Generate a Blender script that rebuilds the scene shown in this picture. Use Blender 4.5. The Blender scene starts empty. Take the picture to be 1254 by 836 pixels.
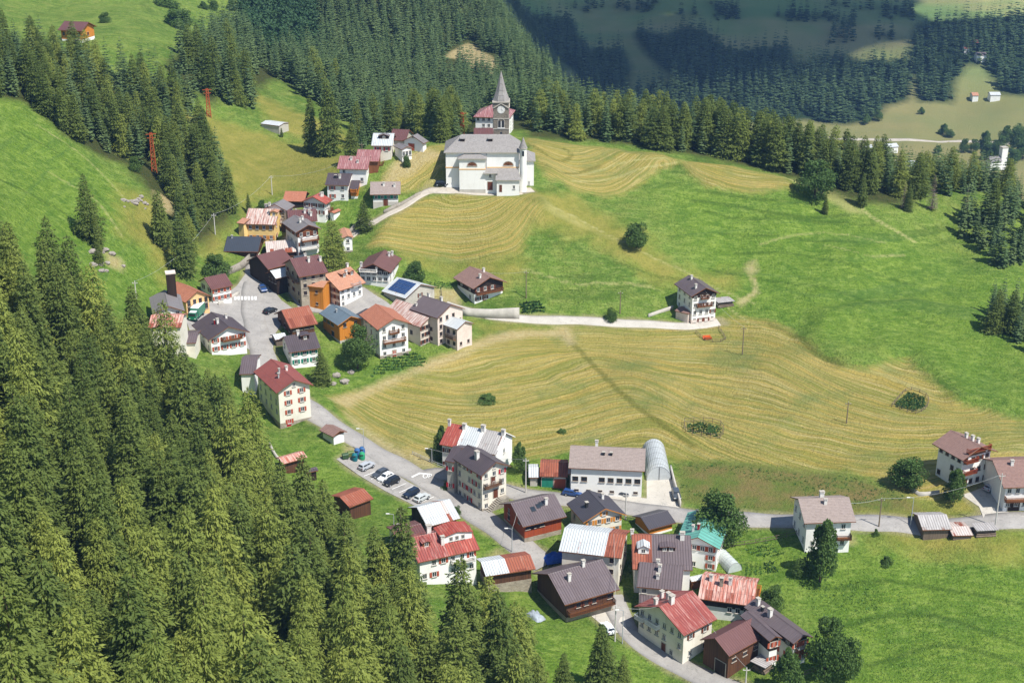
import bpy, bmesh, math, random
import numpy as np
from mathutils import Vector, Matrix
random.seed(7)
RNG = np.random.default_rng(11)
R = math.radians
SC = bpy.context.scene
COL = SC.collection

# ------------------------------------------------------------------ camera
FPX, CX, CY, CAMZ, PITCH = 1750.0, 627.0, 418.0, 160.0, R(21.5)
CP, SP = math.cos(PITCH), math.sin(PITCH)
cam = bpy.data.cameras.new('camera'); camo = bpy.data.objects.new('camera', cam); COL.objects.link(camo)
camo.location = (0, 0, CAMZ); camo.rotation_euler = (R(90) - PITCH, 0, 0)
cam.sensor_width = 36.0; cam.lens = 36.0 * FPX / 1254.0
cam.clip_start = 1.0; cam.clip_end = 20000.0
SC.camera = camo
SUN_EL, SUN_AZ = R(57), math.atan2(-.65, .76)     # the sun stands to the right, behind the viewer's shoulder

def ray(px, py):
    px = np.asarray(px, float); py = np.asarray(py, float)
    xc = (px - CX) / FPX; yc = (CY - py) / FPX
    return np.stack([xc, CP + yc * SP, -SP + yc * CP], -1)
def pix(p):
    x, y, z = p[0], p[1], p[2] - CAMZ
    d = y * CP - z * SP
    return (CX + FPX * x / d, CY - FPX * (y * SP + z * CP) / d)

# ------------------------------------------------------------------ terrain: heights taken at surveyed points, smooth between them
CPTS = []
def c(px, py, Y):
    d = ray(px, py); k = Y / d[1]
    CPTS.append((d[0] * k, Y, CAMZ + d[2] * k))
def cb(px, py, B):                    # the same by depth below the camera
    d = ray(px, py); c(px, py, B * d[1] / -d[2])
def cw(px, Y, B):                     # a point no line of sight reaches
    CPTS.append(((px - CX) / FPX / .95 * Y, Y, CAMZ - B))
# valley road, meadows
for px, py, B in [(1254,640,152),(1100,640,152),(960,636,152.5),(840,625,153),(700,600,153),(640,600,152.5),(1254,600,151),(1180,598,150.5),
    (1000,600,151.5),(900,570,151),(1254,560,150.5),(1100,560,150.5),(1000,520,150),(860,520,150.5),(720,500,150.5),(600,520,151),(800,455,149.5),
    (940,450,149),(1080,480,149.5),(1200,520,150.5),(1254,540,150.5),(620,440,147),(560,470,148.5),(480,480,148),(430,490,147.5),(500,540,150),(600,560,152),
    (855,395,148),(760,398,147),(680,392,146),(600,386,144.5),(640,430,147),(570,425,144.5),(900,400,148.5),(700,412,148),
    (700,340,139.5),(640,355,141),(595,372,143),(780,290,132.5),(900,300,136.5),(800,340,141),(900,360,144),(1000,400,147),(1100,450,149.5),(1200,495,151.5),
    (1254,520,152),(1254,420,149),(1180,380,145.5),(1090,330,141),(1000,310,138.5),(1180,300,139.5),(1254,330,142.5),(1254,470,151),
    (1030,270,132.5),(1100,255,131),
    # lower village
    (1000,675,153.5),(1130,660,153.5),(1254,680,154.5),(1254,740,156),(1254,836,158),(1100,760,157),(1100,836,159),(1020,720,156),(900,690,155),(820,655,154),
    (760,690,155),(700,670,154),(640,664,153.5),(620,690,154),(760,760,157.5),(690,760,156.5),(840,830,160),(960,815,158.5),(860,760,157.5),(940,740,156.5),
    (740,770,157.2),(780,795,159),(580,710,154),(660,745,156.5),
    # road through the village
    (595,627,153),(540,595,152),(480,560,150.5),(440,540,149),(405,522,147),(385,505,146),(340,525,147.5),(330,480,144.5),(325,430,141.5),(320,390,139.5),
    (300,345,137),(310,320,135),(330,330,136.2),(420,430,143.5),(470,440,144.5),(410,380,140.5),(360,378,139.5),(390,460,144.5),(365,450,143.5),(500,430,144.2),(440,400,142.5),
    (530,400,143),(540,425,144),(480,355,138.5),(520,350,139.5),(440,350,137.5),(560,340,139.5),
    (350,300,132.5),(390,275,129.5),(345,280,130.5),(320,298,133),(430,310,133.5),(440,245,124.5),(415,245,124.5),(440,215,119),(470,255,125),(490,240,122.5),
    (480,194,114.5),(450,205,117),(520,186,113),(545,185,112.5),(500,260,126),(560,280,129.5),(640,270,127.5),(600,310,134),(700,270,128),(660,235,121.5),(540,231,121),(600,232,121.3),(655,225,120.3),
    (500,310,133.5),(530,325,136.5),(470,300,131.5)]:
    cb(px, py, B)
# hill crest behind the church and its far side
for px, py, Y in [(640,165,490),(680,172,487),(740,178,485),(800,185,482),(880,198,478),(985,218,470),(1040,240,458),(1100,248,456),(1170,245,462),(600,165,492),(560,172,485),
                  (760,230,455),(880,240,452),(700,205,466),(960,260,444),(1230,262,452)]:
    c(px, py, Y)
for px, Y, B in [(640,560,124),(720,560,132),(800,550,135),(900,545,140),(1000,535,146),(1100,520,146),(1250,515,152),(1400,480,160),(1400,380,160),
                 (700,660,188),(800,650,205),(950,650,222),(1150,640,228),(1400,640,240),(760,780,246),(900,800,268),(1100,800,274),(1400,800,280),(720,880,236),(650,1000,215),(600,1200,190),(700,1100,262)]:
    cw(px, Y, B)
# far side of the valley
for px, py, B in [(1225,205,284),(1100,190,282),(1000,195,284),(1000,165,281),(1254,165,280),(1100,150,277),(1180,122,270),(1254,110,262),(1000,130,271),(900,140,272),(800,140,272),
                  (1190,70,246),(1254,50,236),(1100,60,243),(960,60,243),(820,60,244),(740,60,246),(700,25,228),(860,15,222),(1000,10,219),(1120,15,221),(1254,5,215)]:
    cb(px, py, B)
for px in (500, 700, 950, 1254, 1700):
    cw(px, 1850, 120); cw(px, 2600, -120)
# wooded mountain behind the upper village
for px, py, Y in [(690,120,745),(650,80,800),(620,30,870),(560,110,700),(500,100,690),(500,140,620),(450,100,660),(450,140,585),(400,60,720),(420,120,600),(550,150,620),(600,150,610),(640,145,650),
                  (340,112,570),(330,60,680),(300,100,570),(150,20,640),(95,50,545),(60,2,680),(250,10,730),(30,40,580),(500,30,800),(560,30,830),(400,10,790),(200,95,520),(260,100,535)]:
    c(px, py, Y)
for px, Y, B in [(200,950,40),(450,1000,45),(560,1050,60),(0,900,20),(-300,800,0),(200,1500,-150),(450,1700,-150),(-300,1500,-200)]:
    cw(px, Y, B)
# meadow slopes on the left
for px, py, Y in [(260,150,505),(210,142,492),(330,200,480),(380,215,462),(300,240,442),(250,180,468),(280,270,424),(420,190,485),(400,160,520),(390,135,548),(340,165,510),(440,180,500),
                  (60,200,405),(0,112,440),(0,200,385),(130,260,388),(200,300,395),(100,330,352),(250,330,398),(0,260,350),(170,230,420),(130,190,440),(60,140,440),(230,250,430),(240,290,412),
                  (200,378,362),(150,360,352),(250,375,372),(0,330,312),(60,380,312),(130,420,310)]:
    c(px, py, Y)
for px, Y, B in [(-300,440,60),(-300,330,62),(-300,220,70),(-300,120,70)]:
    cw(px, Y, B)
# slope under the near forest
for px, py, Y in [(300,520,312),(335,560,300),(390,610,284),(460,660,266),(560,725,250),(650,770,240),(740,836,224),(250,470,322),(220,430,340),
                  (150,836,172),(0,836,160),(0,600,216),(150,600,236),(300,700,236),(450,800,220),(400,836,206),(150,480,285),(0,450,262),(250,600,262),(600,836,222)]:
    c(px, py, Y)
for px, Y, B in [(-40,110,90),(627,120,138),(1100,120,160),(1400,200,163),(627,175,146),(900,175,160),(1400,300,157),(300,120,108),(900,90,160)]:
    cw(px, Y, B)
CPTS = np.array(CPTS)

def warp(x, y):
    y = np.maximum(y, 20.0)
    return np.stack([x / y * 2.2, np.log(y)], -1)
class TPS:
    def __init__(s, uv, val, lam=0.0):
        s.c = uv; n = len(uv)
        d = np.linalg.norm(uv[:, None] - uv[None], axis=-1)
        K = s.k(d) + lam * np.eye(n)
        P = np.c_[np.ones(n), uv]
        A = np.zeros((n + 3, n + 3)); A[:n, :n] = K; A[:n, n:] = P; A[n:, :n] = P.T
        s.w = np.linalg.solve(A, np.r_[val, 0, 0, 0])
    @staticmethod
    def k(d): return np.where(d > 1e-9, d * d * np.log(np.maximum(d, 1e-9)), 0.0)
    def __call__(s, uv):
        out = np.empty(len(uv)); n = len(s.c)
        for a in range(0, len(uv), 20000):
            q = uv[a:a + 20000]
            d = np.sqrt(((q[:, None] - s.c[None]) ** 2).sum(-1))
            out[a:a + 20000] = s.k(d) @ s.w[:n] + s.w[n] + q @ s.w[n + 1:]
        return out
_ts = TPS(warp(CPTS[:, 0], CPTS[:, 1]), CPTS[:, 2], 2e-4)

# one sheet of ground, finer where the village lies
YS = np.exp(np.concatenate([np.arange(math.log(85), math.log(150), .010), np.arange(math.log(150), math.log(520), .0030), np.arange(math.log(520), math.log(2600), .0085)]))
TS = np.arange(-.62, .6201, .0031)
NY, NT = len(YS), len(TS)
GX = TS[None, :] * YS[:, None]; GY = np.repeat(YS[:, None], NT, 1)
GZ = _ts(warp(GX.ravel(), GY.ravel())).reshape(NY, NT)
def vnoise(x, y, s, seed=0):
    """smooth value noise"""
    r = np.random.default_rng(seed).random((256, 256))
    x = x / s + 1000.3; y = y / s + 1000.7
    i = np.floor(x).astype(int); j = np.floor(y).astype(int); u = x - i; v = y - j
    u = u * u * (3 - 2 * u); v = v * v * (3 - 2 * v)
    g = lambda a, b: r[a % 256, b % 256]
    return (g(i, j) * (1 - u) + g(i + 1, j) * u) * (1 - v) + (g(i, j + 1) * (1 - u) + g(i + 1, j + 1) * u) * v
_rough = (vnoise(GX, GY, 3.2, 5) - .5) * .30 + (vnoise(GX, GY, 1.9, 6) - .5) * .16
GZ += (vnoise(GX, GY, 26, 1) - .5) * 1.3 * np.clip((GY - 500) / 300 + .55, .35, 3) + (vnoise(GX, GY, 9, 2) - .5) * .5
LYS = np.log(YS)
def H(x, y):
    """ground height"""
    x = np.asarray(x, float); y = np.asarray(y, float)
    fi = np.clip(np.interp(np.log(np.maximum(y, 1)), LYS, np.arange(NY)), 0, NY - 1.001)
    fj = np.clip((x / np.maximum(y, 1) - TS[0]) / .0031, 0, NT - 1.001)
    i = fi.astype(int); j = fj.astype(int)
    u = (y - YS[i]) / (YS[i + 1] - YS[i]); v = fj - j
    return (GZ[i, j] * (1 - v) + GZ[i, j + 1] * v) * (1 - u) + (GZ[i + 1, j] * (1 - v) + GZ[i + 1, j + 1] * v) * u
_YT = np.exp(np.arange(math.log(86), math.log(2590), .0012))
def ground(px, py):
    """where a line of sight meets the ground"""
    d = ray(px, py); shp = d.shape[:-1]; d = d.reshape(-1, 3); out = np.empty((len(d), 3))
    for n, v in enumerate(d):
        k = _YT / v[1]
        x = v[0] * k; z = CAMZ + v[2] * k
        f = z - H(x, _YT)
        b = np.where(f < 0)[0]
        if len(b) == 0: i = len(f) - 1; t = 0.
        else:
            i = max(b[0], 1); t = f[i - 1] / (f[i - 1] - f[i])
        a = max(i - 1, 0); Y = _YT[a] + (_YT[i] - _YT[a]) * t
        out[n] = (v[0] / v[1] * Y, Y, CAMZ + v[2] / v[1] * Y)
    return out.reshape(shp + (3,))
def G(px, py): return Vector(ground(px, py))
def Gpoly(pts): return ground(np.array([p[0] for p in pts], float), np.array([p[1] for p in pts], float))[:, :2]
# ------------------------------------------------------------------ node helpers
def lin(h, k=1.0):
    h = h.lstrip('#'); v = [int(h[i:i + 2], 16) / 255 for i in (0, 2, 4)]
    return tuple((((a + .055) / 1.055) ** 2.4 if a > .04045 else a / 12.92) * k for a in v) + (1.0,)
class NB:
    """a small node builder"""
    def __init__(s, name):
        s.m = bpy.data.materials.new(name); s.m.use_nodes = True; s.t = s.m.node_tree; s.n = s.t.nodes
        s.b = s.n['Principled BSDF']; s.out = s.n['Material Output']
        s.b.inputs['Roughness'].default_value = .85; s.b.inputs['Specular IOR Level'].default_value = .25
    def put(s, inp, v):
        if isinstance(v, bpy.types.NodeSocket): s.t.links.new(v, inp)
        elif isinstance(v, (tuple, list)) and inp.type == 'RGBA' and len(v) == 3: inp.default_value = tuple(v) + (1,)
        else: inp.default_value = v
    def math(s, op, a, b=0.0, c_=None, clamp=False):
        n = s.n.new('ShaderNodeMath'); n.operation = op; n.use_clamp = clamp
        s.put(n.inputs[0], a); s.put(n.inputs[1], b)
        if c_ is not None: s.put(n.inputs[2], c_)
        return n.outputs[0]
    def mix(s, f, a, b, mode='MIX'):
        n = s.n.new('ShaderNodeMix'); n.data_type = 'RGBA'; n.blend_type = mode
        s.put(n.inputs[0], f); s.put(n.inputs[6], a); s.put(n.inputs[7], b); return n.outputs[2]
    def pos(s): return s.n.new('ShaderNodeNewGeometry').outputs['Position']
    def obj(s): return s.n.new('ShaderNodeTexCoord').outputs['Object']
    def rnd(s): return s.n.new('ShaderNodeObjectInfo').outputs['Random']
    def map(s, v, scale=(1, 1, 1), loc=(0, 0, 0), rot=(0, 0, 0)):
        n = s.n.new('ShaderNodeMapping'); s.put(n.inputs[0], v); n.inputs['Scale'].default_value = scale; n.inputs['Location'].default_value = loc
        n.inputs['Rotation'].default_value = rot
        return n.outputs[0]
    def noise(s, v, scale, detail=3, rough=.55, dist=0.0):
        n = s.n.new('ShaderNodeTexNoise'); s.put(n.inputs['Vector'], v); n.inputs['Scale'].default_value = scale
        n.inputs['Detail'].default_value = detail; n.inputs['Roughness'].default_value = rough; n.inputs['Distortion'].default_value = dist
        return n.outputs['Fac']
    def ramp(s, f, lo, hi):
        n = s.n.new('ShaderNodeMapRange'); n.clamp = True; s.put(n.inputs[0], f); s.put(n.inputs[1], lo); s.put(n.inputs[2], hi); return n.outputs[0]
    def attr(s, name):
        n = s.n.new('ShaderNodeAttribute'); n.attribute_name = name; return n.outputs['Fac']
    def sep(s, v):
        n = s.n.new('ShaderNodeSeparateXYZ'); s.put(n.inputs[0], v); return n.outputs
    def comb(s, x, y, z):
        n = s.n.new('ShaderNodeCombineXYZ'); s.put(n.inputs[0], x); s.put(n.inputs[1], y); s.put(n.inputs[2], z); return n.outputs[0]
    def bump(s, h, dist, strength=1.0):
        n = s.n.new('ShaderNodeBump'); n.inputs['Strength'].default_value = strength; n.inputs['Distance'].default_value = dist
        s.put(n.inputs['Height'], h); s.t.links.new(n.outputs[0], s.b.inputs['Normal'])
    def done(s, colour, rough=None):
        s.put(s.b.inputs['Base Color'], colour)
        if rough is not None: s.put(s.b.inputs['Roughness'], rough)
        return s.m
def flat(name, hexc, k=.9, rough=.6, var=.12, scale=1.5):
    b = NB(name); n = b.noise(b.obj(), scale, 4)
    col = b.mix(b.ramp(n, .3, .7), lin(hexc, k * (1 - var)), lin(hexc, k * (1 + var)))
    return b.done(col, rough)

def mesh_np(name, V, F, mats=(), smooth=False, fmat=None):
    """a mesh from arrays; F is (n,3) or (n,4)"""
    m = bpy.data.meshes.new(name); V = np.asarray(V, np.float32); F = np.asarray(F, np.int32); k = F.shape[1]
    m.vertices.add(len(V)); m.vertices.foreach_set('co', V.ravel())
    m.loops.add(F.size); m.loops.foreach_set('vertex_index', F.ravel())
    m.polygons.add(len(F)); m.polygons.foreach_set('loop_start', np.arange(0, F.size, k, dtype=np.int32)); m.polygons.foreach_set('loop_total', np.full(len(F), k, np.int32))
    if fmat is not None: m.polygons.foreach_set('material_index', np.asarray(fmat, np.int32))
    if smooth: m.polygons.foreach_set('use_smooth', np.ones(len(F), bool))
    for x in mats: m.materials.append(x)
    m.update(calc_edges=True)
    return m
def link(name, mesh, parent=None, loc=None, rotz=None):
    o = bpy.data.objects.new(name, mesh); COL.objects.link(o)
    if parent is not None: o.parent = parent
    if loc is not None: o.location = loc
    if rotz is not None: o.rotation_euler = (0, 0, rotz)
    return o
def tag(o, label=None, cat=None, group=None, kind=None):
    if label: o['label'] = label
    if cat: o['category'] = cat
    if group: o['group'] = group
    if kind: o['kind'] = kind
    return o
def empty(name, loc, label, cat, group=None, rotz=0.0):
    o = bpy.data.objects.new(name, None); COL.objects.link(o); o.location = loc; o.rotation_euler = (0, 0, rotz); o.empty_display_size = .5
    return tag(o, label, cat, group)

# ------------------------------------------------------------------ zones of the ground
def sdf(poly, X, Y):
    """signed distance, positive inside"""
    P = np.asarray(poly); Q = np.roll(P, -1, 0)
    d = np.full(X.shape, 1e9); ins = np.zeros(X.shape, bool)
    for (x0, y0), (x1, y1) in zip(P, Q):
        ex, ey = x1 - x0, y1 - y0; L = ex * ex + ey * ey + 1e-9
        t = np.clip(((X - x0) * ex + (Y - y0) * ey) / L, 0, 1)
        d = np.minimum(d, np.hypot(X - x0 - t * ex, Y - y0 - t * ey))
        cnd = ((y0 <= Y) & (y1 > Y)) | ((y1 <= Y) & (y0 > Y))
        ins ^= cnd & (X < x0 + (Y - y0) * ex / (ey if abs(ey) > 1e-9 else 1e-9))
    return np.where(ins, d, -d)
def zone(polys, lim=14.0):
    out = np.full(GX.shape, -lim)
    for p in polys:
        w = Gpoly(p); lo = w.min(0) - lim; hi = w.max(0) + lim
        k = (GX > lo[0]) & (GX < hi[0]) & (GY > lo[1]) & (GY < hi[1])
        out[k] = np.maximum(out[k], np.clip(sdf(w, GX[k], GY[k]), -lim, lim))
    return out
def resample(P, step):
    P = np.asarray(P, float)
    # Catmull-Rom, then even steps
    Q = np.vstack([2 * P[0] - P[1], P, 2 * P[-1] - P[-2]]); out = []
    for i in range(1, len(Q) - 2):
        for t in np.linspace(0, 1, 12, endpoint=False):
            a, b_, c_, d = Q[i - 1:i + 3]
            out.append(.5 * (2 * b_ + (c_ - a) * t + (2 * a - 5 * b_ + 4 * c_ - d) * t * t + (3 * b_ - a - 3 * c_ + d) * t ** 3))
    out.append(P[-1]); out = np.array(out); s = np.r_[0, np.cumsum(np.linalg.norm(np.diff(out, axis=0), axis=1))]
    n = max(2, int(s[-1] / step) + 1); q = np.linspace(0, s[-1], n)
    return np.stack([np.interp(q, s, out[:, k]) for k in range(out.shape[1])], -1)

def raise_inside(pts, h, w_, run):
    global GZ
    s = zone([pts], 90.0); GZ = GZ + h * np.clip((s + w_) / (2 * w_), 0, 1) ** 2 * (3 - 2 * np.clip((s + w_) / (2 * w_), 0, 1)) * np.clip(1 - (s - w_) / run, 0, 1)
raise_inside([(985,418),(1005,436),(1035,450),(1062,452),(1085,445),(1112,440),(1128,455),(1145,470),(1172,492),(1220,505),(1275,517),(1275,410),(1120,370),(1000,385)], 2.6, 4.5, 34)
raise_inside([(452,303),(470,272),(510,243),(545,240),(650,240),(672,246),(662,263),(647,277),(643,301),(627,313),(580,319),(520,315),(480,307)], 1.5, 3.5, 26)
raise_inside([(640,172),(700,180),(800,190),(832,197),(805,209),(778,231),(748,241),(705,235),(668,217),(652,193)], 1.3, 4.0, 26)
raise_inside([(832,198),(900,206),(960,219),(975,231),(940,238),(872,232),(850,218)], 1.4, 3.5, 22)
raise_inside([(690,340),(760,318),(840,322),(860,345),(800,372),(720,372)], 1.8, 9, 40)
raise_inside([(960,330),(1010,300),(1070,312),(1060,350),(1000,372)], 2.4, 12, 50)
ROADS = {   # centre lines (picked on the ground), widths in metres
    'village_road': ([(316, 322), (312, 345), (309, 370), (312, 395), (318, 420), (326, 445), (340, 468), (362, 490), (390, 508), (412, 523), (440, 541), (480, 566), (520, 588), (560, 613), (600, 641), (640, 670), (668, 692)], 6.4),
    'meadow_road': ([(516, 584), (545, 580), (580, 588), (616, 600), (650, 607), (690, 611), (730, 616), (780, 623), (830, 630), (880, 635), (940, 637), (1000, 638), (1100, 641), (1180, 642), (1300, 645)], 5.6),
    'chalet_road': ([(545, 372), (575, 381), (610, 388), (650, 391), (700, 392), (750, 395), (800, 397), (838, 399), (880, 394)], 3.8),
    'church_path': ([(425, 292), (445, 277), (462, 270), (484, 258), (506, 245), (526, 234), (548, 233.5), (600, 237), (640, 236)], 2.6),
    'valley_floor_road': ([(985, 163), (1021, 170), (1070, 171), (1113, 171), (1174, 173), (1262, 178)], 6.5),
    'valley_side_road': ([(748, 728), (757, 750), (772, 776), (800, 797), (836, 817), (872, 834), (920, 852)], 5.0),
}
PAVED = {   # paved yards by their outlines
    'village_square': [(303, 332), (322, 336), (332, 352), (345, 368), (362, 380), (360, 392), (345, 396), (336, 410), (334, 430), (318, 436), (300, 425), (286, 400), (260, 402), (232, 404), (228, 392), (248, 374), (275, 362), (290, 350)],
    'car_park': [(412, 562), (436, 550), (462, 566), (500, 590), (548, 614), (530, 626), (508, 619), (470, 600), (440, 582)],
    'farm_yard': [(696, 602), (745, 604), (792, 610), (792, 588), (823, 587), (833, 621), (800, 621), (748, 614), (700, 608)],
    'chalet_yard': [(1178, 606), (1214, 592), (1222, 596), (1230, 626), (1270, 628), (1275, 641), (1206, 638), (1199, 620)],
    'barn_yard': [(722, 752), (752, 745), (764, 752), (768, 774), (748, 774)],
    'village_lane': [(322,322),(338,316),(346,300),(350,288),(356,268),(362,255),(370,262),(364,288),(372,314),(392,326),(420,342),(446,352),(474,370),(500,392),(496,402),(470,400),(436,396),(404,384),(368,380),(345,345)],
    'church_yard': [(520, 236), (546, 228), (600, 231), (650, 230), (655, 235), (600, 238), (548, 237)],
}
ROADW = {k: (resample(Gpoly(v[0]), 1.6), v[1]) for k, v in ROADS.items()}
PAVW = {k: Gpoly(v) for k, v in PAVED.items()}
pave = np.full(GX.shape, -9.0)
for k, (P, w) in ROADW.items():
    lo = P.min(0) - 12; hi = P.max(0) + 12; m_ = (GX > lo[0]) & (GX < hi[0]) & (GY > lo[1]) & (GY < hi[1])
    d = np.full(m_.sum(), 99.0); xs, ys = GX[m_], GY[m_]
    for a, b_ in zip(P[:-1], P[1:]):
        e = b_ - a; t = np.clip(((xs - a[0]) * e[0] + (ys - a[1]) * e[1]) / (e @ e), 0, 1)
        d = np.minimum(d, np.hypot(xs - a[0] - t * e[0], ys - a[1] - t * e[1]))
    pave[m_] = np.maximum(pave[m_], w / 2 - d)
for k, P in PAVW.items():
    lo = P.min(0) - 9; hi = P.max(0) + 9; m_ = (GX > lo[0]) & (GX < hi[0]) & (GY > lo[1]) & (GY < hi[1])
    pave[m_] = np.maximum(pave[m_], np.clip(sdf(P, GX[m_], GY[m_]), -9, 9))
GZ0 = GZ.copy()
GZ = GZ + _rough * np.clip(-pave / 3.0, 0, 1) - .3 * np.clip(pave / .8 + .1, 0, 1)
_H = H
def H0(x, y):      # the ground before the roads were cut into it
    global GZ
    keep = GZ; GZ = GZ0
    try: return _H(x, y)
    finally: GZ = keep

Z_MOWN = zone([
    [(402,485),(440,478),(470,470),(500,456),(526,440),(560,430),(590,413),(640,403),(700,400),(760,402),(830,399),(880,396),(905,388),(940,392),(965,402),(985,418),(1005,436),(1035,450),(1062,452),(1085,445),(1112,440),(1128,455),(1145,470),(1172,492),(1220,505),(1262,515),(1262,590),(1230,572),(1190,604),(1140,612),(1110,605),(1040,577),(960,573),(900,565),(830,566),(800,556),(700,552),(645,562),(624,542),(580,532),(545,534),(526,552),(500,561),(470,540),(430,515)],
    [(452,302),(470,272),(510,242),(545,238),(650,239),(672,245),(662,262),(647,275),(643,300),(627,312),(580,318),(520,314),(480,306)],
    [(640,168),(700,177),(800,187),(832,196),(805,208),(778,230),(748,240),(705,234),(668,216),(652,192)],
    [(832,196),(900,204),(960,217),(975,230),(940,236),(872,230),(850,216)],
    [(470,215),(500,192),(545,176),(548,229),(510,233),(480,240),(468,228)]])
Z_OLIVE = zone([[(202,137),(255,140),(330,166),(400,180),(430,190),(418,215),(400,232),(360,236),(320,244),(296,262),(286,240),(270,200),(255,165)],
    [(505,312),(560,322),(630,316),(650,330),(620,345),(560,338),(512,328)], [(590,398),(700,399),(830,402),(900,386),(900,400),(700,405),(600,408)],
    [(300,105),(420,160),(440,182),(380,175),(330,150)], [(1000,600),(1100,606),(1150,616),(1190,606),(1200,628),(1100,635),(1010,632)],
    [(150,230),(190,245),(205,290),(220,330),(200,350),(185,300),(150,290)], [(240,255),(262,270),(285,300),(262,320),(245,300)], [(1090,650),(1254,655),(1254,690),(1150,680),(1080,665)],
    [(640,238),(700,240),(790,290),(830,330),(900,335),(900,350),(800,345),(720,290),(650,275)]])
Z_LUSH = zone([[(-20,105),(60,150),(130,205),(185,255),(190,300),(220,350),(250,375),(180,395),(100,350),(-20,300)],
    [(600,745),(650,740),(700,765),(760,785),(830,830),(900,900),(600,900)], [(330,545),(390,545),(450,590),(530,630),(600,650),(640,690),(560,680),(480,640),(420,610),(340,570)],
    [(985,690),(1060,672),(1254,690),(1400,700),(1400,950),(960,900),(960,800),(985,760)], [(880,650),(985,650),(985,740),(930,740),(880,700)], [(755,640),(830,640),(830,680),(755,670)],
    [(385,452),(440,440),(520,440),(524,455),(470,468),(400,480)], [(400,490),(440,520),(435,532),(400,505)], [(500,345),(560,338),(566,352),(500,356)], [(800,225),(980,240),(1254,340),(1254,505),(1180,490),(1120,440),(1000,420),(900,380),(840,300)],
    [(640,585),(650,570),(640,600),(700,598),(640,606)],[(415,255),(440,250),(445,280),(420,285)],[(690,395),(830,395),(850,400),(760,402)]])
Z_BROWN = zone([[(832,568),(905,568),(1000,577),(1060,588),(1115,610),(1130,628),(960,632),(905,622),(835,612)]])
Z_SAND = zone([[(404,488),(450,473),(520,444),(560,432),(612,406),(690,402),(700,410),(650,412),(600,422),(560,441),(500,462),(450,484),(425,500)], [(424,505),(470,538),(510,562),(494,566),(440,530)],
    [(914,321),(924,319),(927,331),(919,336),(912,330)], [(526,350),(562,355),(564,380),(530,376)], [(480,200),(520,182),(545,190),(500,215),(468,232)], [(500,552),(530,560),(534,575),(505,572)],
    [(540,70),(575,52),(605,72),(612,92),(590,90),(560,72)], [(905,371),(924,358),(922,341),(924,341),(927,358),(908,374)], [(676,398),(694,398),(705,420),(698,422),(682,408)], [(1165,640),(1200,640),(1200,655),(1170,656)],
    [(608,672),(640,690),(625,694),(600,680)], [(190,235),(215,245),(210,262),(190,255)], [(130,310),(150,318),(148,332),(134,326)], [(1066,138),(1110,134),(1150,150),(1200,168),(1180,172),(1120,160),(1080,156)],[(1018,655),(1040,652),(1046,664),(1024,668)],[(425,548),(447,545),(450,554),(430,558)]])
Z_ROAD2 = zone([[(640,243),(668,248),(705,270),(770,300),(720,280),(690,268)], [(960,217),(1000,222),(1060,262),(1040,260),(1000,236)]], 4.0)
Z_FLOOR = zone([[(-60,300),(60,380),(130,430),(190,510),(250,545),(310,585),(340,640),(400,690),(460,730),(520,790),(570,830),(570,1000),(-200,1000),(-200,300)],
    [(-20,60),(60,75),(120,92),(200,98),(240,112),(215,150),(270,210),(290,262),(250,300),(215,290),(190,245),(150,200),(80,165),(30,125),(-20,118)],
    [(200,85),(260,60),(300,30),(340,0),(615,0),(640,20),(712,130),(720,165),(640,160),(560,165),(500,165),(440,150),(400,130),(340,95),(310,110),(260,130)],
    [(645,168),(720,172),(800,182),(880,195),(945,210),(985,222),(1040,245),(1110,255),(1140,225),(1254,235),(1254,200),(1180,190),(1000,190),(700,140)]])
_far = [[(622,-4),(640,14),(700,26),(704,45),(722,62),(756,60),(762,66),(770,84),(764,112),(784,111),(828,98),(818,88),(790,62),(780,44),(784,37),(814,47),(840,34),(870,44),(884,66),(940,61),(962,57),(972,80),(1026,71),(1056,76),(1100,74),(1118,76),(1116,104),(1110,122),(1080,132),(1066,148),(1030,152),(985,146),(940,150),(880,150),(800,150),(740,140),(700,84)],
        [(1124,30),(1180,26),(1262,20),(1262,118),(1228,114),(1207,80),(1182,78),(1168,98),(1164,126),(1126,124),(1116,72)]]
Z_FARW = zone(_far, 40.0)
def lines(L, lim=4.0):
    out = np.full(GX.shape, -lim)
    for pts, w_ in L:
        P = resample(Gpoly(pts), 2.5); lo = P.min(0) - 6; hi = P.max(0) + 6; k = (GX > lo[0]) & (GX < hi[0]) & (GY > lo[1]) & (GY < hi[1]); xs, ys = GX[k], GY[k]; d = np.full(xs.shape, 99.)
        for a, b_ in zip(P[:-1], P[1:]):
            e = b_ - a; t = np.clip(((xs - a[0]) * e[0] + (ys - a[1]) * e[1]) / (e @ e + 1e-9), 0, 1); d = np.minimum(d, np.hypot(xs - a[0] - t * e[0], ys - a[1] - t * e[1]))
        out[k] = np.maximum(out[k], np.clip(w_ - d, -lim, lim))
    return out
Z_PALE = lines([([(668,247),(720,275),(780,304),(840,333),(900,362),(925,372)], .5), ([(905,371),(924,358),(926,347),(918,338)], .6), ([(960,217),(1000,226),(1040,244),(1075,270),(1120,296)], .8), ([(1010,300),(1060,312),(1110,312)], .4), ([(890,375),(930,400),(975,416)], .5), ([(640,330),(720,348),(800,352)], .4), ([(700,215),(760,200),(820,194)], .5),
    ([(700,222),(770,212),(830,198)], .5), ([(40,150),(100,190),(150,240)], .4), ([(60,210),(110,240),(150,290)], .4), ([(930,300),(1010,285),(1090,300)], .35)])
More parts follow.
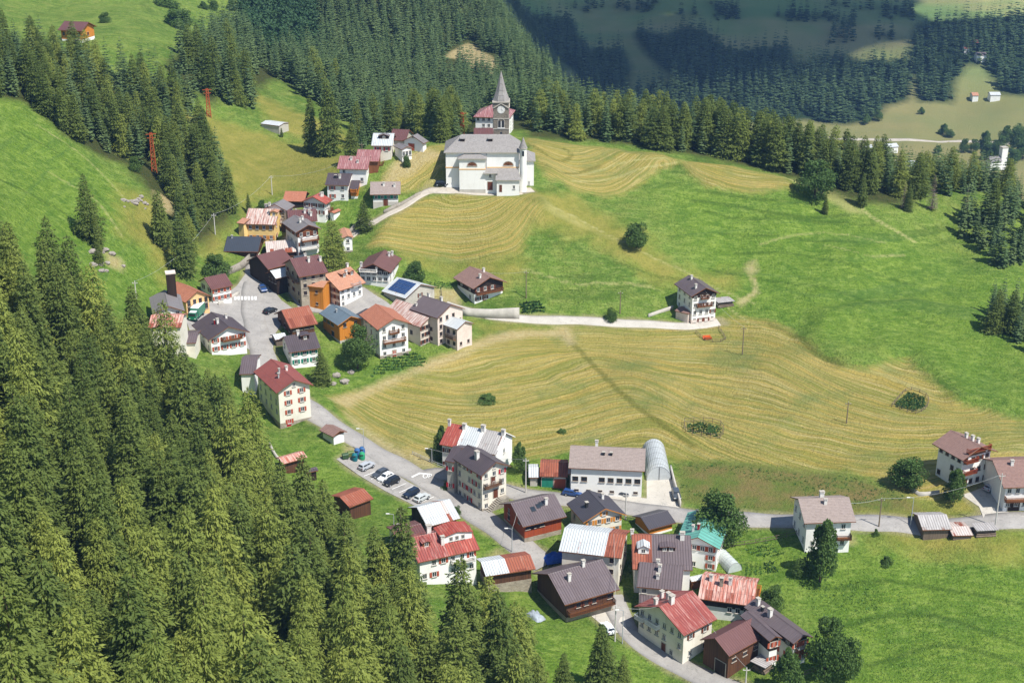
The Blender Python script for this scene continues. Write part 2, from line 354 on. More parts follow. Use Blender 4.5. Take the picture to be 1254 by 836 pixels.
Z_DARK = lines([([(852,233),(900,240),(960,246),(1010,250)], .7), ([(848,246),(900,252),(960,262),(1040,263)], .8), ([(860,258),(930,268),(1000,272),(1070,276)], .6), ([(880,285),(960,290),(1050,296)], .5), ([(665,200),(690,212),(720,208),(735,204)], .6), ([(650,178),(680,196),(700,190),(690,182)], .8),
    ([(900,310),(980,312),(1060,330),(1120,350)], .5), ([(870,330),(950,345),(1050,365),(1150,400)], .5), ([(700,300),(780,330),(860,345)], .5), ([(690,410),(720,440),(770,489),(848,546)], .9), ([(940,395),(975,412),(1000,432),(1030,447)], .9), ([(20,160),(80,195),(130,250)], .5), ([(0,220),(60,250),(120,290)], .5), ([(1000,720),(1100,712),(1254,740)], .6), ([(1010,770),(1120,752),(1254,790)], .6), ([(1060,815),(1160,790),(1254,815)], .6)])
def stripe_field():
    uv, val = [], []
    curves = [(0,[(410,485),(470,522),(540,550),(640,542),(720,526),(800,508),(830,520),(900,558),(1000,592),(1120,602),(1254,575)]), (1,[(425,474),(520,506),(620,508),(700,490),(768,470),(800,482),(880,515),(1000,548),(1100,562),(1254,548)]),
              (2,[(470,462),(540,474),(640,466),(700,448),(733,438),(765,448),(800,456),(900,472),(1000,502),(1100,526),(1254,522)]), (3,[(530,438),(600,426),(690,421),(780,426),(880,431),(960,442),(1040,482),(1120,506),(1200,512)]),
              (4,[(590,412),(690,406),(800,410),(880,406),(950,412),(1020,442),(1080,456)]),
              (6,[(455,303),(520,312),(620,306),(645,280),(668,248)]),(7,[(465,285),(540,292),(610,286),(632,262),(655,243)]),(8,[(480,268),(540,270),(600,265),(630,245)]),(9,[(510,246),(550,250),(600,242)]),
              (11,[(660,210),(710,234),(760,232),(790,206),(825,196)]),(12,[(655,195),(710,215),(750,212),(775,195)]),(13,[(650,180),(700,195),(740,185)]),
              (12.5,[(840,200),(880,220),(960,232)]),(13.2,[(840,196),(900,206),(970,220)]),(9.5,[(470,225),(510,205),(545,185)]),(8.7,[(480,238),(520,222),(546,205)])]
    for u, ps in curves:
        w = resample(Gpoly(ps), 9.0)
        for x, y in w[::1]: uv.append((x, y)); val.append(u)
    uv = np.array(uv); t = TPS(uv / 60.0, np.array(val), 3e-3)
    k = Z_MOWN > -6; out = np.zeros(GX.shape); out[k] = t(np.stack([GX[k], GY[k]], -1) / 60.0)
    return out
Z_STRIPE = stripe_field()

# ------------------------------------------------------------------ ground material
def ground_material():
    b = NB('meadow_ground'); P = b.pos()
    n1 = b.noise(P, .035, 4); n2 = b.noise(P, .16, 5, .6); n3 = b.noise(P, .9, 5, .65); n4 = b.noise(P, 3.2, 3, .6)
    edge = b.math('ADD', b.math('MULTIPLY', b.math('SUBTRACT', n2, .5), 9.0), b.math('MULTIPLY', b.math('SUBTRACT', n3, .5), 4.0))
    def mask(a, soft=1.6, amt=1.0, off=0.0):
        v = b.math('ADD', b.attr(a), b.math('MULTIPLY', edge, amt))
        return b.ramp(v, -soft + off, soft + off)
    # pasture: rank growth in drifts, blades lying over in the wind
    streak = b.noise(b.map(P, (.22, .9, .9), rot=(0, 0, .5)), 1.0, 4, .6)
    terr = b.noise(b.map(P, (.012, .012, .62)), 1.0, 4, .6, .3)
    n5 = b.noise(P, 1.7, 4, .7)
    grass = b.mix(b.ramp(n1, .32, .68), lin('#5f7f30', .80), lin('#7f9840', .82))
    grass = b.mix(b.math('MULTIPLY', b.ramp(n2, .45, .75), .6), grass, lin('#9da052', .84))
    grass = b.mix(b.math('MULTIPLY', b.ramp(streak, .5, .72), .5), grass, lin('#abb266', .86))
    grass = b.mix(b.math('MULTIPLY', b.ramp(terr, .52, .64), .55), grass, lin('#4f6a28', .76))
    grass = b.mix(b.math('MULTIPLY', b.ramp(n5, .46, .66), .75), grass, lin('#3f5a1c', .70))
    lush = b.mix(b.ramp(n2, .3, .72), lin('#62852e', .76), lin('#86a03e', .78))
    lush = b.mix(b.math('MULTIPLY', b.ramp(n3, .5, .75), .6), lush, lin('#527622', .78))
    lush = b.mix(b.math('MULTIPLY', b.ramp(streak, .5, .74), .5), lush, lin('#a8b955', .86))
    lush = b.mix(b.math('MULTIPLY', b.ramp(n5, .47, .66), .7), lush, lin('#40621a', .72))
    lush = b.mix(b.math('MULTIPLY', b.ramp(terr, .54, .66), .4), lush, lin('#52763a', .72))
    n7 = b.noise(P, .42, 4, .62)
    col = b.mix(mask('lush', 8, 1.2), grass, lush)
    col = b.mix(b.math('MULTIPLY', b.ramp(n7, .52, .70), .36), col, lin('#a6b85e', .84))
    col = b.mix(b.math('MULTIPLY', b.ramp(n7, .46, .30), .36), col, lin('#43651f', .72))
    olive = b.mix(b.ramp(n2, .3, .7), lin('#88883c', .84), lin('#a89c50', .86))
    olive = b.mix(b.math('MULTIPLY', b.ramp(n3, .5, .75), .6), olive, lin('#747a30', .8))
    olive = b.mix(b.math('MULTIPLY', b.ramp(n5, .5, .7), .4), olive, lin('#5d6c34', .74))
    col = b.mix(b.math('MULTIPLY', mask('olive', 4, 1.0), .85), col, olive)
    # mown meadow: swaths laid along the slope
    st = b.math('ADD', b.attr('stripe'), b.math('ADD', b.math('MULTIPLY', b.math('SUBTRACT', n1, .5), .28), b.math('MULTIPLY', b.math('SUBTRACT', n2, .5), .07)))
    wv = b.math('SINE', b.math('ADD', b.math('MULTIPLY', st, 46.0), b.math('MULTIPLY', b.noise(P, .10, 2), 9.0)))
    sx = b.sep(P)[0]
    w2 = b.noise(b.comb(b.math('MULTIPLY', st, 9.0), b.math('MULTIPLY', sx, .014), 0.0), 1.0, 5, .65)
    w3 = b.noise(b.comb(b.math('MULTIPLY', st, 58.0), b.math('MULTIPLY', sx, .05), 3.0), 1.0, 4, .65)
    w4 = b.noise(b.comb(b.math('MULTIPLY', st, 21.0), b.math('MULTIPLY', sx, .035), 7.0), 1.0, 5, .7)
    mown = b.mix(b.ramp(n1, .3, .7), lin('#ac984a', .86), lin('#c0a95e', .88))
    mown = b.mix(b.math('MULTIPLY', b.ramp(w2, .44, .56), .8), mown, lin('#86903f', .76))
    mown = b.mix(b.math('MULTIPLY', b.ramp(w4, .48, .62), .8), mown, lin('#c6b67c', .86))
    mown = b.mix(b.math('MULTIPLY', b.ramp(w3, .50, .63), .75), mown, lin('#7b7a34', .80))
    mown = b.mix(b.math('MULTIPLY', b.math('MULTIPLY', b.ramp(wv, .2, .95), b.ramp(n2, .35, .62)), .34), mown, lin('#72713a', .76))
    mown = b.mix(b.math('MULTIPLY', b.ramp(n3, .56, .74), .5), mown, lin('#a08a58', .78))
    mown = b.mix(b.math('MULTIPLY', b.ramp(b.noise(P, .06, 4, .6), .52, .68), .7), mown, lin('#78894a', .76))
    mown = b.mix(b.math('MULTIPLY', b.ramp(n5, .48, .66), .3), mown, lin('#7d7a40', .78))
    mk = mask('mown', 1.6, .62)
    col = b.mix(mk, col, mown)
    ln = b.math('MULTIPLY', b.math('SUBTRACT', n3, .5), 2.2)
    col = b.mix(b.math('MULTIPLY', b.ramp(b.math('ADD', b.attr('dark'), ln), -.5, .4), .6), col, b.mix(mk, lin('#436022', .72), lin('#666a2a', .78)))
    col = b.mix(b.math('MULTIPLY', b.ramp(b.math('ADD', b.attr('pale'), ln), -.4, .4), .55), col, lin('#bcb57a', .86))
    brown = b.mix(b.ramp(n2, .35, .62), lin('#8b7a4c', .84), lin('#6b7c38', .82))
    brown = b.mix(b.math('MULTIPLY', b.ramp(n4, .45, .7), .6), brown, lin('#5c6a30', .8))
    col = b.mix(mask('brown', 2, .7), col, brown)
    sand = b.mix(b.ramp(n3, .3, .7), lin('#b79f6c', .86), lin('#c8b98c', .88))
    col = b.mix(b.math('MULTIPLY', mask('track', 1.2, .25), .55), col, b.mix(mk, lin('#b9b274', .86), lin('#72722c', .8)))
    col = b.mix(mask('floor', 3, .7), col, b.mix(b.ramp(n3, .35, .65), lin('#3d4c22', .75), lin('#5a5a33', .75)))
    col = b.mix(b.math('MULTIPLY', mask('sand', 1.4, .35), .75), col, sand)
    vg = b.ramp(b.math('ADD', b.attr('verge'), b.math('MULTIPLY', b.math('SUBTRACT', n2, .5), 3.5)), -1.5, .2)
    col = b.mix(b.math('MULTIPLY', vg, .75), col, b.mix(n3, lin('#9a9068', .8), lin('#b5a986', .8)))
    # worn grass dots, molehills, bare places
    col = b.mix(b.math('MULTIPLY', b.ramp(n4, .66, .78), .5), col, b.mix(n2, lin('#a2924f', .8), lin('#587428', .8)))
    # far valley: hay fields, dull pasture
    farm = b.mix(b.ramp(b.noise(P, .008, 3), .4, .6), lin('#86985a', .82), lin('#a8a06c', .80))
    farm = b.mix(b.math('MULTIPLY', b.ramp(b.noise(b.map(P, (.004, .02, .02)), 1, 4), .45, .6), .6), farm, lin('#6f9054', .84))
    farm = b.mix(b.math('MULTIPLY', b.ramp(b.sep(P)[2], -75, -112), .75), farm, b.mix(n1, lin('#a08f5e', .72), lin('#7f8250', .72)))
    yy = b.sep(P)[1]
    col = b.mix(b.ramp(yy, 900, 1000), col, farm)
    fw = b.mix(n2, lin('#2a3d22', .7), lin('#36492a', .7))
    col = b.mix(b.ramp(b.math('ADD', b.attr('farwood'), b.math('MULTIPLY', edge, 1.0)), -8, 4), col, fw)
    h = b.math('ADD', b.math('MULTIPLY', n3, .7), b.math('ADD', b.math('MULTIPLY', n4, .30), b.math('MULTIPLY', b.math('MULTIPLY', wv, mk), .03)))
    b.bump(b.math('ADD', h, b.math('MULTIPLY', n5, .8)), .9, 1.0)
    b.b.inputs['Specular IOR Level'].default_value = .08
    return b.done(col, .95)
V = np.stack([GX, GY, GZ], -1).reshape(-1, 3)
idx = np.arange(NY * NT).reshape(NY, NT)
Fq = np.stack([idx[:-1, :-1], idx[:-1, 1:], idx[1:, 1:], idx[1:, :-1]], -1).reshape(-1, 4)
gm = mesh_np('ground', V, Fq, [ground_material()], True)
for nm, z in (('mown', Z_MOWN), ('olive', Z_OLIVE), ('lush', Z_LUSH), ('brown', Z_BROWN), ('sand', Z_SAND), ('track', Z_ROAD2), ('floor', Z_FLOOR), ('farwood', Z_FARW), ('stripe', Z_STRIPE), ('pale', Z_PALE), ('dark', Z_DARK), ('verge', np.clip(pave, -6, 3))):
    a = gm.attributes.new(nm, 'FLOAT', 'POINT'); a.data.foreach_set('value', z.astype(np.float32).ravel())
tag(link('ground', gm), kind='structure')

# ------------------------------------------------------------------ roads and paved yards
def asphalt(name, a, c_, wear):
    b = NB(name); P = b.pos()
    n1 = b.noise(P, .25, 4, .6); n2 = b.noise(P, 2.5, 4, .6)
    col = b.mix(b.ramp(n1, .35, .68), a, c_)
    col = b.mix(b.math('MULTIPLY', b.ramp(n2, .5, .75), .3), col, wear)
    crack = b.ramp(b.math('ABSOLUTE', b.math('SUBTRACT', b.noise(P, .35, 3, .5, .8), .5)), .0, .010)
    col = b.mix(b.math('MULTIPLY', b.math('SUBTRACT', 1.0, crack), .45), col, lin('#5d5b58', .8))
    b.bump(n2, .05, .5)
    return b.done(col, .9)
M_ASPH = asphalt('worn_asphalt', lin('#a9a49e', .66), lin('#bab5ae', .68), lin('#8f8b86', .62))
M_CONC = asphalt('pale_concrete', lin('#c6bfb2', .72), lin('#d3ccc0', .74), lin('#a89f90', .8))
M_PATH = asphalt('gravel', lin('#bcb2a2', .74), lin('#cdc4b6', .76), lin('#a2967f', .8))
M_LINE = flat('white_paint', '#f2f1ec', .85, .6, .06, 3)
def strip_mesh(name, P, w, mat, lift):
    T = np.gradient(P, axis=0); T /= np.linalg.norm(T, axis=1)[:, None]; N = np.stack([-T[:, 1], T[:, 0]], -1)
    wob = 1 + .05 * np.sin(np.arange(len(P)) * .7)
    offs = np.array([-.5, -.5, -.25, 0, .25, .5, .5]); V = []
    for k, o in enumerate(offs):
        q = P + N * (o * w * wob)[:, None]
        z = H0(q[:, 0], q[:, 1]) + lift - (.5 if k in (0, 6) else 0)
        V.append(np.c_[q, z])
    V = np.stack(V, 1); n = len(P); k = len(offs); idx = np.arange(n * k).reshape(n, k)
    F = np.stack([idx[:-1, :-1], idx[1:, :-1], idx[1:, 1:], idx[:-1, 1:]], -1).reshape(-1, 4)[:, ::-1]
    return tag(link(name, mesh_np(name, V.reshape(-1, 3), F, [mat])), kind='structure')
from mathutils.geometry import delaunay_2d_cdt
def area_mesh(name, W, mat, lift, step=1.8):
    lo, hi = W.min(0), W.max(0); xs, ys = np.meshgrid(np.arange(lo[0], hi[0], step), np.arange(lo[1], hi[1], step))
    xs, ys = xs.ravel(), ys.ravel(); k = sdf(W, xs, ys) > .5
    B = resample(np.vstack([W, W[:1]]), 1.5)[:-1] if False else W
    pts = [Vector(p) for p in B] + [Vector(p) for p in np.c_[xs[k], ys[k]]]
    nb = len(B); edges = [(i, (i + 1) % nb) for i in range(nb)]
    vv, _, ff, *_r = delaunay_2d_cdt(pts, edges, [list(range(nb))], 2, 1e-4)
    bm = bmesh.new(); bv = [bm.verts.new((p.x, p.y, float(H0(p.x, p.y)) + lift)) for p in vv]
    for f in ff:
        try: bm.faces.new([bv[i] for i in f])
        except ValueError: pass
    bm.normal_update()
    for f in bm.faces:
        if f.normal.z < 0: f.normal_flip()
    ed = [e for e in bm.edges if e.is_boundary]
    ex = bmesh.ops.extrude_edge_only(bm, edges=ed)
    for v in ex['geom']:
        if isinstance(v, bmesh.types.BMVert): v.co.z -= .5
    m = bpy.data.meshes.new(name); bm.to_mesh(m); bm.free(); m.materials.append(mat)
    return tag(link(name, m), kind='structure')
strip_mesh('village_road', *ROADW['village_road'], M_ASPH, .060)
strip_mesh('meadow_road', *ROADW['meadow_road'], M_ASPH, .052)
strip_mesh('chalet_road', *ROADW['chalet_road'], M_CONC, .050)
strip_mesh('church_path', *ROADW['church_path'], M_PATH, .050)
strip_mesh('valley_floor_road', *ROADW['valley_floor_road'], M_PATH, .10)
strip_mesh('valley_side_road', *ROADW['valley_side_road'], M_ASPH, .050)
area_mesh('village_square', PAVW['village_square'], M_ASPH, .040)
area_mesh('car_park', PAVW['car_park'], M_ASPH, .042)
area_mesh('farm_yard', PAVW['farm_yard'], M_CONC, .034)
area_mesh('chalet_yard', PAVW['chalet_yard'], M_CONC, .036)
area_mesh('barn_yard', PAVW['barn_yard'], M_CONC, .036)
area_mesh('village_lane', PAVW['village_lane'], M_ASPH, .030)
area_mesh('church_yard', PAVW['church_yard'], M_PATH, .038)
def paint_quads(name, quads, lift=.085):
    """road paint: each quad four ground points (x, y)"""
    V, F = [], []
    for q in quads:
        i = len(V)
        for x, y in q: V.append((x, y, float(H0(x, y)) + lift))
        F.append((i, i + 1, i + 2, i + 3))
    m = bpy.data.meshes.new(name); m.from_pydata(V, [], F); m.materials.append(M_LINE); m.update()
    return tag(link(name, m), kind='structure')
def gp(x, y): return tuple(ground(x, y)[:2])
paint_quads('road_marking_crossing', [[gp(287 + i * 4.15, 368.6), gp(289.6 + i * 4.15, 368.6), gp(289.4 + i * 4.15, 364.4), gp(286.8 + i * 4.15, 364.4)] for i in range(7)])
park = []
for t in range(12):
    a = np.array(gp(446 + t * 8.6, 584 + t * 4.1)); dv = np.array(gp(474, 573)) - np.array(gp(446, 584)); dv /= np.linalg.norm(dv)
    n_ = np.array([-dv[1], dv[0]]) * .08; e = a + dv * 4.6
    park.append([a - n_, a + n_, e + n_, e - n_])
paint_quads('road_marking_bays', park)
paint_quads('road_marking_stop_line', [[gp(503.5, 585.0), gp(505, 586.2), gp(514.5, 581.6), gp(513.5, 580.2)], [gp(513.5, 580.2), gp(514.5, 581.6), gp(528, 582.8), gp(527, 581.4)]])

def _stop():
    cu = bpy.data.curves.new('road_marking_stop', 'FONT'); cu.body = 'STOP'; cu.size = 2.6; cu.align_x = 'CENTER'; cu.align_y = 'CENTER'; cu.materials.append(M_LINE)
    a, b_ = np.array(gp(510, 583)), np.array(gp(528, 585)); d = b_ - a; x, y = gp(518.5, 584.6); o = bpy.data.objects.new('road_marking_stop', cu); COL.objects.link(o)
    o.location = (x, y, float(H0(x, y)) + .095); o.rotation_euler = (0, 0, math.atan2(d[1], d[0])); o.scale = (.62, 1.25, 1); o['kind'] = 'structure'
_stop()
# ------------------------------------------------------------------ trees
def leaf_material(name, a, b_, tips, attr=False, transl=.22, k=1.0):
    b = NB(name)
    r = b.attr('rnd') if attr else b.rnd()
    n = b.noise(b.obj(), .9, 3, .6); n2 = b.noise(b.obj(), 5.0, 2, .6)
    col = b.mix(r, a, b_)
    col = b.mix(b.math('MULTIPLY', b.ramp(n, .4, .7), .45), col, tips)
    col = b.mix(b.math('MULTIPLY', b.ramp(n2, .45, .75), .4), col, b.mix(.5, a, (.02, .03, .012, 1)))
    b.done(col, .7); b.b.inputs['Specular IOR Level'].default_value = .2
    tr = b.n.new('ShaderNodeBsdfTranslucent'); b.put(tr.inputs[0], col)
    mx = b.n.new('ShaderNodeMixShader'); mx.inputs[0].default_value = transl
    b.t.links.new(b.b.outputs[0], mx.inputs[1]); b.t.links.new(tr.outputs[0], mx.inputs[2]); b.t.links.new(mx.outputs[0], b.out.inputs[0])
    return b.m
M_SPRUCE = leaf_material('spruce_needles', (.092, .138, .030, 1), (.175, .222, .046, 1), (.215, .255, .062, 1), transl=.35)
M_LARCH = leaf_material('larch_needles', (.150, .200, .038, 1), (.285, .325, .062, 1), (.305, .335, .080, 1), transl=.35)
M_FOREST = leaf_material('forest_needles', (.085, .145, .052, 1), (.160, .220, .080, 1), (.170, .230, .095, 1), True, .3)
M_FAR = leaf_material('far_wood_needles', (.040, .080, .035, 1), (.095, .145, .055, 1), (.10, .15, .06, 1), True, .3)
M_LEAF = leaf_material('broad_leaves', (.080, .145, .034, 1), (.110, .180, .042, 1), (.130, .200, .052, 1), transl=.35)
M_BARK = flat('bark', '#6d5a48', .6, .9, .3, 2)
M_DEAD = leaf_material('dead_needles', (.16, .12, .10, 1), (.20, .15, .13, 1), (.22, .18, .16, 1))

def kites(B, D, L, Wd, U):
    """leaf-shaped quads: base points B, directions D, lengths L, widths Wd, up hints U"""
    S = np.cross(D, U); S /= np.linalg.norm(S, axis=1)[:, None] + 1e-9
    m = B + D * (L * .45)[:, None]
    V = np.stack([B, m + S * (Wd / 2)[:, None], B + D * L[:, None], m - S * (Wd / 2)[:, None]], 1)
    return V.reshape(-1, 3)
def unit(v): return v / (np.linalg.norm(v, axis=-1, keepdims=True) + 1e-9)
def conifer_verts(seed, Ht=20.0, Rb=3.5, whorls=34, br=7, twigs=8, droop=.35, tw=.40, base=.05, shaggy=.0, power=.85, up=.5, irr=.22, fine=0):
    r = np.random.default_rng(seed); Vs = []
    ph = r.random(3) * 6.28
    for i in range(whorls):
        t = base + (1 - base) * ((i + r.random() * .6) / whorls); t = min(t, .99)
        n = max(4, int(round(br * (1 - .45 * t))))
        a0 = r.random() * 6.28
        gap = r.random() * 6.28 if r.random() < .30 else None
        for j in range(n):
            a = a0 + 6.28 * (j + r.uniform(-.25, .25)) / n
            rad = (Rb * (1 - t) ** power * (1 + .16 * math.sin(2 * a + ph[0]) + .12 * math.sin(a + ph[1] + 5 * t))) * r.uniform(1 - irr, 1 + irr * .8) + .22
            if t < .25: rad *= .62 + 1.5 * t
            if gap is not None and abs((a - gap + 3.14) % 6.28 - 3.14) < .6: rad *= r.uniform(.25, .7)
            if r.random() < .05: rad *= 1.3
            d = np.array([math.cos(a), math.sin(a), 0.0]); el = up * t - .12 - shaggy * .2 + r.normal(0, .09)
            k = max(2, int(round(twigs * (rad / Rb) ** .6))) if twigs > 1 else 1
            s = (np.arange(k) + .55) / k
            dr = droop * r.uniform(.7, 1.3)
            spine = lambda q: np.array([0, 0, t * Ht]) + d * (rad * q)[:, None] + np.array([0, 0, 1.0]) * (rad * (el * q - dr * q * q * (1 - .4 * q)))[:, None]
            side = np.array([-d[1], d[0], 0.0])
            if fine:
                k = int(rad * fine) + 4; q = r.random(k) ** .8; sg = np.where(r.random(k) < .5, -1.0, 1.0); lat = r.random(k) ** .75
                wid = rad * (.46 - .26 * q) + .12
                B = spine(q) + side * (sg * lat * wid)[:, None] + d * (lat * wid * .45)[:, None] + np.array([0, 0, 1.0]) * (-(.30 + shaggy * .5) * lat * wid + r.normal(0, .05, k))[:, None]
                D = unit(d * .55 + side * (sg * r.uniform(.1, .8, k))[:, None] + r.normal(0, .28, (k, 3)) + np.array([0, 0, 1.0]) * (-.22 - shaggy * r.random(k))[:, None])
                L = r.uniform(.34, .74, k) * (.8 + .1 * rad); Vs.append(kites(B, D, L, L * tw * r.uniform(.8, 1.4, k), np.array([[0, 0, 1.0]]) + r.normal(0, .4, (k, 3))))
                continue
            for sg in (1, -1):
                D = unit(d * .62 + side * sg * r.uniform(.7, 1.0, k)[:, None] + np.array([0, 0, 1.0]) * (-.32 - shaggy * r.random(k) + r.normal(0, .14, k))[:, None])
                L = rad * (.50 - .24 * s) * r.uniform(.75, 1.25, k) + .22
                Vs.append(kites(spine(s), D, L, L * tw * r.uniform(.8, 1.3, k) + .06, np.array([[0, 0, 1.0]]) + r.normal(0, .25, (k, 3))))
            e = np.array([.55, .8]) if twigs > 1 else np.array([.0])
            D = unit(np.repeat(d[None], len(e), 0) + np.array([0, 0, 1.0]) * (el - dr * .9 + .12))
            L = np.full(len(e), rad * (.42 if twigs > 1 else 1.1) + .2)
            Vs.append(kites(spine(e), D, L, L * tw * (1.2 if twigs > 1 else 1.0), np.array([[0, 0, 1.0]]) + r.normal(0, .2, (len(e), 3))))
            if shaggy > .2 and twigs > 3:
                q = r.random(3) * .7 + .2; D = unit(np.c_[r.normal(0, .25, (3, 2)), np.full(3, -1.0)])
                Vs.append(kites(spine(q), D, rad * r.uniform(.2, .42, 3) + .3, np.full(3, .30), np.tile(side, (3, 1)) + r.normal(0, .3, (3, 3))))
    tp = np.array([[0, 0, Ht * .965]] * 4); D = unit(np.c_[r.normal(0, .12, (4, 2)), np.ones(4)])
    Vs.append(kites(tp, D, np.full(4, Ht * .05), np.full(4, .22), r.normal(0, 1, (4, 3))))
    return np.concatenate(Vs)
def crown_mesh(name, V, mat):
    return mesh_np(name, V, np.arange(len(V)).reshape(-1, 4), [mat])
def tube(P, rad, n=7):
    """tapered tube along points"""
    P = np.asarray(P, float); V, F = [], []
    for i, p in enumerate(P):
        T = P[min(i + 1, len(P) - 1)] - P[max(i - 1, 0)]; T /= np.linalg.norm(T) + 1e-9
        u = np.cross(T, [0, 0, 1.0] if abs(T[2]) < .9 else [1.0, 0, 0]); u /= np.linalg.norm(u); w_ = np.cross(T, u)
        for k in range(n):
            a = 6.2832 * k / n; V.append(p + (u * math.cos(a) + w_ * math.sin(a)) * rad[i])
    for i in range(len(P) - 1):
        for k in range(n): F.append((i * n + k, i * n + (k + 1) % n, (i + 1) * n + (k + 1) % n, (i + 1) * n + k))
    return np.array(V), np.array(F)
def trunk_mesh(name, Ht, r0, mat, seed=0):
    r = np.random.default_rng(seed); z = np.array([-1.2, 0, .25, .5, .75, .99]) * np.array([1, Ht, Ht, Ht, Ht, Ht])
    P = np.c_[r.normal(0, .06, 6), r.normal(0, .06, 6), z]; V, F = tube(P, np.array([1.15, 1.0, .75, .5, .27, .04]) * r0, 7)
    return mesh_np(name, V, F, [mat], True)
SPR = [(crown_mesh('spruce_crown', conifer_verts(s, 20, Rb, wh, 9, 15, dr, .38, bs, sh, pw, .5, .3, 18), M_SPRUCE), trunk_mesh('spruce_trunk', 20, .32, M_BARK, s))
       for s, Rb, wh, dr, bs, sh, pw in ((1, 4.2, 33, .35, .04, .12, .80), (2, 3.7, 35, .48, .05, .40, .70), (3, 4.5, 31, .30, .03, .10, .90), (4, 3.4, 35, .55, .08, .50, .62), (5, 4.0, 33, .42, .05, .25, .75), (6, 4.7, 31, .38, .03, .15, .85), (7, 3.6, 34, .5, .10, .6, .66), (8, 4.3, 30, .45, .04, .3, .72))]
LAR = [(crown_mesh('larch_crown', conifer_verts(s, 20, Rb, wh, 9, 15, dr, .34, bs, sh, pw, .6, .42, 16), M_LARCH), trunk_mesh('larch_trunk', 20, .34, M_BARK, s))
       for s, Rb, wh, dr, bs, sh, pw in ((21, 4.4, 31, .38, .08, .65, .66), (22, 3.9, 30, .48, .10, .8, .58), (23, 4.8, 29, .38, .07, .7, .70), (24, 4.0, 32, .52, .06, .9, .60), (25, 4.5, 29, .42, .10, .6, .62), (26, 3.6, 30, .5, .14, .85, .55), (27, 4.9, 28, .4, .08, .75, .64))]
DEAD = (crown_mesh('bare_crown', conifer_verts(31, 20, 3.2, 26, 6, 5, .3, .16, .08, .2, .8), M_DEAD), trunk_mesh('bare_trunk', 20, .28, M_BARK, 5))
N_TREES = 0
def plant(kind, x, y, h, label, group=None, var=None, fat=1.0, name=None):
    global N_TREES
    N_TREES += 1
    r = random.Random(int(x * 131 + y * 977))
    lib = {'spruce': SPR, 'larch': LAR, 'dead': [DEAD]}[kind]
    cm, tm = lib[r.randrange(len(lib)) if var is None else var]
    o = empty(name or {'spruce': 'spruce_tree', 'larch': 'larch_tree', 'dead': 'bare_conifer'}[kind], (x, y, float(H(x, y)) - .1), label, 'tree', group, r.random() * 6.28)
    s = h / 20.0; f = s * fat * r.uniform(.92, 1.1); o.scale = (f, f, s)
    link('trunk', tm, o); link('crown', cm, o)
    return o
def scatter(poly, step, jit=.42, seed=0):
    """points about STEP apart inside a ground polygon"""
    r = np.random.default_rng(seed); lo, hi = poly.min(0), poly.max(0)
    xs, ys = np.meshgrid(np.arange(lo[0], hi[0], step), np.arange(lo[1], hi[1], step * .87))
    xs = xs + (np.arange(xs.shape[0]) % 2)[:, None] * step / 2
    xs = xs + r.uniform(-jit, jit, xs.shape) * step; ys = ys + r.uniform(-jit, jit, ys.shape) * step
    xs, ys = xs.ravel(), ys.ravel(); k = sdf(poly, xs, ys) > 0
    return np.c_[xs[k], ys[k]]
def inview(x, y, z, m=40):
    u, v = pix((x, y, z)); return -m < u < 1254 + m and -m < v < 836 + m

# ---- where the conifers stand
CAND = []      # (size in the view, kind, x, y, h, label, group)
def add_zone(pts, hlo, hhi, share, lab, grp, seed, fat=1.0):
    r = random.Random(seed)
    for x, y in pts:
        z = float(H(x, y)); h = r.uniform(hlo, hhi) * (1 if r.random() > .15 else .75)
        if not (inview(x, y, z, 30) or inview(x, y, z + h, 30)): continue
        kd = 'larch' if r.random() < share else 'spruce'
        CAND.append((h / math.sqrt(x * x + y * y), kd, x, y, h, lab[kd], grp, fat))
NEAR = Gpoly([(-60,300),(40,366),(125,418),(205,480),(262,516),(300,574),(345,655),(405,700),(470,745),(525,795),(580,832),(640,856),(700,905),(720,1000),(560,1000),(-300,1000),(-300,300)])
pts = scatter(NEAR, 7.6, .44, 3); _px = np.array([pix((x, y, float(H(x, y)))) for x, y in pts]); pts = pts[~((_px[:, 0] > 318) & (_px[:, 0] < 400) & (_px[:, 1] > 560) & (_px[:, 1] < 662))]
nz = vnoise(pts[:, 0], pts[:, 1], 22, 9)
lab = {'spruce': 'dark green spruce in the dense forest on the near left slope', 'larch': 'yellow-green feathery larch in the dense forest on the near left slope'}
add_zone(pts[nz > .5], 15, 27, .30, lab, 'trees of the near forest', 5, .9)
low = pts[nz <= .5]; dep = sdf(NEAR, low[:, 0], low[:, 1])
add_zone(low, 15, 27, .66, lab, 'trees of the near forest', 6, .92)
BAND = Gpoly([(-20,62),(60,78),(90,70),(120,92),(160,96),(210,104),(240,112),(222,150),(262,195),(280,235),(288,268),(262,262),(250,300),(232,330),(214,290),(212,248),(202,214),(150,192),(80,163),(30,125),(-20,118)])
lab = {'spruce': 'spruce in the wooded strip between the green slope and the golden slope', 'larch': 'pale larch in the wooded strip between the green slope and the golden slope'}
add_zone(scatter(BAND, 5.2, .42, 4), 11, 17, .10, lab, 'trees of the slope strip', 7)
UPW = Gpoly([(205,88),(240,62),(270,50),(300,72),(316,90),(302,100),(320,134),(304,140),(286,132),(262,122),(240,110)])
lab = {'spruce': 'spruce in the wood above the golden slope', 'larch': 'larch in the wood above the golden slope'}
UPW2 = Gpoly([(350,96),(374,92),(432,128),(442,150),(430,156),(395,128),(364,116)])
add_zone(scatter(UPW2, 5.8, .42, 15), 12, 18, .1, {'spruce': 'spruce in the wood behind the pair of tall dark spruces', 'larch': 'larch in the wood behind the pair of tall dark spruces'}, 'trees behind the tall dark pair', 18)
add_zone(scatter(UPW, 5.8, .42, 5), 12, 18, .1, lab, 'trees above the golden slope', 8)
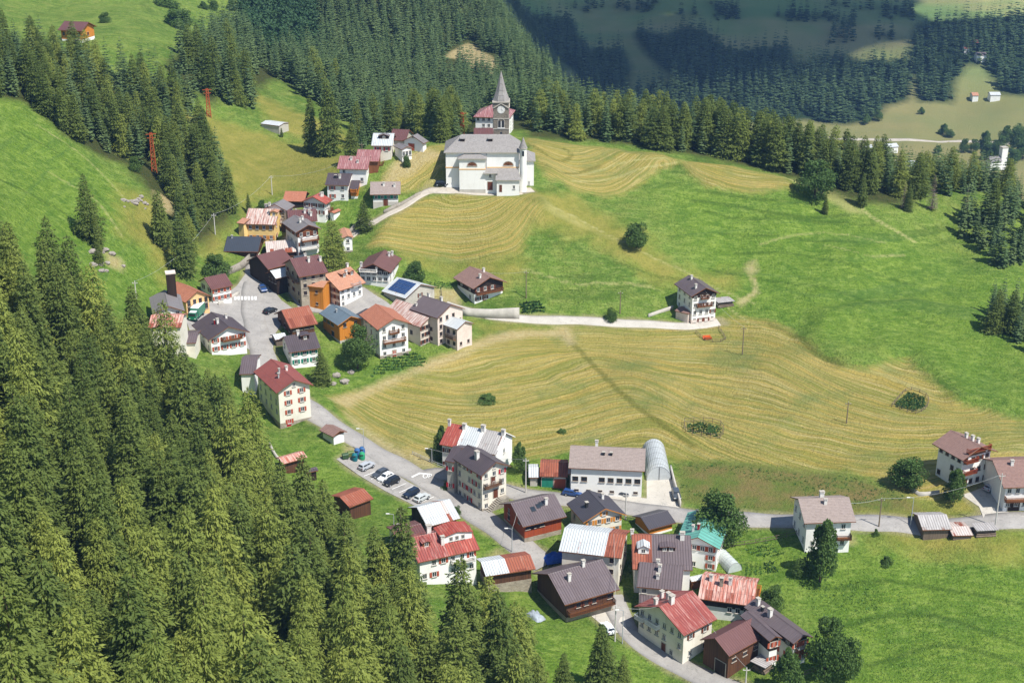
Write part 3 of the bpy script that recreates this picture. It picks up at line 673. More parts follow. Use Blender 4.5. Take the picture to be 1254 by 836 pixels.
rid = ground(np.array([642, 664, 700, 740, 780, 820, 860, 900, 945, 985, 1020, 1060, 1110, 1160, 1210, 1262.]), np.array([166, 171, 174, 178, 182, 188, 193, 199, 209, 222, 240, 248, 250, 246, 243, 250.]))[:, :2]
off = np.array([[.1, 1.0]]) * np.interp(np.arange(16), [0, 5, 9, 11, 15], [48, 46, 44, 46, 50])[:, None]
RIDGE = np.vstack([rid + [0, 3], (rid + off)[::-1]])
lab = {'spruce': 'spruce in the belt of trees behind the hilltop meadow', 'larch': 'pale larch in the belt of trees behind the hilltop meadow'}
_rp = scatter(RIDGE, 5.4, .44, 6); _ru = _rp[:, 0] / _rp[:, 1] * FPX * .95 + CX
_rk = RNG.random(len(_rp)) < .97
for _a, _b, _lo, _hi in ((0, 720, 11, 15), (720, 840, 12.5, 17), (840, 980, 14, 19), (980, 1080, 12, 17), (1080, 3000, 11, 15.5)):
    add_zone(_rp[(_ru >= _a) & (_ru < _b) & _rk], _lo, _hi, .16, lab, 'trees of the hilltop belt', 9 + _a, 1.2)
BEH = Gpoly([(432,160),(445,150),(500,150),(555,150),(572,150),(566,166),(556,176),(540,180),(528,172),(500,162),(470,168),(450,180),(436,186)])
lab = {'spruce': 'spruce in the wood behind the upper houses and the church', 'larch': 'larch in the wood behind the upper houses and the church'}
add_zone(scatter(BEH, 5.6, .42, 7), 12, 17, .12, lab, 'trees behind the upper houses', 10)
D1 = Gpoly([(1172,292),(1180,262),(1254,262),(1300,270),(1300,325),(1254,322),(1235,330),(1212,322),(1196,298)])
lab = {'spruce': 'spruce in the clump at the right edge below the hilltop belt', 'larch': 'larch in the clump at the right edge below the hilltop belt'}
add_zone(scatter(D1, 4.8, .4, 8), 10, 15, .05, lab, 'trees of the upper right clump', 11, 1.15)
D2 = Gpoly([(1206,392),(1216,374),(1254,392),(1300,410),(1300,440),(1254,436),(1226,412)])
lab = {'spruce': 'spruce in the small stand at the right edge of the green slope', 'larch': 'larch in the small stand at the right edge of the green slope'}
add_zone(scatter(D2, 4.2, .4, 9), 9, 13, .0, lab, 'trees of the small right stand', 12, 1.15)
CAND.sort(key=lambda q: -q[0])
cnt = {'spruce': 0, 'larch': 0}; REST = []
for s_, kd, x, y, h, lb, gr, fat in CAND:
    if cnt[kd] < (262 if kd == 'spruce' else 200): cnt[kd] += 1; plant(kd, x, y, h, lb, gr, None, fat)
    else: REST.append((x, y, h))
print('conifers', cnt, 'rest', len(REST))

# ---- single conifers
def at_pix(px, py): p = ground(px, py); return float(p[0]), float(p[1])
def height_for(px, py, ptop):
    p = ground(px, py); d = ray(px, ptop); k = p[1] / d[1]; return float(CAMZ + d[2] * k - p[2])
for kd, px, py, top, fat, lb in [
    ('spruce', 110, 292, 212, .95, 'lone spruce standing on the bright green slope at the left'),
    ('spruce', 122, 322, 296, 1.3, 'small bushy spruce among pale rocks on the left slope'),
    ('spruce', 120, 306, 262, .9, 'shorter spruce just below the lone one on the left slope'),
    ('spruce', 198, 300, 232, 1.1, 'tall spruce at the tip of the wooded strip above the fire-black tower'),
    ('spruce', 225, 336, 262, 1.15, 'thick spruce beside the round bush above the village square'),
    ('spruce', 382, 186, 116, .9, 'tall dark spruce left of the pair on the golden slope'),
    ('spruce', 404, 190, 96, .95, 'tallest dark spruce beside the upper village houses'),
    ('spruce', 432, 196, 150, 1.1, 'wide spruce right beside the long maroon roofed upper house'),
    ('spruce', 345, 168, 156, .9, 'little spruce in front of the low ruined hut'),
    ('larch', 409, 331, 268, 1.15, 'tall open-crowned pine between the village houses'),
    ('spruce', 446, 282, 244, 1.2, 'dense spruce below the upper chalet beside the church path'),
    ('spruce', 305, 262, 236, .75, 'slim young spruce behind the yellow house'),
    ('spruce', 394, 470, 425, 1.15, 'spruce beside the white house with green shutters'),
    ('spruce', 735, 850, 764, 1.0, 'spruce on the grass bank below the wooden house at the bottom'),
    ('spruce', 762, 858, 800, .9, 'smaller spruce right of the one on the bottom grass bank'),
    ('spruce', 690, 862, 798, .9, 'smaller spruce left of the one on the bottom grass bank'),
    ('larch', 640, 836, 742, .95, 'grey-green larch at the right end of the near forest'),
    ('larch', 600, 812, 704, 1.0, 'broad larch on the edge of the near forest beside the grass bank'),
    ('spruce', 1010, 262, 236, .9, 'small spruce on the meadow side of the hilltop belt'),
    ('spruce', 1055, 252, 212, .9, 'spruce standing out in front of the hilltop belt by the round bush'),
    ('spruce', 1112, 258, 226, .85, 'spruce between two bare grey conifers at the edge of the belt'),
    ('dead', 1106, 256, 222, .9, 'bare greyish pink conifer at the belt edge left of its taller twin'),
    ('dead', 1141, 257, 214, .95, 'tall bare greyish pink conifer at the edge of the hilltop belt'),
    ('dead', 1182, 262, 228, .9, 'bare greyish pink conifer behind the clump at the right edge')]:
    x, y = at_pix(px, py); plant(kd, x, y, height_for(px, py, top), lb, None, None, fat)

# ---- the wooded mountain: one mass of trees too many to count
LOD = [conifer_verts(40 + s, 20, Rb, 17, 7, 2, .3, .85, .02, 0, pw, .4, .28) for s, Rb, pw in ((0, 3.2, .85), (1, 2.8, .75), (2, 3.6, .95), (3, 3.0, .8))]
LOW = [conifer_verts(60 + s, 20, Rb, 9, 6, 1, .35, 1.0, .02, 0, pw, .2, .3) for s, Rb, pw in ((0, 3.4, .85), (1, 3.0, .75), (2, 3.8, .9))]
def leafball(seed, n, R0=3.4, Ht=9.0, size=.5, point=0.0):
    """a leafy crown: leaves spread over many overlapping boughs, nearly down to the ground"""
    r = np.random.default_rng(seed); lob = []
    for i in range(20):
        t = r.uniform(.20, .86); a = r.random() * 6.28; w_ = math.sin(math.pi * min(1, (t - .02) / .96) ** (.8 - .25 * point)) ** .6 * (1 - point * max(0, t - .35) * 1.2)
        q = R0 * w_ * r.uniform(.35, .72); lob.append((np.array([math.cos(a) * q, math.sin(a) * q, Ht * t]), R0 * w_ * r.uniform(.32, .55) + .3))
    C = []
    for _ in range(n):
        c_, q = lob[r.integers(len(lob))]; d = unit(r.normal(0, 1, 3)); C.append(c_ + d * q * [1, 1, .9] * r.uniform(.62, 1.06))
    C = np.array(C); C[:, 2] = np.clip(C[:, 2], Ht * .04, Ht)
    D = unit(r.normal(0, 1, (n, 3)) + [0, 0, -.25] + unit(C - [0, 0, Ht * .5]) * .6); L = r.uniform(.7, 1.4, n) * size
    return kites(C - D * (L / 2)[:, None], D, L, L * .75, unit(C - [0, 0, Ht * .45]) + r.normal(0, .6, (n, 3)))
def mass(name, spots, lods, mat, label, seed):
    r = np.random.default_rng(seed); Vs, Rn = [], []
    for x, y, h in spots:
        V = lods[r.integers(len(lods))]; a = r.random() * 6.28; s = h / 20.0; f = s * r.uniform(.85, 1.25)
        M = np.array([[math.cos(a), -math.sin(a), 0], [math.sin(a), math.cos(a), 0], [0, 0, 1]])
        Vs.append((V * [f, f, s]) @ M.T + [x, y, float(H(x, y)) - .2]); Rn.append(np.full(len(V), r.random(), np.float32))
    V = np.concatenate(Vs); m = mesh_np(name, V, np.arange(len(V)).reshape(-1, 4), [mat])
    a = m.attributes.new('rnd', 'FLOAT', 'POINT'); a.data.foreach_set('value', np.concatenate(Rn))
    print(name, len(spots), 'trees', len(V) // 4, 'faces')
    return tag(link(name, m), label, 'forest', kind='stuff')
MOUNT = Gpoly([(250,62),(262,40),(290,30),(300,28),(340,2),(345,-25),(620,-25),(632,2),(655,35),(690,85),(722,135),(726,172),(690,164),(650,150),(600,146),(572,148),(556,154),(500,152),(450,150),(420,132),(380,110),(340,96),(300,74)])
GAPS = [Gpoly([(538,92),(548,62),(575,50),(608,70),(614,94),(590,92),(565,78),(550,95)]), Gpoly([(408,117),(424,105),(440,110),(432,122)]), Gpoly([(296, 6), (345, -10), (388, 10), (394, 58), (372, 76), (330, 74), (302, 48)])]
sp = [p for p in scatter(MOUNT, 5.6, .42, 10) if all(sdf(g, np.array([p[0]]), np.array([p[1]]))[0] < 0 for g in GAPS) and inview(p[0], p[1], float(H(*p)), 30)]
r_ = random.Random(3); mspots = [(x, y, r_.uniform(10, 18)) for x, y in sp] + REST
mass('mountain_forest', mspots, LOD, M_FOREST, 'dense dark conifer forest covering the steep mountain behind the church', 1)
far_pts = []
for i, q in enumerate(_far):
    far_pts += [tuple(p) for p in scatter(Gpoly(q), 8.6, .46, 20 + i)]
hedge = [[(690,8),(720,4),(745,10),(720,18)], [(740,4),(790,0),(815,4),(790,16),(760,14)], [(826,20),(838,14),(842,28),(830,30)], [(848,14),(856,10),(858,18),(850,20)], [(866,8),(900,12),(908,22),(880,26)], [(1012,32),(1046,34),(1046,52),(1016,54)], [(1068,40),(1096,42),(1094,50),(1070,48)], [(962,14),(1034,20),(1032,28),(964,26)], [(1010,2),(1120,12),(1118,16),(1010,6)], [(1030,20),(1050,24),(1048,34),(1026,30)], [(1075,10),(1120,14),(1122,24),(1080,26)], [(950,14),(1000,22),(1000,26),(950,20)], [(870,4),(905,12),(905,26),(870,20)]]
for i, q in enumerate(hedge): far_pts += [tuple(p) for p in scatter(Gpoly(q), 9, .45, 40 + i)]
fr = random.Random(8); fspots = [(x, y, fr.uniform(13, 25)) for x, y in far_pts if inview(x, y, float(H(x, y)), 40)]
mass('far_valley_forest', fspots, LOW, M_FAR, 'blue-dark conifer woods on the far side of the valley', 2)
# ------------------------------------------------------------------ building materials
def plaster(name, hexc, k=.86, dirt='#9a9080', amt=.35, scale=.35):
    b = NB(name); P = b.obj(); n = b.noise(P, scale, 5, .62); n2 = b.noise(P, 3, 4, .6)
    n3 = b.noise(b.map(P, (1.6, 1.6, .22)), 1.0, 4, .6)
    col = b.mix(b.math('MULTIPLY', b.ramp(n, .48, .75), amt), lin(hexc, k), lin(dirt, k))
    col = b.mix(b.math('MULTIPLY', b.ramp(n3, .55, .75), amt * .6), col, lin(dirt, k * .9))
    b.bump(n2, .012, .35)
    return b.done(col, .9)
def stone(name, a, c_, joints):
    b = NB(name); P = b.obj(); v = b.n.new('ShaderNodeTexVoronoi'); b.put(v.inputs['Vector'], b.map(P, (1.5, 1.5, 2.6))); v.inputs['Scale'].default_value = 1.3
    n = b.noise(P, .6, 5, .65); n2 = b.noise(P, 4, 4, .6)
    col = b.mix(b.ramp(n, .3, .7), a, c_); col = b.mix(b.math('MULTIPLY', b.sep(v.outputs['Color'])[0], .35), col, joints)
    col = b.mix(b.math('MULTIPLY', b.ramp(n2, .55, .75), .4), col, joints)
    b.bump(b.math('ADD', v.outputs['Distance'], n2), .08, .7)
    return b.done(col, .92)
def boards(name, a, c_, width=.22, horiz=False):
    b = NB(name); P = b.obj(); s = b.sep(P)
    q = s[2] if horiz else b.math('ADD', s[0], b.math('MULTIPLY', s[1], 1.0))
    t = b.math('DIVIDE', q, width); w_ = b.n.new('ShaderNodeTexWhiteNoise'); w_.noise_dimensions = '1D'; b.put(w_.inputs['W'], b.math('FLOOR', t))
    n = b.noise(b.map(P, (3, 3, .4) if not horiz else (.5, .5, 5)), 1.0, 4, .6)
    col = b.mix(b.math('ADD', b.math('MULTIPLY', w_.outputs['Value'], .6), b.math('MULTIPLY', n, .5)), a, c_)
    fr = b.math('ABSOLUTE', b.math('SUBTRACT', b.math('FRACT', t), .5)); gap = b.ramp(fr, .40, .49)
    col = b.mix(b.math('MULTIPLY', gap, .6), col, (.012, .008, .006, 1))
    b.bump(b.math('SUBTRACT', n, gap), .03, .7)
    return b.done(col, .75)
def sheet(name, a, c_, pale=None, rust=None, amt=.0, rib=.55, palep=.25, gloss=.5, k=.85, panel=3.2):
    """painted or bare sheet metal roof; local x runs along the ridge"""
    b = NB(name); P = b.obj(); s = b.sep(P)
    t = b.math('DIVIDE', s[0], rib); wn_ = b.n.new('ShaderNodeTexWhiteNoise'); wn_.noise_dimensions = '3D'
    b.put(wn_.inputs['Vector'], b.comb(b.math('FLOOR', b.math('MULTIPLY', t, .5)), b.math('FLOOR', b.math('DIVIDE', s[1], panel)), 0.0))
    n = b.noise(P, .45, 5, .62); n2 = b.noise(b.map(P, (2.6, .30, .30)), 1.0, 5, .62); n3 = b.noise(P, 2.2, 4, .6)
    col = b.mix(b.math('ADD', b.math('MULTIPLY', wn_.outputs['Value'], .55), b.math('MULTIPLY', n, .45)), lin(a, k), lin(c_, k))
    if pale: col = b.mix(b.math('MULTIPLY', b.ramp(n2, .62 - palep * .6, .80 - palep * .5), .75), col, lin(pale, k))
    if rust:
        f = b.ramp(b.math('ADD', b.math('MULTIPLY', n2, .55), b.math('ADD', b.math('MULTIPLY', n, .3), b.math('MULTIPLY', wn_.outputs['Value'], .35))), .86 - amt * .62, .92 - amt * .55)
        col = b.mix(f, col, b.mix(n3, lin(rust, k), lin('#7c3d27', k)))
    col = b.mix(b.math('MULTIPLY', b.ramp(n3, .55, .8), .25), col, lin('#55494a', k))
    fr = b.math('ABSOLUTE', b.math('SUBTRACT', b.math('FRACT', t), .5)); seam = b.ramp(fr, .36, .48)
    col = b.mix(b.math('MULTIPLY', seam, .55), col, lin('#332a2b', k))
    lap = b.ramp(b.math('ABSOLUTE', b.math('SUBTRACT', b.math('FRACT', b.math('DIVIDE', s[1], panel)), .5)), .485, .497)
    col = b.mix(b.math('MULTIPLY', lap, .35), col, lin('#3a2f30', k))
    b.bump(b.math('ADD', b.math('MULTIPLY', seam, 1.0), b.math('MULTIPLY', n3, .25)), .06, .9)
    b.b.inputs['Specular IOR Level'].default_value = .4
    return b.done(col, gloss)
def tiles(name, a, c_, moss, k=.85, w=.45, hgt=.38):
    b = NB(name); P = b.obj(); s = b.sep(P); wn_ = b.n.new('ShaderNodeTexWhiteNoise'); wn_.noise_dimensions = '3D'
    tx = b.math('DIVIDE', s[0], w); ty = b.math('DIVIDE', s[1], hgt)
    b.put(wn_.inputs['Vector'], b.comb(b.math('FLOOR', tx), b.math('FLOOR', ty), 0.0))
    n = b.noise(P, .5, 5, .65); n2 = b.noise(P, 2.0, 4, .6)
    col = b.mix(b.math('ADD', b.math('MULTIPLY', wn_.outputs['Value'], .6), b.math('MULTIPLY', n, .4)), lin(a, k), lin(c_, k))
    col = b.mix(b.math('MULTIPLY', b.ramp(n2, .52, .72), .5), col, lin(moss, k))
    fr = b.ramp(b.math('FRACT', ty), .75, .95); col = b.mix(b.math('MULTIPLY', fr, .35), col, lin('#3b2a26', k))
    b.bump(b.math('ADD', b.math('FRACT', ty), b.math('MULTIPLY', b.math('FRACT', tx), .4)), .05, .8)
    return b.done(col, .8)
M = dict(
    white=plaster('white_plaster', '#f4f2ec', .90, '#b9b2a6', .22), cream=plaster('cream_plaster', '#eae3d2', .88, '#a3947c', .35), grey=plaster('grey_plaster', '#c5bfb3', .86, '#857b6c', .45),
    yellow=plaster('yellow_plaster', '#efcd84', .86, '#c79d5c', .3), pink=plaster('pinkish_plaster', '#e4d3c6', .86, '#a89382', .4), ochre=plaster('ochre_plaster', '#ecc088', .86, '#c08a58', .3),
    rubble=stone('rubble_masonry', lin('#c4b8a4', .8), lin('#9d917f', .8), lin('#7a6f60', .8)), tower=stone('tower_masonry', lin('#8d8375', .75), lin('#6f675c', .75), lin('#b0a593', .75)),
    drystone=stone('dry_stone', lin('#b6aea0', .8), lin('#8f877a', .8), lin('#6a6358', .8)),
    wood=boards('old_brown_boards', lin('#54382a', .7), lin('#7a5238', .75)), dark=boards('black_brown_boards', lin('#2e221c', .7), lin('#4b382d', .7)), greyw=boards('grey_weathered_boards', lin('#6e5f52', .75), lin('#8d7c6b', .75)),
    redw=boards('red_stained_boards', lin('#96422a', .8), lin('#b5552f', .8)), orange=boards('new_orange_boards', lin('#cf7c26', .82), lin('#e09538', .84)), brownw=boards('brown_boards', lin('#7a4a2c', .75), lin('#99633a', .78)),
    glass=None, frame=flat('white_window_frame', '#e9e6df', .8, .6), dframe=flat('brown_window_frame', '#5d3a28', .7, .6), stonesill=flat('stone_sill', '#b9b1a4', .8, .8),
    sh_brown=boards('brown_shutter', lin('#6b3a28', .75), lin('#84492f', .75), .12), sh_red=boards('red_shutter', lin('#b3262a', .8), lin('#c8363a', .8), .12), sh_brick=boards('brick_red_shutter', lin('#b5533c', .8), lin('#c76a4c', .8), .12),
    sh_orange=boards('orange_shutter', lin('#d98a35', .82), lin('#e59c46', .82), .12), sh_green=boards('green_shutter', lin('#23806a', .8), lin('#2f957c', .8), .12),
    r_red=sheet('red_sheet_roof', '#9c544a', '#8c4a42', None, None), r_redp=sheet('faded_red_sheet_roof', '#9c4a40', '#8c4038', '#c99c90', None, palep=.22), r_maroon=sheet('maroon_sheet_roof', '#704a46', '#643f3c', '#866460', None, palep=.1),
    r_brown=sheet('brown_sheet_roof', '#6c5f61', '#605354', '#827475', None, palep=.08), r_dark=sheet('anthracite_sheet_roof', '#4c494f', '#444147', None, None), r_darkb=sheet('dark_brown_sheet_roof', '#574c50', '#4a4043', '#695d61', None, palep=.08),
    r_grey=sheet('grey_sheet_roof', '#86807f', '#797372', '#a09a97', None, palep=.1), r_slate=sheet('blue_grey_sheet_roof', '#6e7f8b', '#65757f', '#8596a0', None, palep=.05), r_teal=sheet('teal_sheet_roof', '#68ab9c', '#5f9f91', '#8abfb4', None, palep=.1, rib=1.2),
    r_navy=sheet('navy_sheet_roof', '#3f4650', '#3a414b', None, None),
    r_pale=sheet('bare_zinc_roof', '#cfd3d3', '#bcc1c2', '#e4e6e4', '#b3653f', .10, palep=.2, gloss=.6), r_palerust=sheet('streaked_zinc_roof', '#cdbfb6', '#bba99f', '#e2d9d2', '#a3553a', .42, palep=.2, gloss=.65),
    r_rust=sheet('rusty_sheet_roof', '#a05a42', '#905038', '#c2a08c', '#84432f', .35, palep=.10, gloss=.75), r_rustp=sheet('rust_streaked_sheet_roof', '#bb6b55', '#a75a49', '#e0c6b8', '#94452f', .30, palep=.36, rib=.7, gloss=.7),
    r_redrust=sheet('worn_red_sheet_roof', '#a84838', '#9a463c', '#c98a7a', '#8f4a33', .25, palep=.2, gloss=.6), r_stripe=sheet('red_and_white_streaked_roof', '#a0583f', '#8f4a36', '#e2d5ca', '#9a452f', .15, palep=.48, rib=.8, gloss=.65),
    r_pinkp=sheet('faded_pink_sheet_roof', '#a06a68', '#94605f', '#c4a09c', None, palep=.25),
    r_zinc=sheet('dull_zinc_roof', '#b3aeaa', '#a19c98', '#cfcac6', '#8a6a55', .2, palep=.2, gloss=.7),
    r_terra=tiles('terracotta_tiles', '#b87a60', '#a4664e', '#8e6454'), r_terrap=tiles('pale_terracotta_tiles', '#c49276', '#b27c62', '#9c7c6e'), r_shingle=tiles('grey_shingles', '#a39e99', '#8f8a86', '#76716d', .82, .35, .5), r_brownt=tiles('brown_tiles', '#94766c', '#84685f', '#6f5a54'),
    r_greyt=tiles('grey_brown_tiles', '#a3948c', '#94857d', '#7d7069'),
    chim=plaster('chimney_plaster', '#e9e5dd', .85, '#8d8478', .4), metal=flat('galvanised_metal', '#b5b8ba', .8, .45), dmetal=flat('dark_metal', '#3a3b3e', .7, .5), conc=flat('concrete', '#bdb7ac', .8, .9, .15, .6),
)
M['solar'] = None
def _glass():
    b = NB('window_glass'); n = b.noise(b.obj(), .8, 2); b.b.inputs['Specular IOR Level'].default_value = .6
    return b.done(b.mix(n, (.012, .016, .022, 1), (.04, .05, .06, 1)), .12)
M['glass'] = _glass()

# ------------------------------------------------------------------ mesh helpers
class MB:
    def __init__(s): s.v, s.f, s.m, s.mats = [], [], [], []
    def mi(s, mat):
        if mat not in s.mats: s.mats.append(mat)
        return s.mats.index(mat)
    def poly(s, pts, mat):
        i = len(s.v); s.v += [tuple(p) for p in pts]; s.f.append(tuple(range(i, i + len(pts)))); s.m.append(s.mi(mat))
    def box(s, x0, x1, y0, y1, z0, z1, mat, skip=''):
        i = len(s.v); s.v += [(x, y, z) for z in (z0, z1) for y in (y0, y1) for x in (x0, x1)]; k = s.mi(mat)
        for nm, f in (('b', (0, 2, 3, 1)), ('t', (4, 5, 7, 6)), ('f', (0, 1, 5, 4)), ('k', (2, 6, 7, 3)), ('l', (0, 4, 6, 2)), ('r', (1, 3, 7, 5))):
            if nm not in skip: s.f.append(tuple(i + q for q in f)); s.m.append(k)
        return s
    def bar(s, p, q, w, mat, h=None):
        """a square bar between two points"""
        p, q = Vector(p), Vector(q); T = (q - p).normalized(); u = T.cross(Vector((0, 0, 1)) if abs(T.z) < .95 else Vector((1, 0, 0))).normalized(); n = u.cross(T)
        h = h or w; i = len(s.v); k = s.mi(mat)
        for c_ in (p, q):
            for a, b_ in ((-1, -1), (1, -1), (1, 1), (-1, 1)): s.v.append(tuple(c_ + u * (a * w / 2) + n * (b_ * h / 2)))
        for f in ((0, 3, 2, 1), (4, 5, 6, 7), (0, 1, 5, 4), (1, 2, 6, 5), (2, 3, 7, 6), (3, 0, 4, 7)): s.f.append(tuple(i + a for a in f)); s.m.append(k)
    def tube(s, P, rad, mat, n=8, cap=True):
        if not hasattr(rad, '__len__'): rad = [rad] * len(P)
        V, F = tube(P, rad, n); i = len(s.v); k = s.mi(mat); s.v += [tuple(v) for v in V]
        for f in F: s.f.append(tuple(i + int(a) for a in f)); s.m.append(k)
        if cap:
            s.f.append(tuple(i + a for a in range(n - 1, -1, -1))); s.m.append(k)
            s.f.append(tuple(i + (len(P) - 1) * n + a for a in range(n))); s.m.append(k)
    def prism(s, prof, x0, x1, mats, ends=None):
        """profile (y, z) pushed along x; one material per edge"""
        n = len(prof)
        for j in range(n):
            (ya, za), (yb, zb) = prof[j], prof[(j + 1) % n]
            s.poly([(x0, ya, za), (x0, yb, zb), (x1, yb, zb), (x1, ya, za)], mats[j] if isinstance(mats, list) else mats)
        e = ends or (mats[0] if isinstance(mats, list) else mats)
        s.poly([(x0, y, z) for y, z in prof][::-1], e); s.poly([(x1, y, z) for y, z in prof], e)
    def mesh(s, name, fix=True):
        m = bpy.data.meshes.new(name); m.from_pydata(s.v, [], s.f)
        for x in s.mats: m.materials.append(x)
        m.polygons.foreach_set('material_index', s.m)
        if fix:
            bm = bmesh.new(); bm.from_mesh(m); bmesh.ops.remove_doubles(bm, verts=bm.verts, dist=1e-5); bmesh.ops.recalc_face_normals(bm, faces=bm.faces); bm.to_mesh(m); bm.free()
        m.update(); return m
    def build(s, name, parent=None, loc=None, rotz=None): return link(name, s.mesh(name), parent, loc, rotz)
_cache = {}
def window_mesh(w, h, frame):
    k = ('w', w, h, frame.name)
    if k not in _cache:
        b = MB(); t = .09
        for x0, x1, z0, z1 in ((-w / 2, w / 2, -h / 2, -h / 2 + t), (-w / 2, w / 2, h / 2 - t, h / 2), (-w / 2, -w / 2 + t, -h / 2 + t, h / 2 - t), (w / 2 - t, w / 2, -h / 2 + t, h / 2 - t), (-.035, .035, -h / 2 + t, h / 2 - t)):
            b.box(x0, x1, -.07, .03, z0, z1, frame)
        b.box(-w / 2 + .02, w / 2 - .02, -.025, .03, -h / 2 + .02, h / 2 - .02, M['glass'])
        b.box(-w / 2 - .12, w / 2 + .12, -.20, .03, -h / 2 - .10, -h / 2 - .003, M['stonesill'])
        b.box(-w / 2 - .02, w / 2 + .02, -.11, .03, h / 2 + .003, h / 2 + .08, M['stonesill'])
        _cache[k] = b.mesh('window')
    return _cache[k]
def shutter_mesh(w, h, mat):
    k = ('s', w, h, mat.name)
    if k not in _cache: _cache[k] = MB().box(0, w, -.10, -.055, -h / 2, h / 2, mat).mesh('shutter')
    return _cache[k]
def door_mesh(w, h, mat):
    k = ('d', w, h, mat.name)
    if k not in _cache:
        b = MB(); b.box(-w / 2, w / 2, -.05, .03, 0, h, mat); b.box(-w / 2 - .12, -w / 2 - .003, -.09, .03, 0, h + .12, M['stonesill']); b.box(w / 2 + .003, w / 2 + .12, -.09, .03, 0, h + .12, M['stonesill']); b.box(-w / 2, w / 2, -.09, .03, h + .003, h + .12, M['stonesill'])
        _cache[k] = b.mesh('door')
    return _cache[k]
def chimney_mesh(h, mat, w=.62):
    k = ('c', round(h, 1), mat.name, w)
    if k not in _cache:
        b = MB(); b.box(-w / 2, w / 2, -w / 2 * .85, w / 2 * .85, -1.0, h, mat); b.box(-w / 2 - .08, w / 2 + .08, -w / 2 * .85 - .08, w / 2 * .85 + .08, h + .003, h + .09, mat)
        for sx in (-1, 1):
            for sy in (-1, 1): b.box(sx * w * .38 - .06, sx * w * .38 + .06, sy * w * .3 - .06, sy * w * .3 + .06, h + .093, h + .33, mat)
        b.box(-w / 2 - .12, w / 2 + .12, -w / 2 * .85 - .12, w / 2 * .85 + .12, h + .333, h + .41, M['stonesill'])
        _cache[k] = b.mesh('chimney')
    return _cache[k]
DISH = []
def dish_mesh():
    if not DISH:
        V, F = [], []
        for i, q in enumerate((0, .18, .32, .42)):
            for k in range(12): a = 6.2832 * k / 12; V.append((q * math.cos(a), q * q * .45, q * math.sin(a)))
        for i in range(3):
            for k in range(12): F.append((i * 12 + k, i * 12 + (k + 1) % 12, (i + 1) * 12 + (k + 1) % 12, (i + 1) * 12 + k))
        b = MB(); b.v = V; b.f = F; b.m = [b.mi(M['frame'])] * len(F); b.bar((0, .05, 0), (0, -.35, .06), .04, M['metal']); b.bar((0, .06, 0), (0, .18, -.55), .06, M['metal']); DISH.append(b.mesh('satellite_dish'))
    return DISH[0]

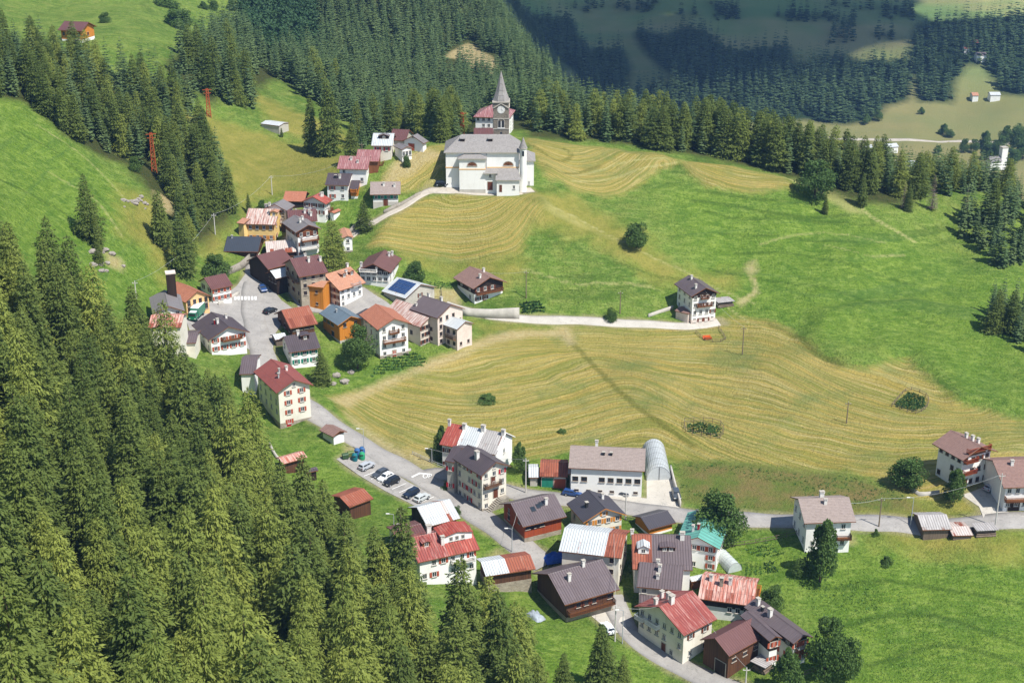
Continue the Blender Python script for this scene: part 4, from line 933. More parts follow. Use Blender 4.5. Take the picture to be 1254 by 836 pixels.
# ------------------------------------------------------------------ houses
def on_plane(px, py, z):
    d = ray(px, py); k = (z - CAMZ) / d[2]; return np.array([d[0] * k, d[1] * k])
def solve_len(o, d, z, px):
    """length along d from o (both on the level z) whose end is seen at column px"""
    t = (px - CX) / FPX; q = (z - CAMZ) * SP
    # (ox + L dx) = t * ((oy + L dy) * CP - q)
    return (t * (o[1] * CP - q) - o[0]) / (d[0] - t * d[1] * CP)
class House:
    pass
def house(label, E, Rp, L, by, gable='R', pitch=26, oh=.8, roof='r_brown', wall='white', name='house', cat='house', yaw='R', Wm=None, Lm=None, th=None,
          clad=None, hip=False, wins=(), chim=(), doors=(), balc=(), segs=None, fascia='brownw', group=None, roof_t=.2, base=None, parent=None, half=None, dish=None, frame='frame', wh=1.15, ww=.95, minz=None):
    Pn = ground(E[0], by)
    Ye = Pn[1] - oh * 1.1; d = ray(*E); k = Ye / d[1]; E3 = np.array([d[0] * k, Ye, CAMZ + d[2] * k]); z = E3[2]; o = E3[:2]
    if yaw == 'R':
        v = on_plane(Rp[0], Rp[1], z) - o; W = np.linalg.norm(v); d1 = v / W
    else:
        v = on_plane(L[0], L[1], z) - o; Lx = np.linalg.norm(v); d2 = v / Lx; d1 = np.array([d2[1], -d2[0]])
    if th is not None: d1 = np.array([math.cos(R(th)), math.sin(R(th))])
    d2 = np.array([-d1[1], d1[0]])
    if yaw == 'L' or th is not None: W = solve_len(o, d1, z, Rp[0]) if Wm is None else Wm
    if yaw == 'R' or th is not None: Lx = solve_len(o, d2, z, L[0]) if Lm is None else Lm
    if Wm: W = Wm
    if Lm: Lx = Lm
    W = float(np.clip(W, 2.0, 45)); Lx = float(np.clip(Lx, 2.0, 45))
    h = House(); C = o + d1 * W / 2 + d2 * Lx / 2; gz = float(Pn[2]); ze = z - gz
    if minz is not None and ze < minz: ze = minz
    if gable == 'L': rx, ry, rot = W, Lx, math.atan2(d1[1], d1[0])
    else: rx, ry, rot = Lx, W, math.atan2(d2[1], d2[0])
    hx, hy = rx / 2, ry / 2; ax, ay = hx - oh, hy - oh; tp = math.tan(R(pitch)); zr = ze + hy * tp
    if parent is None: root = empty(name, (C[0], C[1], gz), label, cat, group, rot); h.prot = 0
    else:
        root = parent
    h.root, h.ze, h.zr, h.hx, h.hy, h.ax, h.ay, h.tp, h.C, h.gz, h.rot = root, ze, zr, hx, hy, ax, ay, tp, C, gz, rot
    def lk(nm, mesh, par, loc=(0, 0, 0), rz=0.0):
        if parent is not None and par is root:
            M4 = root_local @ Matrix.Translation(loc) @ Matrix.Rotation(rz, 4, 'Z'); q = link(nm, mesh, par); q.matrix_basis = M4; return q
        return link(nm, mesh, par, loc, rz)
    if parent is not None:
        pm = Matrix.Translation(parent.location) @ Matrix.Rotation(parent.rotation_euler.z, 4, 'Z')
        root_local = pm.inverted() @ Matrix.Translation((C[0], C[1], gz)) @ Matrix.Rotation(rot, 4, 'Z')
    h.lk = lk
    ca, sa = math.cos(rot), math.sin(rot)
    zb = min(float(H(C[0] + ca * x - sa * y, C[1] + sa * x + ca * y)) - gz for x in (-ax, ax) for y in (-ay, ay)) - .7
    zb = min(zb, -.7)
    def walls(mat, off, z0, nm, z1=None):
        b = MB(); X, Y_ = ax + off, ay + off; u = lambda y: ze + (hy - abs(y)) * tp - .002
        if hip or z1 is not None:
            zt = (ze + oh * tp - .002) if z1 is None else z1
            b.box(-X, X, -Y_, Y_, z0, zt, mat, 'b')
        else:
            for sy in (-1, 1): b.poly([(-X, sy * Y_, z0), (X, sy * Y_, z0), (X, sy * Y_, u(Y_)), (-X, sy * Y_, u(Y_))], mat)
            for sx in (-1, 1): b.poly([(sx * X, -Y_, z0), (sx * X, Y_, z0), (sx * X, Y_, u(Y_)), (sx * X, 0, u(0)), (sx * X, -Y_, u(Y_))], mat)
            if off > 0: b.poly([(-X, -Y_, z0), (X, -Y_, z0), (X, Y_, z0), (-X, Y_, z0)], mat)
        return lk(nm, b.mesh(nm), root)
    walls(M[wall], 0.0, zb, 'wall')
    if base: walls(M[base[0]], .05, zb - .05, 'plinth', base[1])
    if clad: walls(M[clad[0]], .06, ze * clad[1] if clad[1] < 1.5 else clad[1] - 1.5 + ze, 'wood_cladding')
    h.u = lambda y: ze + (hy - abs(y)) * tp
    # roof
    tr = roof_t; roofs = []
    if hip:
        hl = min(hy, hx * .9) if hip is True else hip; b = MB(); rm, fm = M[roof], M[fascia]
        e = [(-hx, -hy), (hx, -hy), (hx, hy), (-hx, hy)]; r0, r1 = (-hx + hl, 0, zr + tr), (hx - hl, 0, zr + tr); T = [(x, y, ze + tr) for x, y in e]; B = [(x, y, ze) for x, y in e]
        b.poly([T[0], T[1], r1, r0], rm); b.poly([T[2], T[3], r0, r1], rm); b.poly([T[1], T[2], r1], rm); b.poly([T[3], T[0], r0], rm)
        for i in range(4): b.poly([B[i], B[(i + 1) % 4], T[(i + 1) % 4], T[i]], fm)
        b.poly(B[::-1], fm); roofs.append(lk('roof', b.mesh('roof'), root))
    else:
        prof = [(-hy, ze + tr), (0, zr + tr), (hy, ze + tr), (hy, ze), (0, zr), (-hy, ze)]
        for x0, x1, mt in (segs or [(-1, 1, roof)]):
            b = MB(); f = M[fascia]; b.prism(prof, x0 * hx, x1 * hx, [M[mt], M[mt], f, f, f, f], f); b.prism([(-.16, zr + tr - .05), (0, zr + tr + .07), (.16, zr + tr - .05), (0, zr + tr - .09)], x0 * hx, x1 * hx, M[mt])
            roofs.append(lk('roof', b.mesh('roof'), root))
    h.roof = roofs[0]
    for q in chim:      # along the ridge, across, height, material
        fx, fy, ch = q[0], q[1], q[2]; x, y = fx * hx, fy * hy
        par = roofs[0]; zz = zr + tr - abs(y) * tp
        cm = chimney_mesh(ch, M[q[3] if len(q) > 3 else 'chim'], q[4] if len(q) > 4 else .62); link('chimney', cm, par, (x, y, zz))
    # faces
    if gable == 'L': faces = {'R': ((-ax, -ay), (1, 0), (0, -1), 2 * ax), 'L': ((-ax, -ay), (0, 1), (-1, 0), 2 * ay)}
    else: faces = {'R': ((-ax, ay), (0, -1), (-1, 0), 2 * ay), 'L': ((-ax, ay), (1, 0), (0, 1), 2 * ax)}
    h.faces = faces
    def at(face, u, zz, out=0.0):
        n0, dr, nm, ln = faces[face]; return (n0[0] + dr[0] * ln * u + nm[0] * out, n0[1] + dr[1] * ln * u + nm[1] * out, zz), math.atan2(nm[0], -nm[1])
    h.at = at
    wt = ze + oh * tp; rnd = random.Random(int(E[0] * 7 + E[1] * 13))
    def put_window(face, u, zz, sh=None, w=ww, hh=wh, out=None):
        loc, rz = at(face, u, zz, (.065 if clad and zz > (ze * clad[1] if clad[1] < 1.5 else 0) - .2 else 0.0) + .003 if out is None else out)
        o_ = lk('window', window_mesh(w, hh, M[frame]), root, loc, rz)
        if sh:
            sm = shutter_mesh(.5, hh, M[sh])
            link('shutter', sm, o_, (-w / 2 - .53, 0, 0)); link('shutter', sm, o_, (w / 2 + .03, 0, 0))
        return o_
    h.put_window = put_window
    for q in wins:      # face, columns, rows, shutters, extras
        face, nc, nr, sh = q[:4]; ex = q[4] if len(q) > 4 else {}
        z0, z1 = ex.get('z0', 0.0), ex.get('z1', wt); u0, u1 = ex.get('u0', 0.0), ex.get('u1', 1.0); st = (z1 - z0) / nr
        gl = -1e9
        for i in range(nc):
            u = u0 + (u1 - u0) * (i + .5) / nc
            p, _ = at(face, u, 0); wx, wy = C[0] + ca * p[0] - sa * p[1], C[1] + sa * p[0] + ca * p[1]; gl = float(H(wx, wy)) - gz
            for j in range(nr):
                zz = z0 + st * (j + .56)
                if zz - .75 < gl or rnd.random() < ex.get('skip', .06): continue
                put_window(face, u, zz, sh if rnd.random() < ex.get('shp', 1.0) else None, ex.get('w', ww), ex.get('h', wh))
        if ex.get('attic'):
            n = ex['attic']
            for i in range(n): put_window(face, .5 + (i - (n - 1) / 2) * .17, wt + (zr - wt) * .32, sh if ex.get('ash') else None, .8, .9)
    for face, u, dm, *r_ in doors:
        w_, hh = (r_ + [1.1, 2.1])[:2] if len(r_) >= 2 else (1.1, 2.1); z_ = r_[2] if len(r_) > 2 else None
        p, rz = at(face, u, 0, .004)
        if z_ is None: wx, wy = C[0] + ca * p[0] - sa * p[1], C[1] + sa * p[0] + ca * p[1]; z_ = float(H(wx, wy)) - gz
        lk('door', door_mesh(w_, hh, M[dm]), root, (p[0], p[1], z_), rz)
    for face, u0, u1, zz, rm, *dp in balc:
        dep = dp[0] if dp else 1.2; n0, dr, nm, ln = faces[face]; w_ = (u1 - u0) * ln; p, rz = at(face, (u0 + u1) / 2, zz)
        # balcony frame: x along the face (sign irrelevant), -y outwards
        b = MB(); b.box(-w_ / 2, w_ / 2, -dep, -.01, -.14, 0, M['conc'] if rm in ('metal', 'white') else M['brownw'])
        for k_ in range(max(2, int(w_ / 2)) + 1):
            x = -w_ / 2 + .1 + (w_ - .2) * k_ / max(2, int(w_ / 2)); b.bar((x, -.02, -.55), (x, -dep * .8, -.145), .12, M['brownw'])
        bo = lk('balcony', b.mesh('balcony'), root, p, rz)
        b = MB(); rmat = M[rm]
        for x0, y0, x1, y1 in ((-w_ / 2, -dep, w_ / 2, -dep), (-w_ / 2, -dep, -w_ / 2, -.05), (w_ / 2, -dep, w_ / 2, -.05)):
            L_ = math.hypot(x1 - x0, y1 - y0); n_ = max(2, int(L_ / .22))
            b.bar((x0, y0, .96), (x1, y1, .96), .09, rmat)
            b.bar((x0, y0, .10), (x1, y1, .10), .07, rmat)
            for k_ in range(n_ + 1): t = k_ / n_; b.bar((x0 + (x1 - x0) * t, y0 + (y1 - y0) * t, .003), (x0 + (x1 - x0) * t, y0 + (y1 - y0) * t, .93), .13 if rm not in ('metal', 'dmetal') else .03, rmat, .03)
        link('railing', b.mesh('railing'), bo)
    if dish: loc, rz = at(dish[0], dish[1], dish[2], .5); q = lk('satellite_dish', dish_mesh(), root, loc, rz)
    return h
def dormer(h, fx, fy, w, ln, roof, wall, rise=1.5, n_win=1, pitch=18):
    """a dormer on the slope whose local y has the sign of fy"""
    s = 1 if fy > 0 else -1; y = fy * h.hy; zz = h.zr + .2 - abs(y) * h.tp; b = MB(); x = fx * h.hx
    # front stands at y, runs back towards the ridge
    yb = y - s * ln; top = zz + rise
    b.box(x - w / 2, x + w / 2, min(y, yb), max(y, yb), zz - .4, top, M[wall], 't')
    o = h.lk('dormer', b.mesh('dormer'), h.root)
    b = MB(); t = math.tan(R(pitch)); k = w / 2 + .25
    y0, y1 = (min(y, yb), max(y, yb)); y0, y1 = (y0 - .3, y1) if s < 0 else (y0, y1 + .3)
    for sx in (-1, 1):
        A = [(x, y0, top + k * t + .12), (x, y1, top + k * t + .12), (x + sx * k, y1, top + .02 + .1), (x + sx * k, y0, top + .02 + .1)]
        b.poly(A, M[roof]); b.poly([(p[0], p[1], p[2] - .1) for p in A], M[roof])
        b.poly([A[2], A[3], (A[3][0], A[3][1], A[3][2] - .1), (A[2][0], A[2][1], A[2][2] - .1)], M['brownw'])
    for yy in (y0, y1):
        b.poly([(x - k, yy, top + .115), (x, yy, top + k * t + .118), (x + k, yy, top + .115), (x + k, yy, top + .02), (x, yy, top + k * t + .02), (x - k, yy, top + .02)], M['brownw'])
        if yy == (y0 if s < 0 else y1): b.poly([(x - w / 2, yy - s * .3, top), (x + w / 2, yy - s * .3, top), (x, yy - s * .3, top + w / 2 * t)], M[wall])
    link('roof', b.mesh('roof'), o)
    for i in range(n_win): link('window', window_mesh(.8, .9, M['frame']), o, (x + (i - (n_win - 1) / 2) * 1.3, y + s * .003, zz + rise * .5), 0 if s < 0 else math.pi)
    return o
def skylights(h, spots):
    for fx, fy, w, ln in spots:
        y = fy * h.hy; s = 1 if fy > 0 else -1; zz = h.zr + .2 - abs(y) * h.tp; b = MB()
        b.box(-w / 2, w / 2, -ln / 2, ln / 2, -.05, .06, M['dmetal']); b.box(-w / 2 + .09, w / 2 - .09, -ln / 2 + .09, ln / 2 - .09, .063, .075, M['glass'])
        q = h.lk('skylight', b.mesh('skylight'), h.root, (fx * h.hx, y, zz + .02)); q.matrix_basis = q.matrix_basis @ Matrix.Rotation(-s * math.atan(h.tp), 4, 'X')
def _solar():
    b = NB('solar_cells'); s = b.sep(b.obj()); f = lambda q: b.ramp(b.math('ABSOLUTE', b.math('SUBTRACT', b.math('FRACT', b.math('MULTIPLY', q, 1.6)), .5)), .44, .48)
    g = b.math('MAXIMUM', f(s[0]), f(s[1])); b.b.inputs['Specular IOR Level'].default_value = .5
    return b.done(b.mix(b.math('MULTIPLY', g, .35), lin('#24406f', .8), lin('#8fa3bd', .8)), .25)
M['solar'] = _solar()
# ------------------------------------------------------------------ the village, house by house
G_UP, G_MID, G_LOW = 'houses of the upper village', 'houses around the square', 'houses of the lower village'
HS = {}
def add(k, *a, **kw): HS[k] = house(*a, **kw); return HS[k]
# --- middle village
h = add('redroof4', 'four-storey white house with brick-red roof and brick-red shutters, beside the road bend', (338.5,482.3), (384.3,472.5), (310.2,458.1), 525, 'R', 27, .8, 'r_red', 'cream', group=G_MID,
    wins=[('R',2,4,'sh_brick',{'skip':0,'u0':.08,'u1':.95,'attic':1}), ('L',4,4,None,{'skip':.2})], chim=[(-.1,.25,1.0,'metal',.4),(-.3,.42,.9,'metal',.4),(.0,-.2,.8)], base=('rubble',1.3), doors=[('R',.27,'sh_red',1.2,1.8,.1)])
h.lk('satellite_dish', dish_mesh(), h.root, (0, .25 * h.hy, h.zr - .6), h.rot * -1)
add('greenshut', 'white house with dark brown roof and green shutters beside a spruce', (354.1,432.7), (393,427), (343,418), 451, 'L', 27, .7, 'r_darkb', 'white', Lm=10.5, group=G_MID,
    wins=[('R',3,2,'sh_green',{'z0':.4,'skip':0}), ('L',2,2,None)], chim=[(-.1,-.05,1.0)])
dormer(HS['greenshut'], .25, -.35, 2.2, 2.6, 'r_darkb', 'dark', 1.0, 1, 10)
add('rustbarn', 'dark wooden barn with two-tone rusty roof at the edge of the village square', (355.3,403.1), (389.5,397), (335.5,388), 415, 'L', 26, .8, 'r_rust', 'wood', name='barn', cat='barn', group=G_MID,
    wins=[('R',4,1,None,{'skip':0,'h':.7,'w':1.1,'z0':1.2}), ('L',3,1,None,{'skip':.1})], segs=[(-1,1,'r_rust')], frame='dframe')
add('orangehouse', 'new orange timber house with blue-grey roof behind the big round tree', (413.9,399.5), (446.8,392.3), (390.6,387.3), 421, 'R', 25, .8, 'r_slate', 'orange', group=G_MID, fascia='orange',
    wins=[('R',2,1,None,{'z0':3.2,'z1':6.4,'skip':0}), ('L',3,2,None,{'u0':.3,'skip':.1,'w':1.6,'h':1.4})], base=('conc',.8), frame='dframe', chim=[(.1,.3,.5,'metal',.35)])
add('balcterra', 'tall white house with terracotta roof and two wooden balconies above the meadow', (462.1,404.8), (504.6,397.2), (447.2,396.7), 440, 'R', 25, .9, 'r_terra', 'white', group=G_MID,
    wins=[('R',3,4,None,{'skip':0}), ('L',3,3,None,{'z0':2.5})], balc=[('R',.34,.66,6.9,'brownw',1.0),('R',.12,.88,4.4,'brownw',1.1)], doors=[('R',.5,'sh_brick')], base=('rubble',.9), Lm=13)
h = add('terrawood', 'white house with pale terracotta roof, half clad in orange wood, facing the square', (415.6,357), (448.2,346.8), (372.5,349), 378, 'L', 27, .8, 'r_terrap', 'white', group=G_MID, Lm=13,
    wins=[('L',3,3,'sh_brown',{'u0':.02,'u1':.55,'skip':0}), ('R',4,3,None,{'skip':.1})], balc=[('R',.5,.85,5.6,'metal',1.2)], chim=[(.3,-.3,1.0),(.85,.1,1.1)])
for fx in (.05, .62): dormer(h, fx, -.4, 1.6, 2.0, 'r_terrap', 'brownw', .9)
house('', (396,353), (402,350), (373.5,350.5), 381, 'R', 16, .4, 'r_terrap', 'orange', parent=h.root, yaw='L', Wm=6, wins=[('L',1,2,None,{'u0':.2,'u1':.6,'w':.7,'h':.7})], frame='dframe', fascia='orange')
add('stonemaroon', 'tall rubble-stone house with maroon roof standing over the square', (366,340.2), (402.4,334.3), (345.6,330.7), 377, 'L', 26, .7, 'r_maroon', 'rubble', group=G_MID,
    wins=[('L',3,4,'sh_brown',{'skip':.1,'shp':.4}), ('R',3,3,None,{'z0':3,'skip':.3})], balc=[('L',.1,.75,7.2,'greyw',1.0)], chim=[(.1,-.3,1.1),(.85,-.35,1.0),(.2,.3,.9)], frame='dframe')
add('whitetopbarn', 'black-brown barn with bluish-white sheet roof between two maroon roofs', (337.8,342), (362,336.5), (324.7,333.7), 362, 'L', 26, .6, 'r_pale', 'dark', name='barn', cat='barn', group=G_MID, wins=[('L',3,1,None,{'skip':0,'w':.7,'z0':2})], frame='dframe')
add('maroonbarn', 'long dark barn with maroon roof behind the white-roofed barn', (328.3,330.7), (361,322), (314.5,328.3), 353, 'L', 28, .6, 'r_maroon', 'dark', name='barn', cat='barn', group=G_MID, frame='dframe', Lm=11)
add('bluestrip', 'low outbuilding with pale blue-grey roof behind the maroon barn', (317,325), (352,317.5), (314,320), 336, 'L', 14, .5, 'r_pale', 'greyw', name='shed', cat='shed', group=G_MID, Lm=6)
add('streakbarn', 'wooden barn with pale roof streaked with rust beside the navy-roofed barn', (326.5,311.3), (363,308.9), (324,303), 323, 'L', 24, .6, 'r_palerust', 'wood', name='barn', cat='barn', group=G_MID, Lm=10, frame='dframe')
add('navybarn', 'dark wooden barn with navy sheet roof below the yellow house', (316,309.1), (328.6,297), (273.6,308.5), 320, 'R', 25, .8, 'r_navy', 'wood', name='barn', cat='barn', yaw='L', Wm=12, group=G_MID, wins=[('L',4,1,None,{'skip':.1,'w':1.3,'h':.7})], base=('white',1.3), frame='dframe', chim=[(.7,.1,.5,'metal',.5)])
h = add('yellow', 'pale yellow house with pink-and-white streaked roof in the upper village', (337.6,276), (349,266), (298.7,275), 297.5, 'R', 28, .7, 'r_stripe', 'yellow', yaw='L', Wm=12, group=G_UP, wins=[('L',4,2,'sh_orange',{'skip':.1}), ('R',2,2,'sh_orange')], chim=[(-.4,.3,.5,'metal',.5)])
house('', (298.5,275), (303,268), (289.5,273.5), 293, 'R', 14, .4, 'r_terrap', 'yellow', parent=h.root, yaw='L', Wm=6)
dormer(h, -.75, .45, 2.2, 2.4, 'r_terrap', 'yellow', 1.1)
add('greygable', 'white house with plain grey roof just above the yellow house', (351.3,258.9), (361.5,248.7), (322.6,256.5), 279, 'L', 24, .6, 'r_grey', 'white', yaw='L', group=G_UP, wins=[('L',3,3,None,{'skip':.35,'z0':3}), ('R',2,2,None)], chim=[(-.7,.8,.7),(-.85,.5,.8),(-.55,.95,.7)])
add('redbarn', 'small barn with dark ridge and brick-pink lower roof behind the upper houses', (373,247.5), (380,240), (346,247), 254, 'R', 24, .5, 'r_terra', 'dark', name='barn', cat='barn', yaw='L', Wm=9, group=G_UP)
add('brightred', 'white house with bright red roof and brown shutters in the upper village', (399.2,250.9), (407.6,241.5), (368.1,248.1), 273, 'L', 25, .7, 'r_redrust', 'white', yaw='L', group=G_UP, wins=[('L',3,2,'sh_brown',{'skip':0,'z0':2.0}), ('R',3,2,None)], chim=[(.2,-.3,.9),(.45,-.35,1.0)], balc=[('R',.5,.9,3.2,'brownw')])
add('maroonlow', 'low house with dull maroon roof squeezed in front of the bright red one', (389,271), (390,262), (353,273), 286, 'R', 25, .6, 'r_maroon', 'white', yaw='L', Wm=10, group=G_UP, chim=[(-.2,.3,.9),(-.5,.4,.9),(-.6,.55,.9)])
add('greybalc', 'white house with grey roof and stacked balconies beside the tall pine', (362.1,285.8), (394,281), (353.1,275), 318, 'R', 24, .9, 'r_grey', 'white', group=G_UP, wins=[('R',3,3,'sh_brown',{'skip':.1}), ('L',3,3,None)], balc=[('R',.15,.98,5.6,'brownw',1.3),('R',.1,.95,3.0,'white',1.3)], clad=('brownw',.80), chim=[(-.2,.2,.8),(.2,-.2,.8)], dish=('R',.3,5.0), Lm=12)
add('pinksmall', 'small white house with pinkish roof half hidden behind the tall pine', (419,292.5), (433,291.5), (416,283), 311, 'R', 20, .4, 'r_terrap', 'white', group=G_UP, Lm=9, wins=[('R',1,2,None)], base=('rubble',1.0))
add('maroonarch', 'large white house with maroon roof, dark timber gable and long balcony', (478.4,334.7), (492.2,322.1), (436,332.3), 354, 'L', 25, .9, 'r_maroon', 'white', yaw='L', group=G_MID, wins=[('L',5,3,None,{'skip':.1,'w':1.2}), ('R',3,3,None)], balc=[('L',.38,.98,5.2,'white',1.4)], clad=('dark',.86), chim=[(.55,-.4,1.0),(.8,-.5,1.0),(-.7,.8,1.2)], dish=('L',.4,6.4))
h = add('solar', 'pale stone house whose light roof carries a blue solar array', (496.4,366.4), (520.3,360), (467,357.4), 378.5, 'R', 22, .5, 'r_pale', 'grey', yaw='L', group=G_MID, Wm=13, wins=[('R',3,2,'sh_brown',{'skip':.3,'shp':.4}), ('L',4,1,None,{'skip':.3})])
b = MB(); sp = h.hx * 2 * .72 / 6; sv = h.hy * .76 / math.cos(math.atan(h.tp)) / 3
for i in range(6):
    for j in range(3): b.box(-h.hx * .72 + i * sp + .06, -h.hx * .72 + (i + 1) * sp - .06, j * sv + .05, (j + 1) * sv - .05, 0, .07, M['solar'] if 'solar' in M else M['glass'])
q = h.lk('solar_array', b.mesh('solar_array'), h.root, (0, h.hy * .06, h.zr + .2 - h.hy * .06 * h.tp + .07)); q.matrix_basis = q.matrix_basis @ Matrix.Rotation(-math.atan(h.tp), 4, 'X')
add('darklow', 'low garage with flat dark grey roof between the orange and terracotta houses', (448.5,390.3), (464,381.3), (432.4,379.5), 403, 'L', 8, .4, 'r_dark', 'grey', name='garage', cat='garage', group=G_MID)
add('stripedlong', 'old stone house whose roof is striped rust and white, at the meadow edge', (514.8,401.4), (551,387.5), (501,394.3), 424.5, 'R', 27, .5, 'r_stripe', 'pink', group=G_MID, wins=[('R',4,3,'sh_brown',{'u1':.62,'skip':.15,'shp':.6}), ('L',2,1,None)], Lm=15, frame='dframe', chim=[(-.1,.1,.8)])
add('stonelong', 'tall pinkish stone house with grey-brown roof beside the striped one', (535.7,390.7), (569.5,378.5), (520,383), 424, 'R', 26, .5, 'r_brown', 'pink', group=G_MID, wins=[('R',4,4,None,{'skip':.25}), ('L',2,3,None)], Lm=11, frame='dframe', chim=[(.7,-.1,.9),(-.2,-.1,.9)])
add('patchroof', 'house with white roof patched in red between the solar and the striped house', (511.8,381.7), (533,370), (504,374), 394, 'R', 24, .4, 'r_stripe', 'greyw', group=G_MID, frame='dframe')
add('stoneshed', 'small old stone building with bare zinc roof and ruined wooden gallery', (559.6,404.4), (581,396.7), (542.3,399), 430, 'R', 24, .5, 'r_pale', 'pink', group=G_MID, wins=[('R',2,2,None,{'skip':.1,'w':.8,'h':.9}), ('L',2,2,None,{'w':1.0,'skip':.1})], balc=[('L',.1,.8,3.4,'greyw',1.0)], frame='dframe')
add('whitechalet', 'brown-roofed chalet with dark timber upper floor alone above the retaining wall', (579.4,354.7), (621.2,346.3), (569.3,347.4), 372.8, 'R', 24, 1.0, 'r_brownt', 'white', group='single houses on the slope', clad=('dark',.62), wins=[('R',4,2,'sh_brown',{'skip':.15}), ('L',2,2,None)], balc=[('R',.05,.95,3.0,'brownw',1.3)], chim=[(-.5,.3,.9),(.3,-.4,.9)], doors=[('R',.35,'sh_brown')], Lm=12)
h = add('slopehouse', 'tall white house with brown roof and small balconies alone on the meadow road', (846.6,364.1), (881.8,360), (824.2,354.7), 398, 'R', 26, .8, 'r_brown', 'white', group='single houses on the slope', wins=[('R',4,4,'sh_brown',{'skip':.1,'shp':.3}), ('L',3,3,None,{'z0':2})], balc=[('R',.34,.66,8.0,'brownw',1.0),('R',.2,.8,5.6,'brownw',1.0)], base=('pink',1.5), clad=('dark',.93), chim=[(-.5,.4,.9),(.5,.1,.8)], Lm=12)
house('', (843,385), (848,383), (826,381), 397, 'R', 8, .3, 'r_brownt', 'pink', parent=h.root, yaw='L', Wm=5)
add('hut', 'small white hut with grey-brown roof on the roadside above the bins', (407.8,535.7), (425.4,529.1), (390.9,525.9), 545, 'R', 22, .6, 'r_brownt', 'white', name='hut', cat='hut', clad=('brownw',.95))
add('forestshed', 'shed with blotched red roof half hidden by the near forest', (346.6,569), (376.5,560.6), (337,551), 579, 'L', 20, .6, 'r_rustp', 'wood', name='shed', cat='shed')
add('forestdark', 'little dark shed beside the blotched red roofed one', (374.6,579.8), (390,576.5), (371,566), 589, 'L', 16, .4, 'r_darkb', 'dark', name='shed', cat='shed')
add('rustshed', 'wooden barn with bright orange-rust roof below the car park', (428,622), (457.5,611), (405,602), 637, 'L', 16, .5, 'r_rust', 'wood', name='barn', cat='barn')
add('lefthouse', 'white house with charcoal roof and flower balconies inside the village square', (255.5,417.6), (306.4,407.5), (244.8,401.2), 434, 'R', 25, .9, 'r_darkb', 'white', group=G_MID, Lm=13, wins=[('R',4,2,'sh_brick',{'skip':0}), ('L',3,2,None)], balc=[('R',.3,.85,3.2,'brownw',1.2)], chim=[(-.2,.2,1.0),(-.1,.3,.8,'sh_red',.4),(.5,-.5,.8)])
h = add('towerhouse', 'white house with grey roof and tall blackened chimney tower beside the forest', (187,385.5), (226.5,381.5), (184,372), 405, 'R', 24, .7, 'r_grey', 'white', group=G_MID, Lm=13, wins=[('R',3,1,None,{'z0':3.4,'skip':.3,'h':.8})])
b = MB(); b.box(-1.15, 1.15, -1.15, 1.15, 0, 9.2, M['dark']); b.box(-1.3, 1.3, -1.3, 1.3, 9.203, 9.5, M['pink']); link('chimney_tower', b.mesh('chimney_tower'), h.root, (h.ax * .75, -h.ay * .55, h.ze - 2.0))
add('frontred', 'low building with reddish-brown roof in front of the tower house', (180.8,402), (221.7,402.4), (180,392), 418, 'L', 16, .4, 'r_rustp', 'cream', group=G_MID, Lm=10, th=2)
add('ochre', 'ochre house with terracotta roof and orange windows beside the green lorry', (226.8,371.3), (243,358.7), (216.4,360), 385, 'R', 30, .5, 'r_terra', 'ochre', group=G_MID, th=42, Wm=8, wins=[('R',4,2,'sh_orange',{'skip':0,'shp':.0,'h':1.5})], frame='dframe', Lm=11)
add('cornerwhite', 'small white house with maroon roof and brown shutters at the top of the square', (259.1,355.7), (273.5,346.7), (241.8,351.5), 371, 'L', 27, .5, 'r_maroon', 'white', group=G_MID, wins=[('R',3,2,'sh_brick',{'skip':0}), ('L',2,2,'sh_brown')], th=36, Lm=9, Wm=6.5)
add('garagegrey', 'low garage with brownish-grey roof at the edge of the near forest', (221,421), (240,420), (220,412), 433, 'L', 12, .4, 'r_brown', 'cream', name='garage', cat='garage', Lm=9, th=3)
add('roadgarage', 'white building with purplish-grey roof between the forest and the road bend', (293,459), (313,458), (292,444), 478, 'L', 16, .4, 'r_brown', 'white', group=G_MID, Lm=13, th=3)
# --- upper village and church hill
h = add('upgrey', 'cream house with pale grey roof and dark dormer near the wood', (480.8,179.5), (488.5,174.5), (454.5,179.2), 195, 'R', 27, .6, 'r_pale', 'cream', yaw='L', Wm=11, group=G_UP, wins=[('L',2,1,'sh_red',{'z0':1.8,'skip':0}), ('R',2,2,None)])
dormer(h, -.1, .45, 3.2, 2.0, 'r_grey', 'dark', .9)
h = add('upwhite', 'white gabled house with red door below the wood, highest of the village street', (518.9,176.5), (525,166), (492,173.5), 186.5, 'L', 28, .6, 'r_grey', 'white', yaw='L', group=G_UP, wins=[('L',1,1,None,{'z0':3.4,'z1':6,'u0':.4,'u1':.6,'w':.8,'h':.8,'skip':0})], doors=[('L',.62,'sh_brick',2.2,2.3)])
house('', (506,182), (510,178), (491.5,184), 194, 'L', 20, .4, 'r_grey', 'white', parent=h.root, yaw='L', wins=[('L',3,1,None,{'skip':0,'h':1.5})], Wm=6)
add('uppurple', 'house with reddish-purple roof tucked behind the gabled white one', (497,173), (502,166), (476,172), 183, 'R', 26, .5, 'r_maroon', 'grey', yaw='L', Wm=10, group=G_UP)
add('uplong', 'house with long plain maroon roof and brown timber gable by the dirt track', (464,198.6), (467.5,191), (435,198), 211, 'R', 27, .5, 'r_pinkp', 'brownw', yaw='L', Wm=10, group=G_UP, frame='dframe', balc=[('R',.3,.95,1.6,'brownw')])
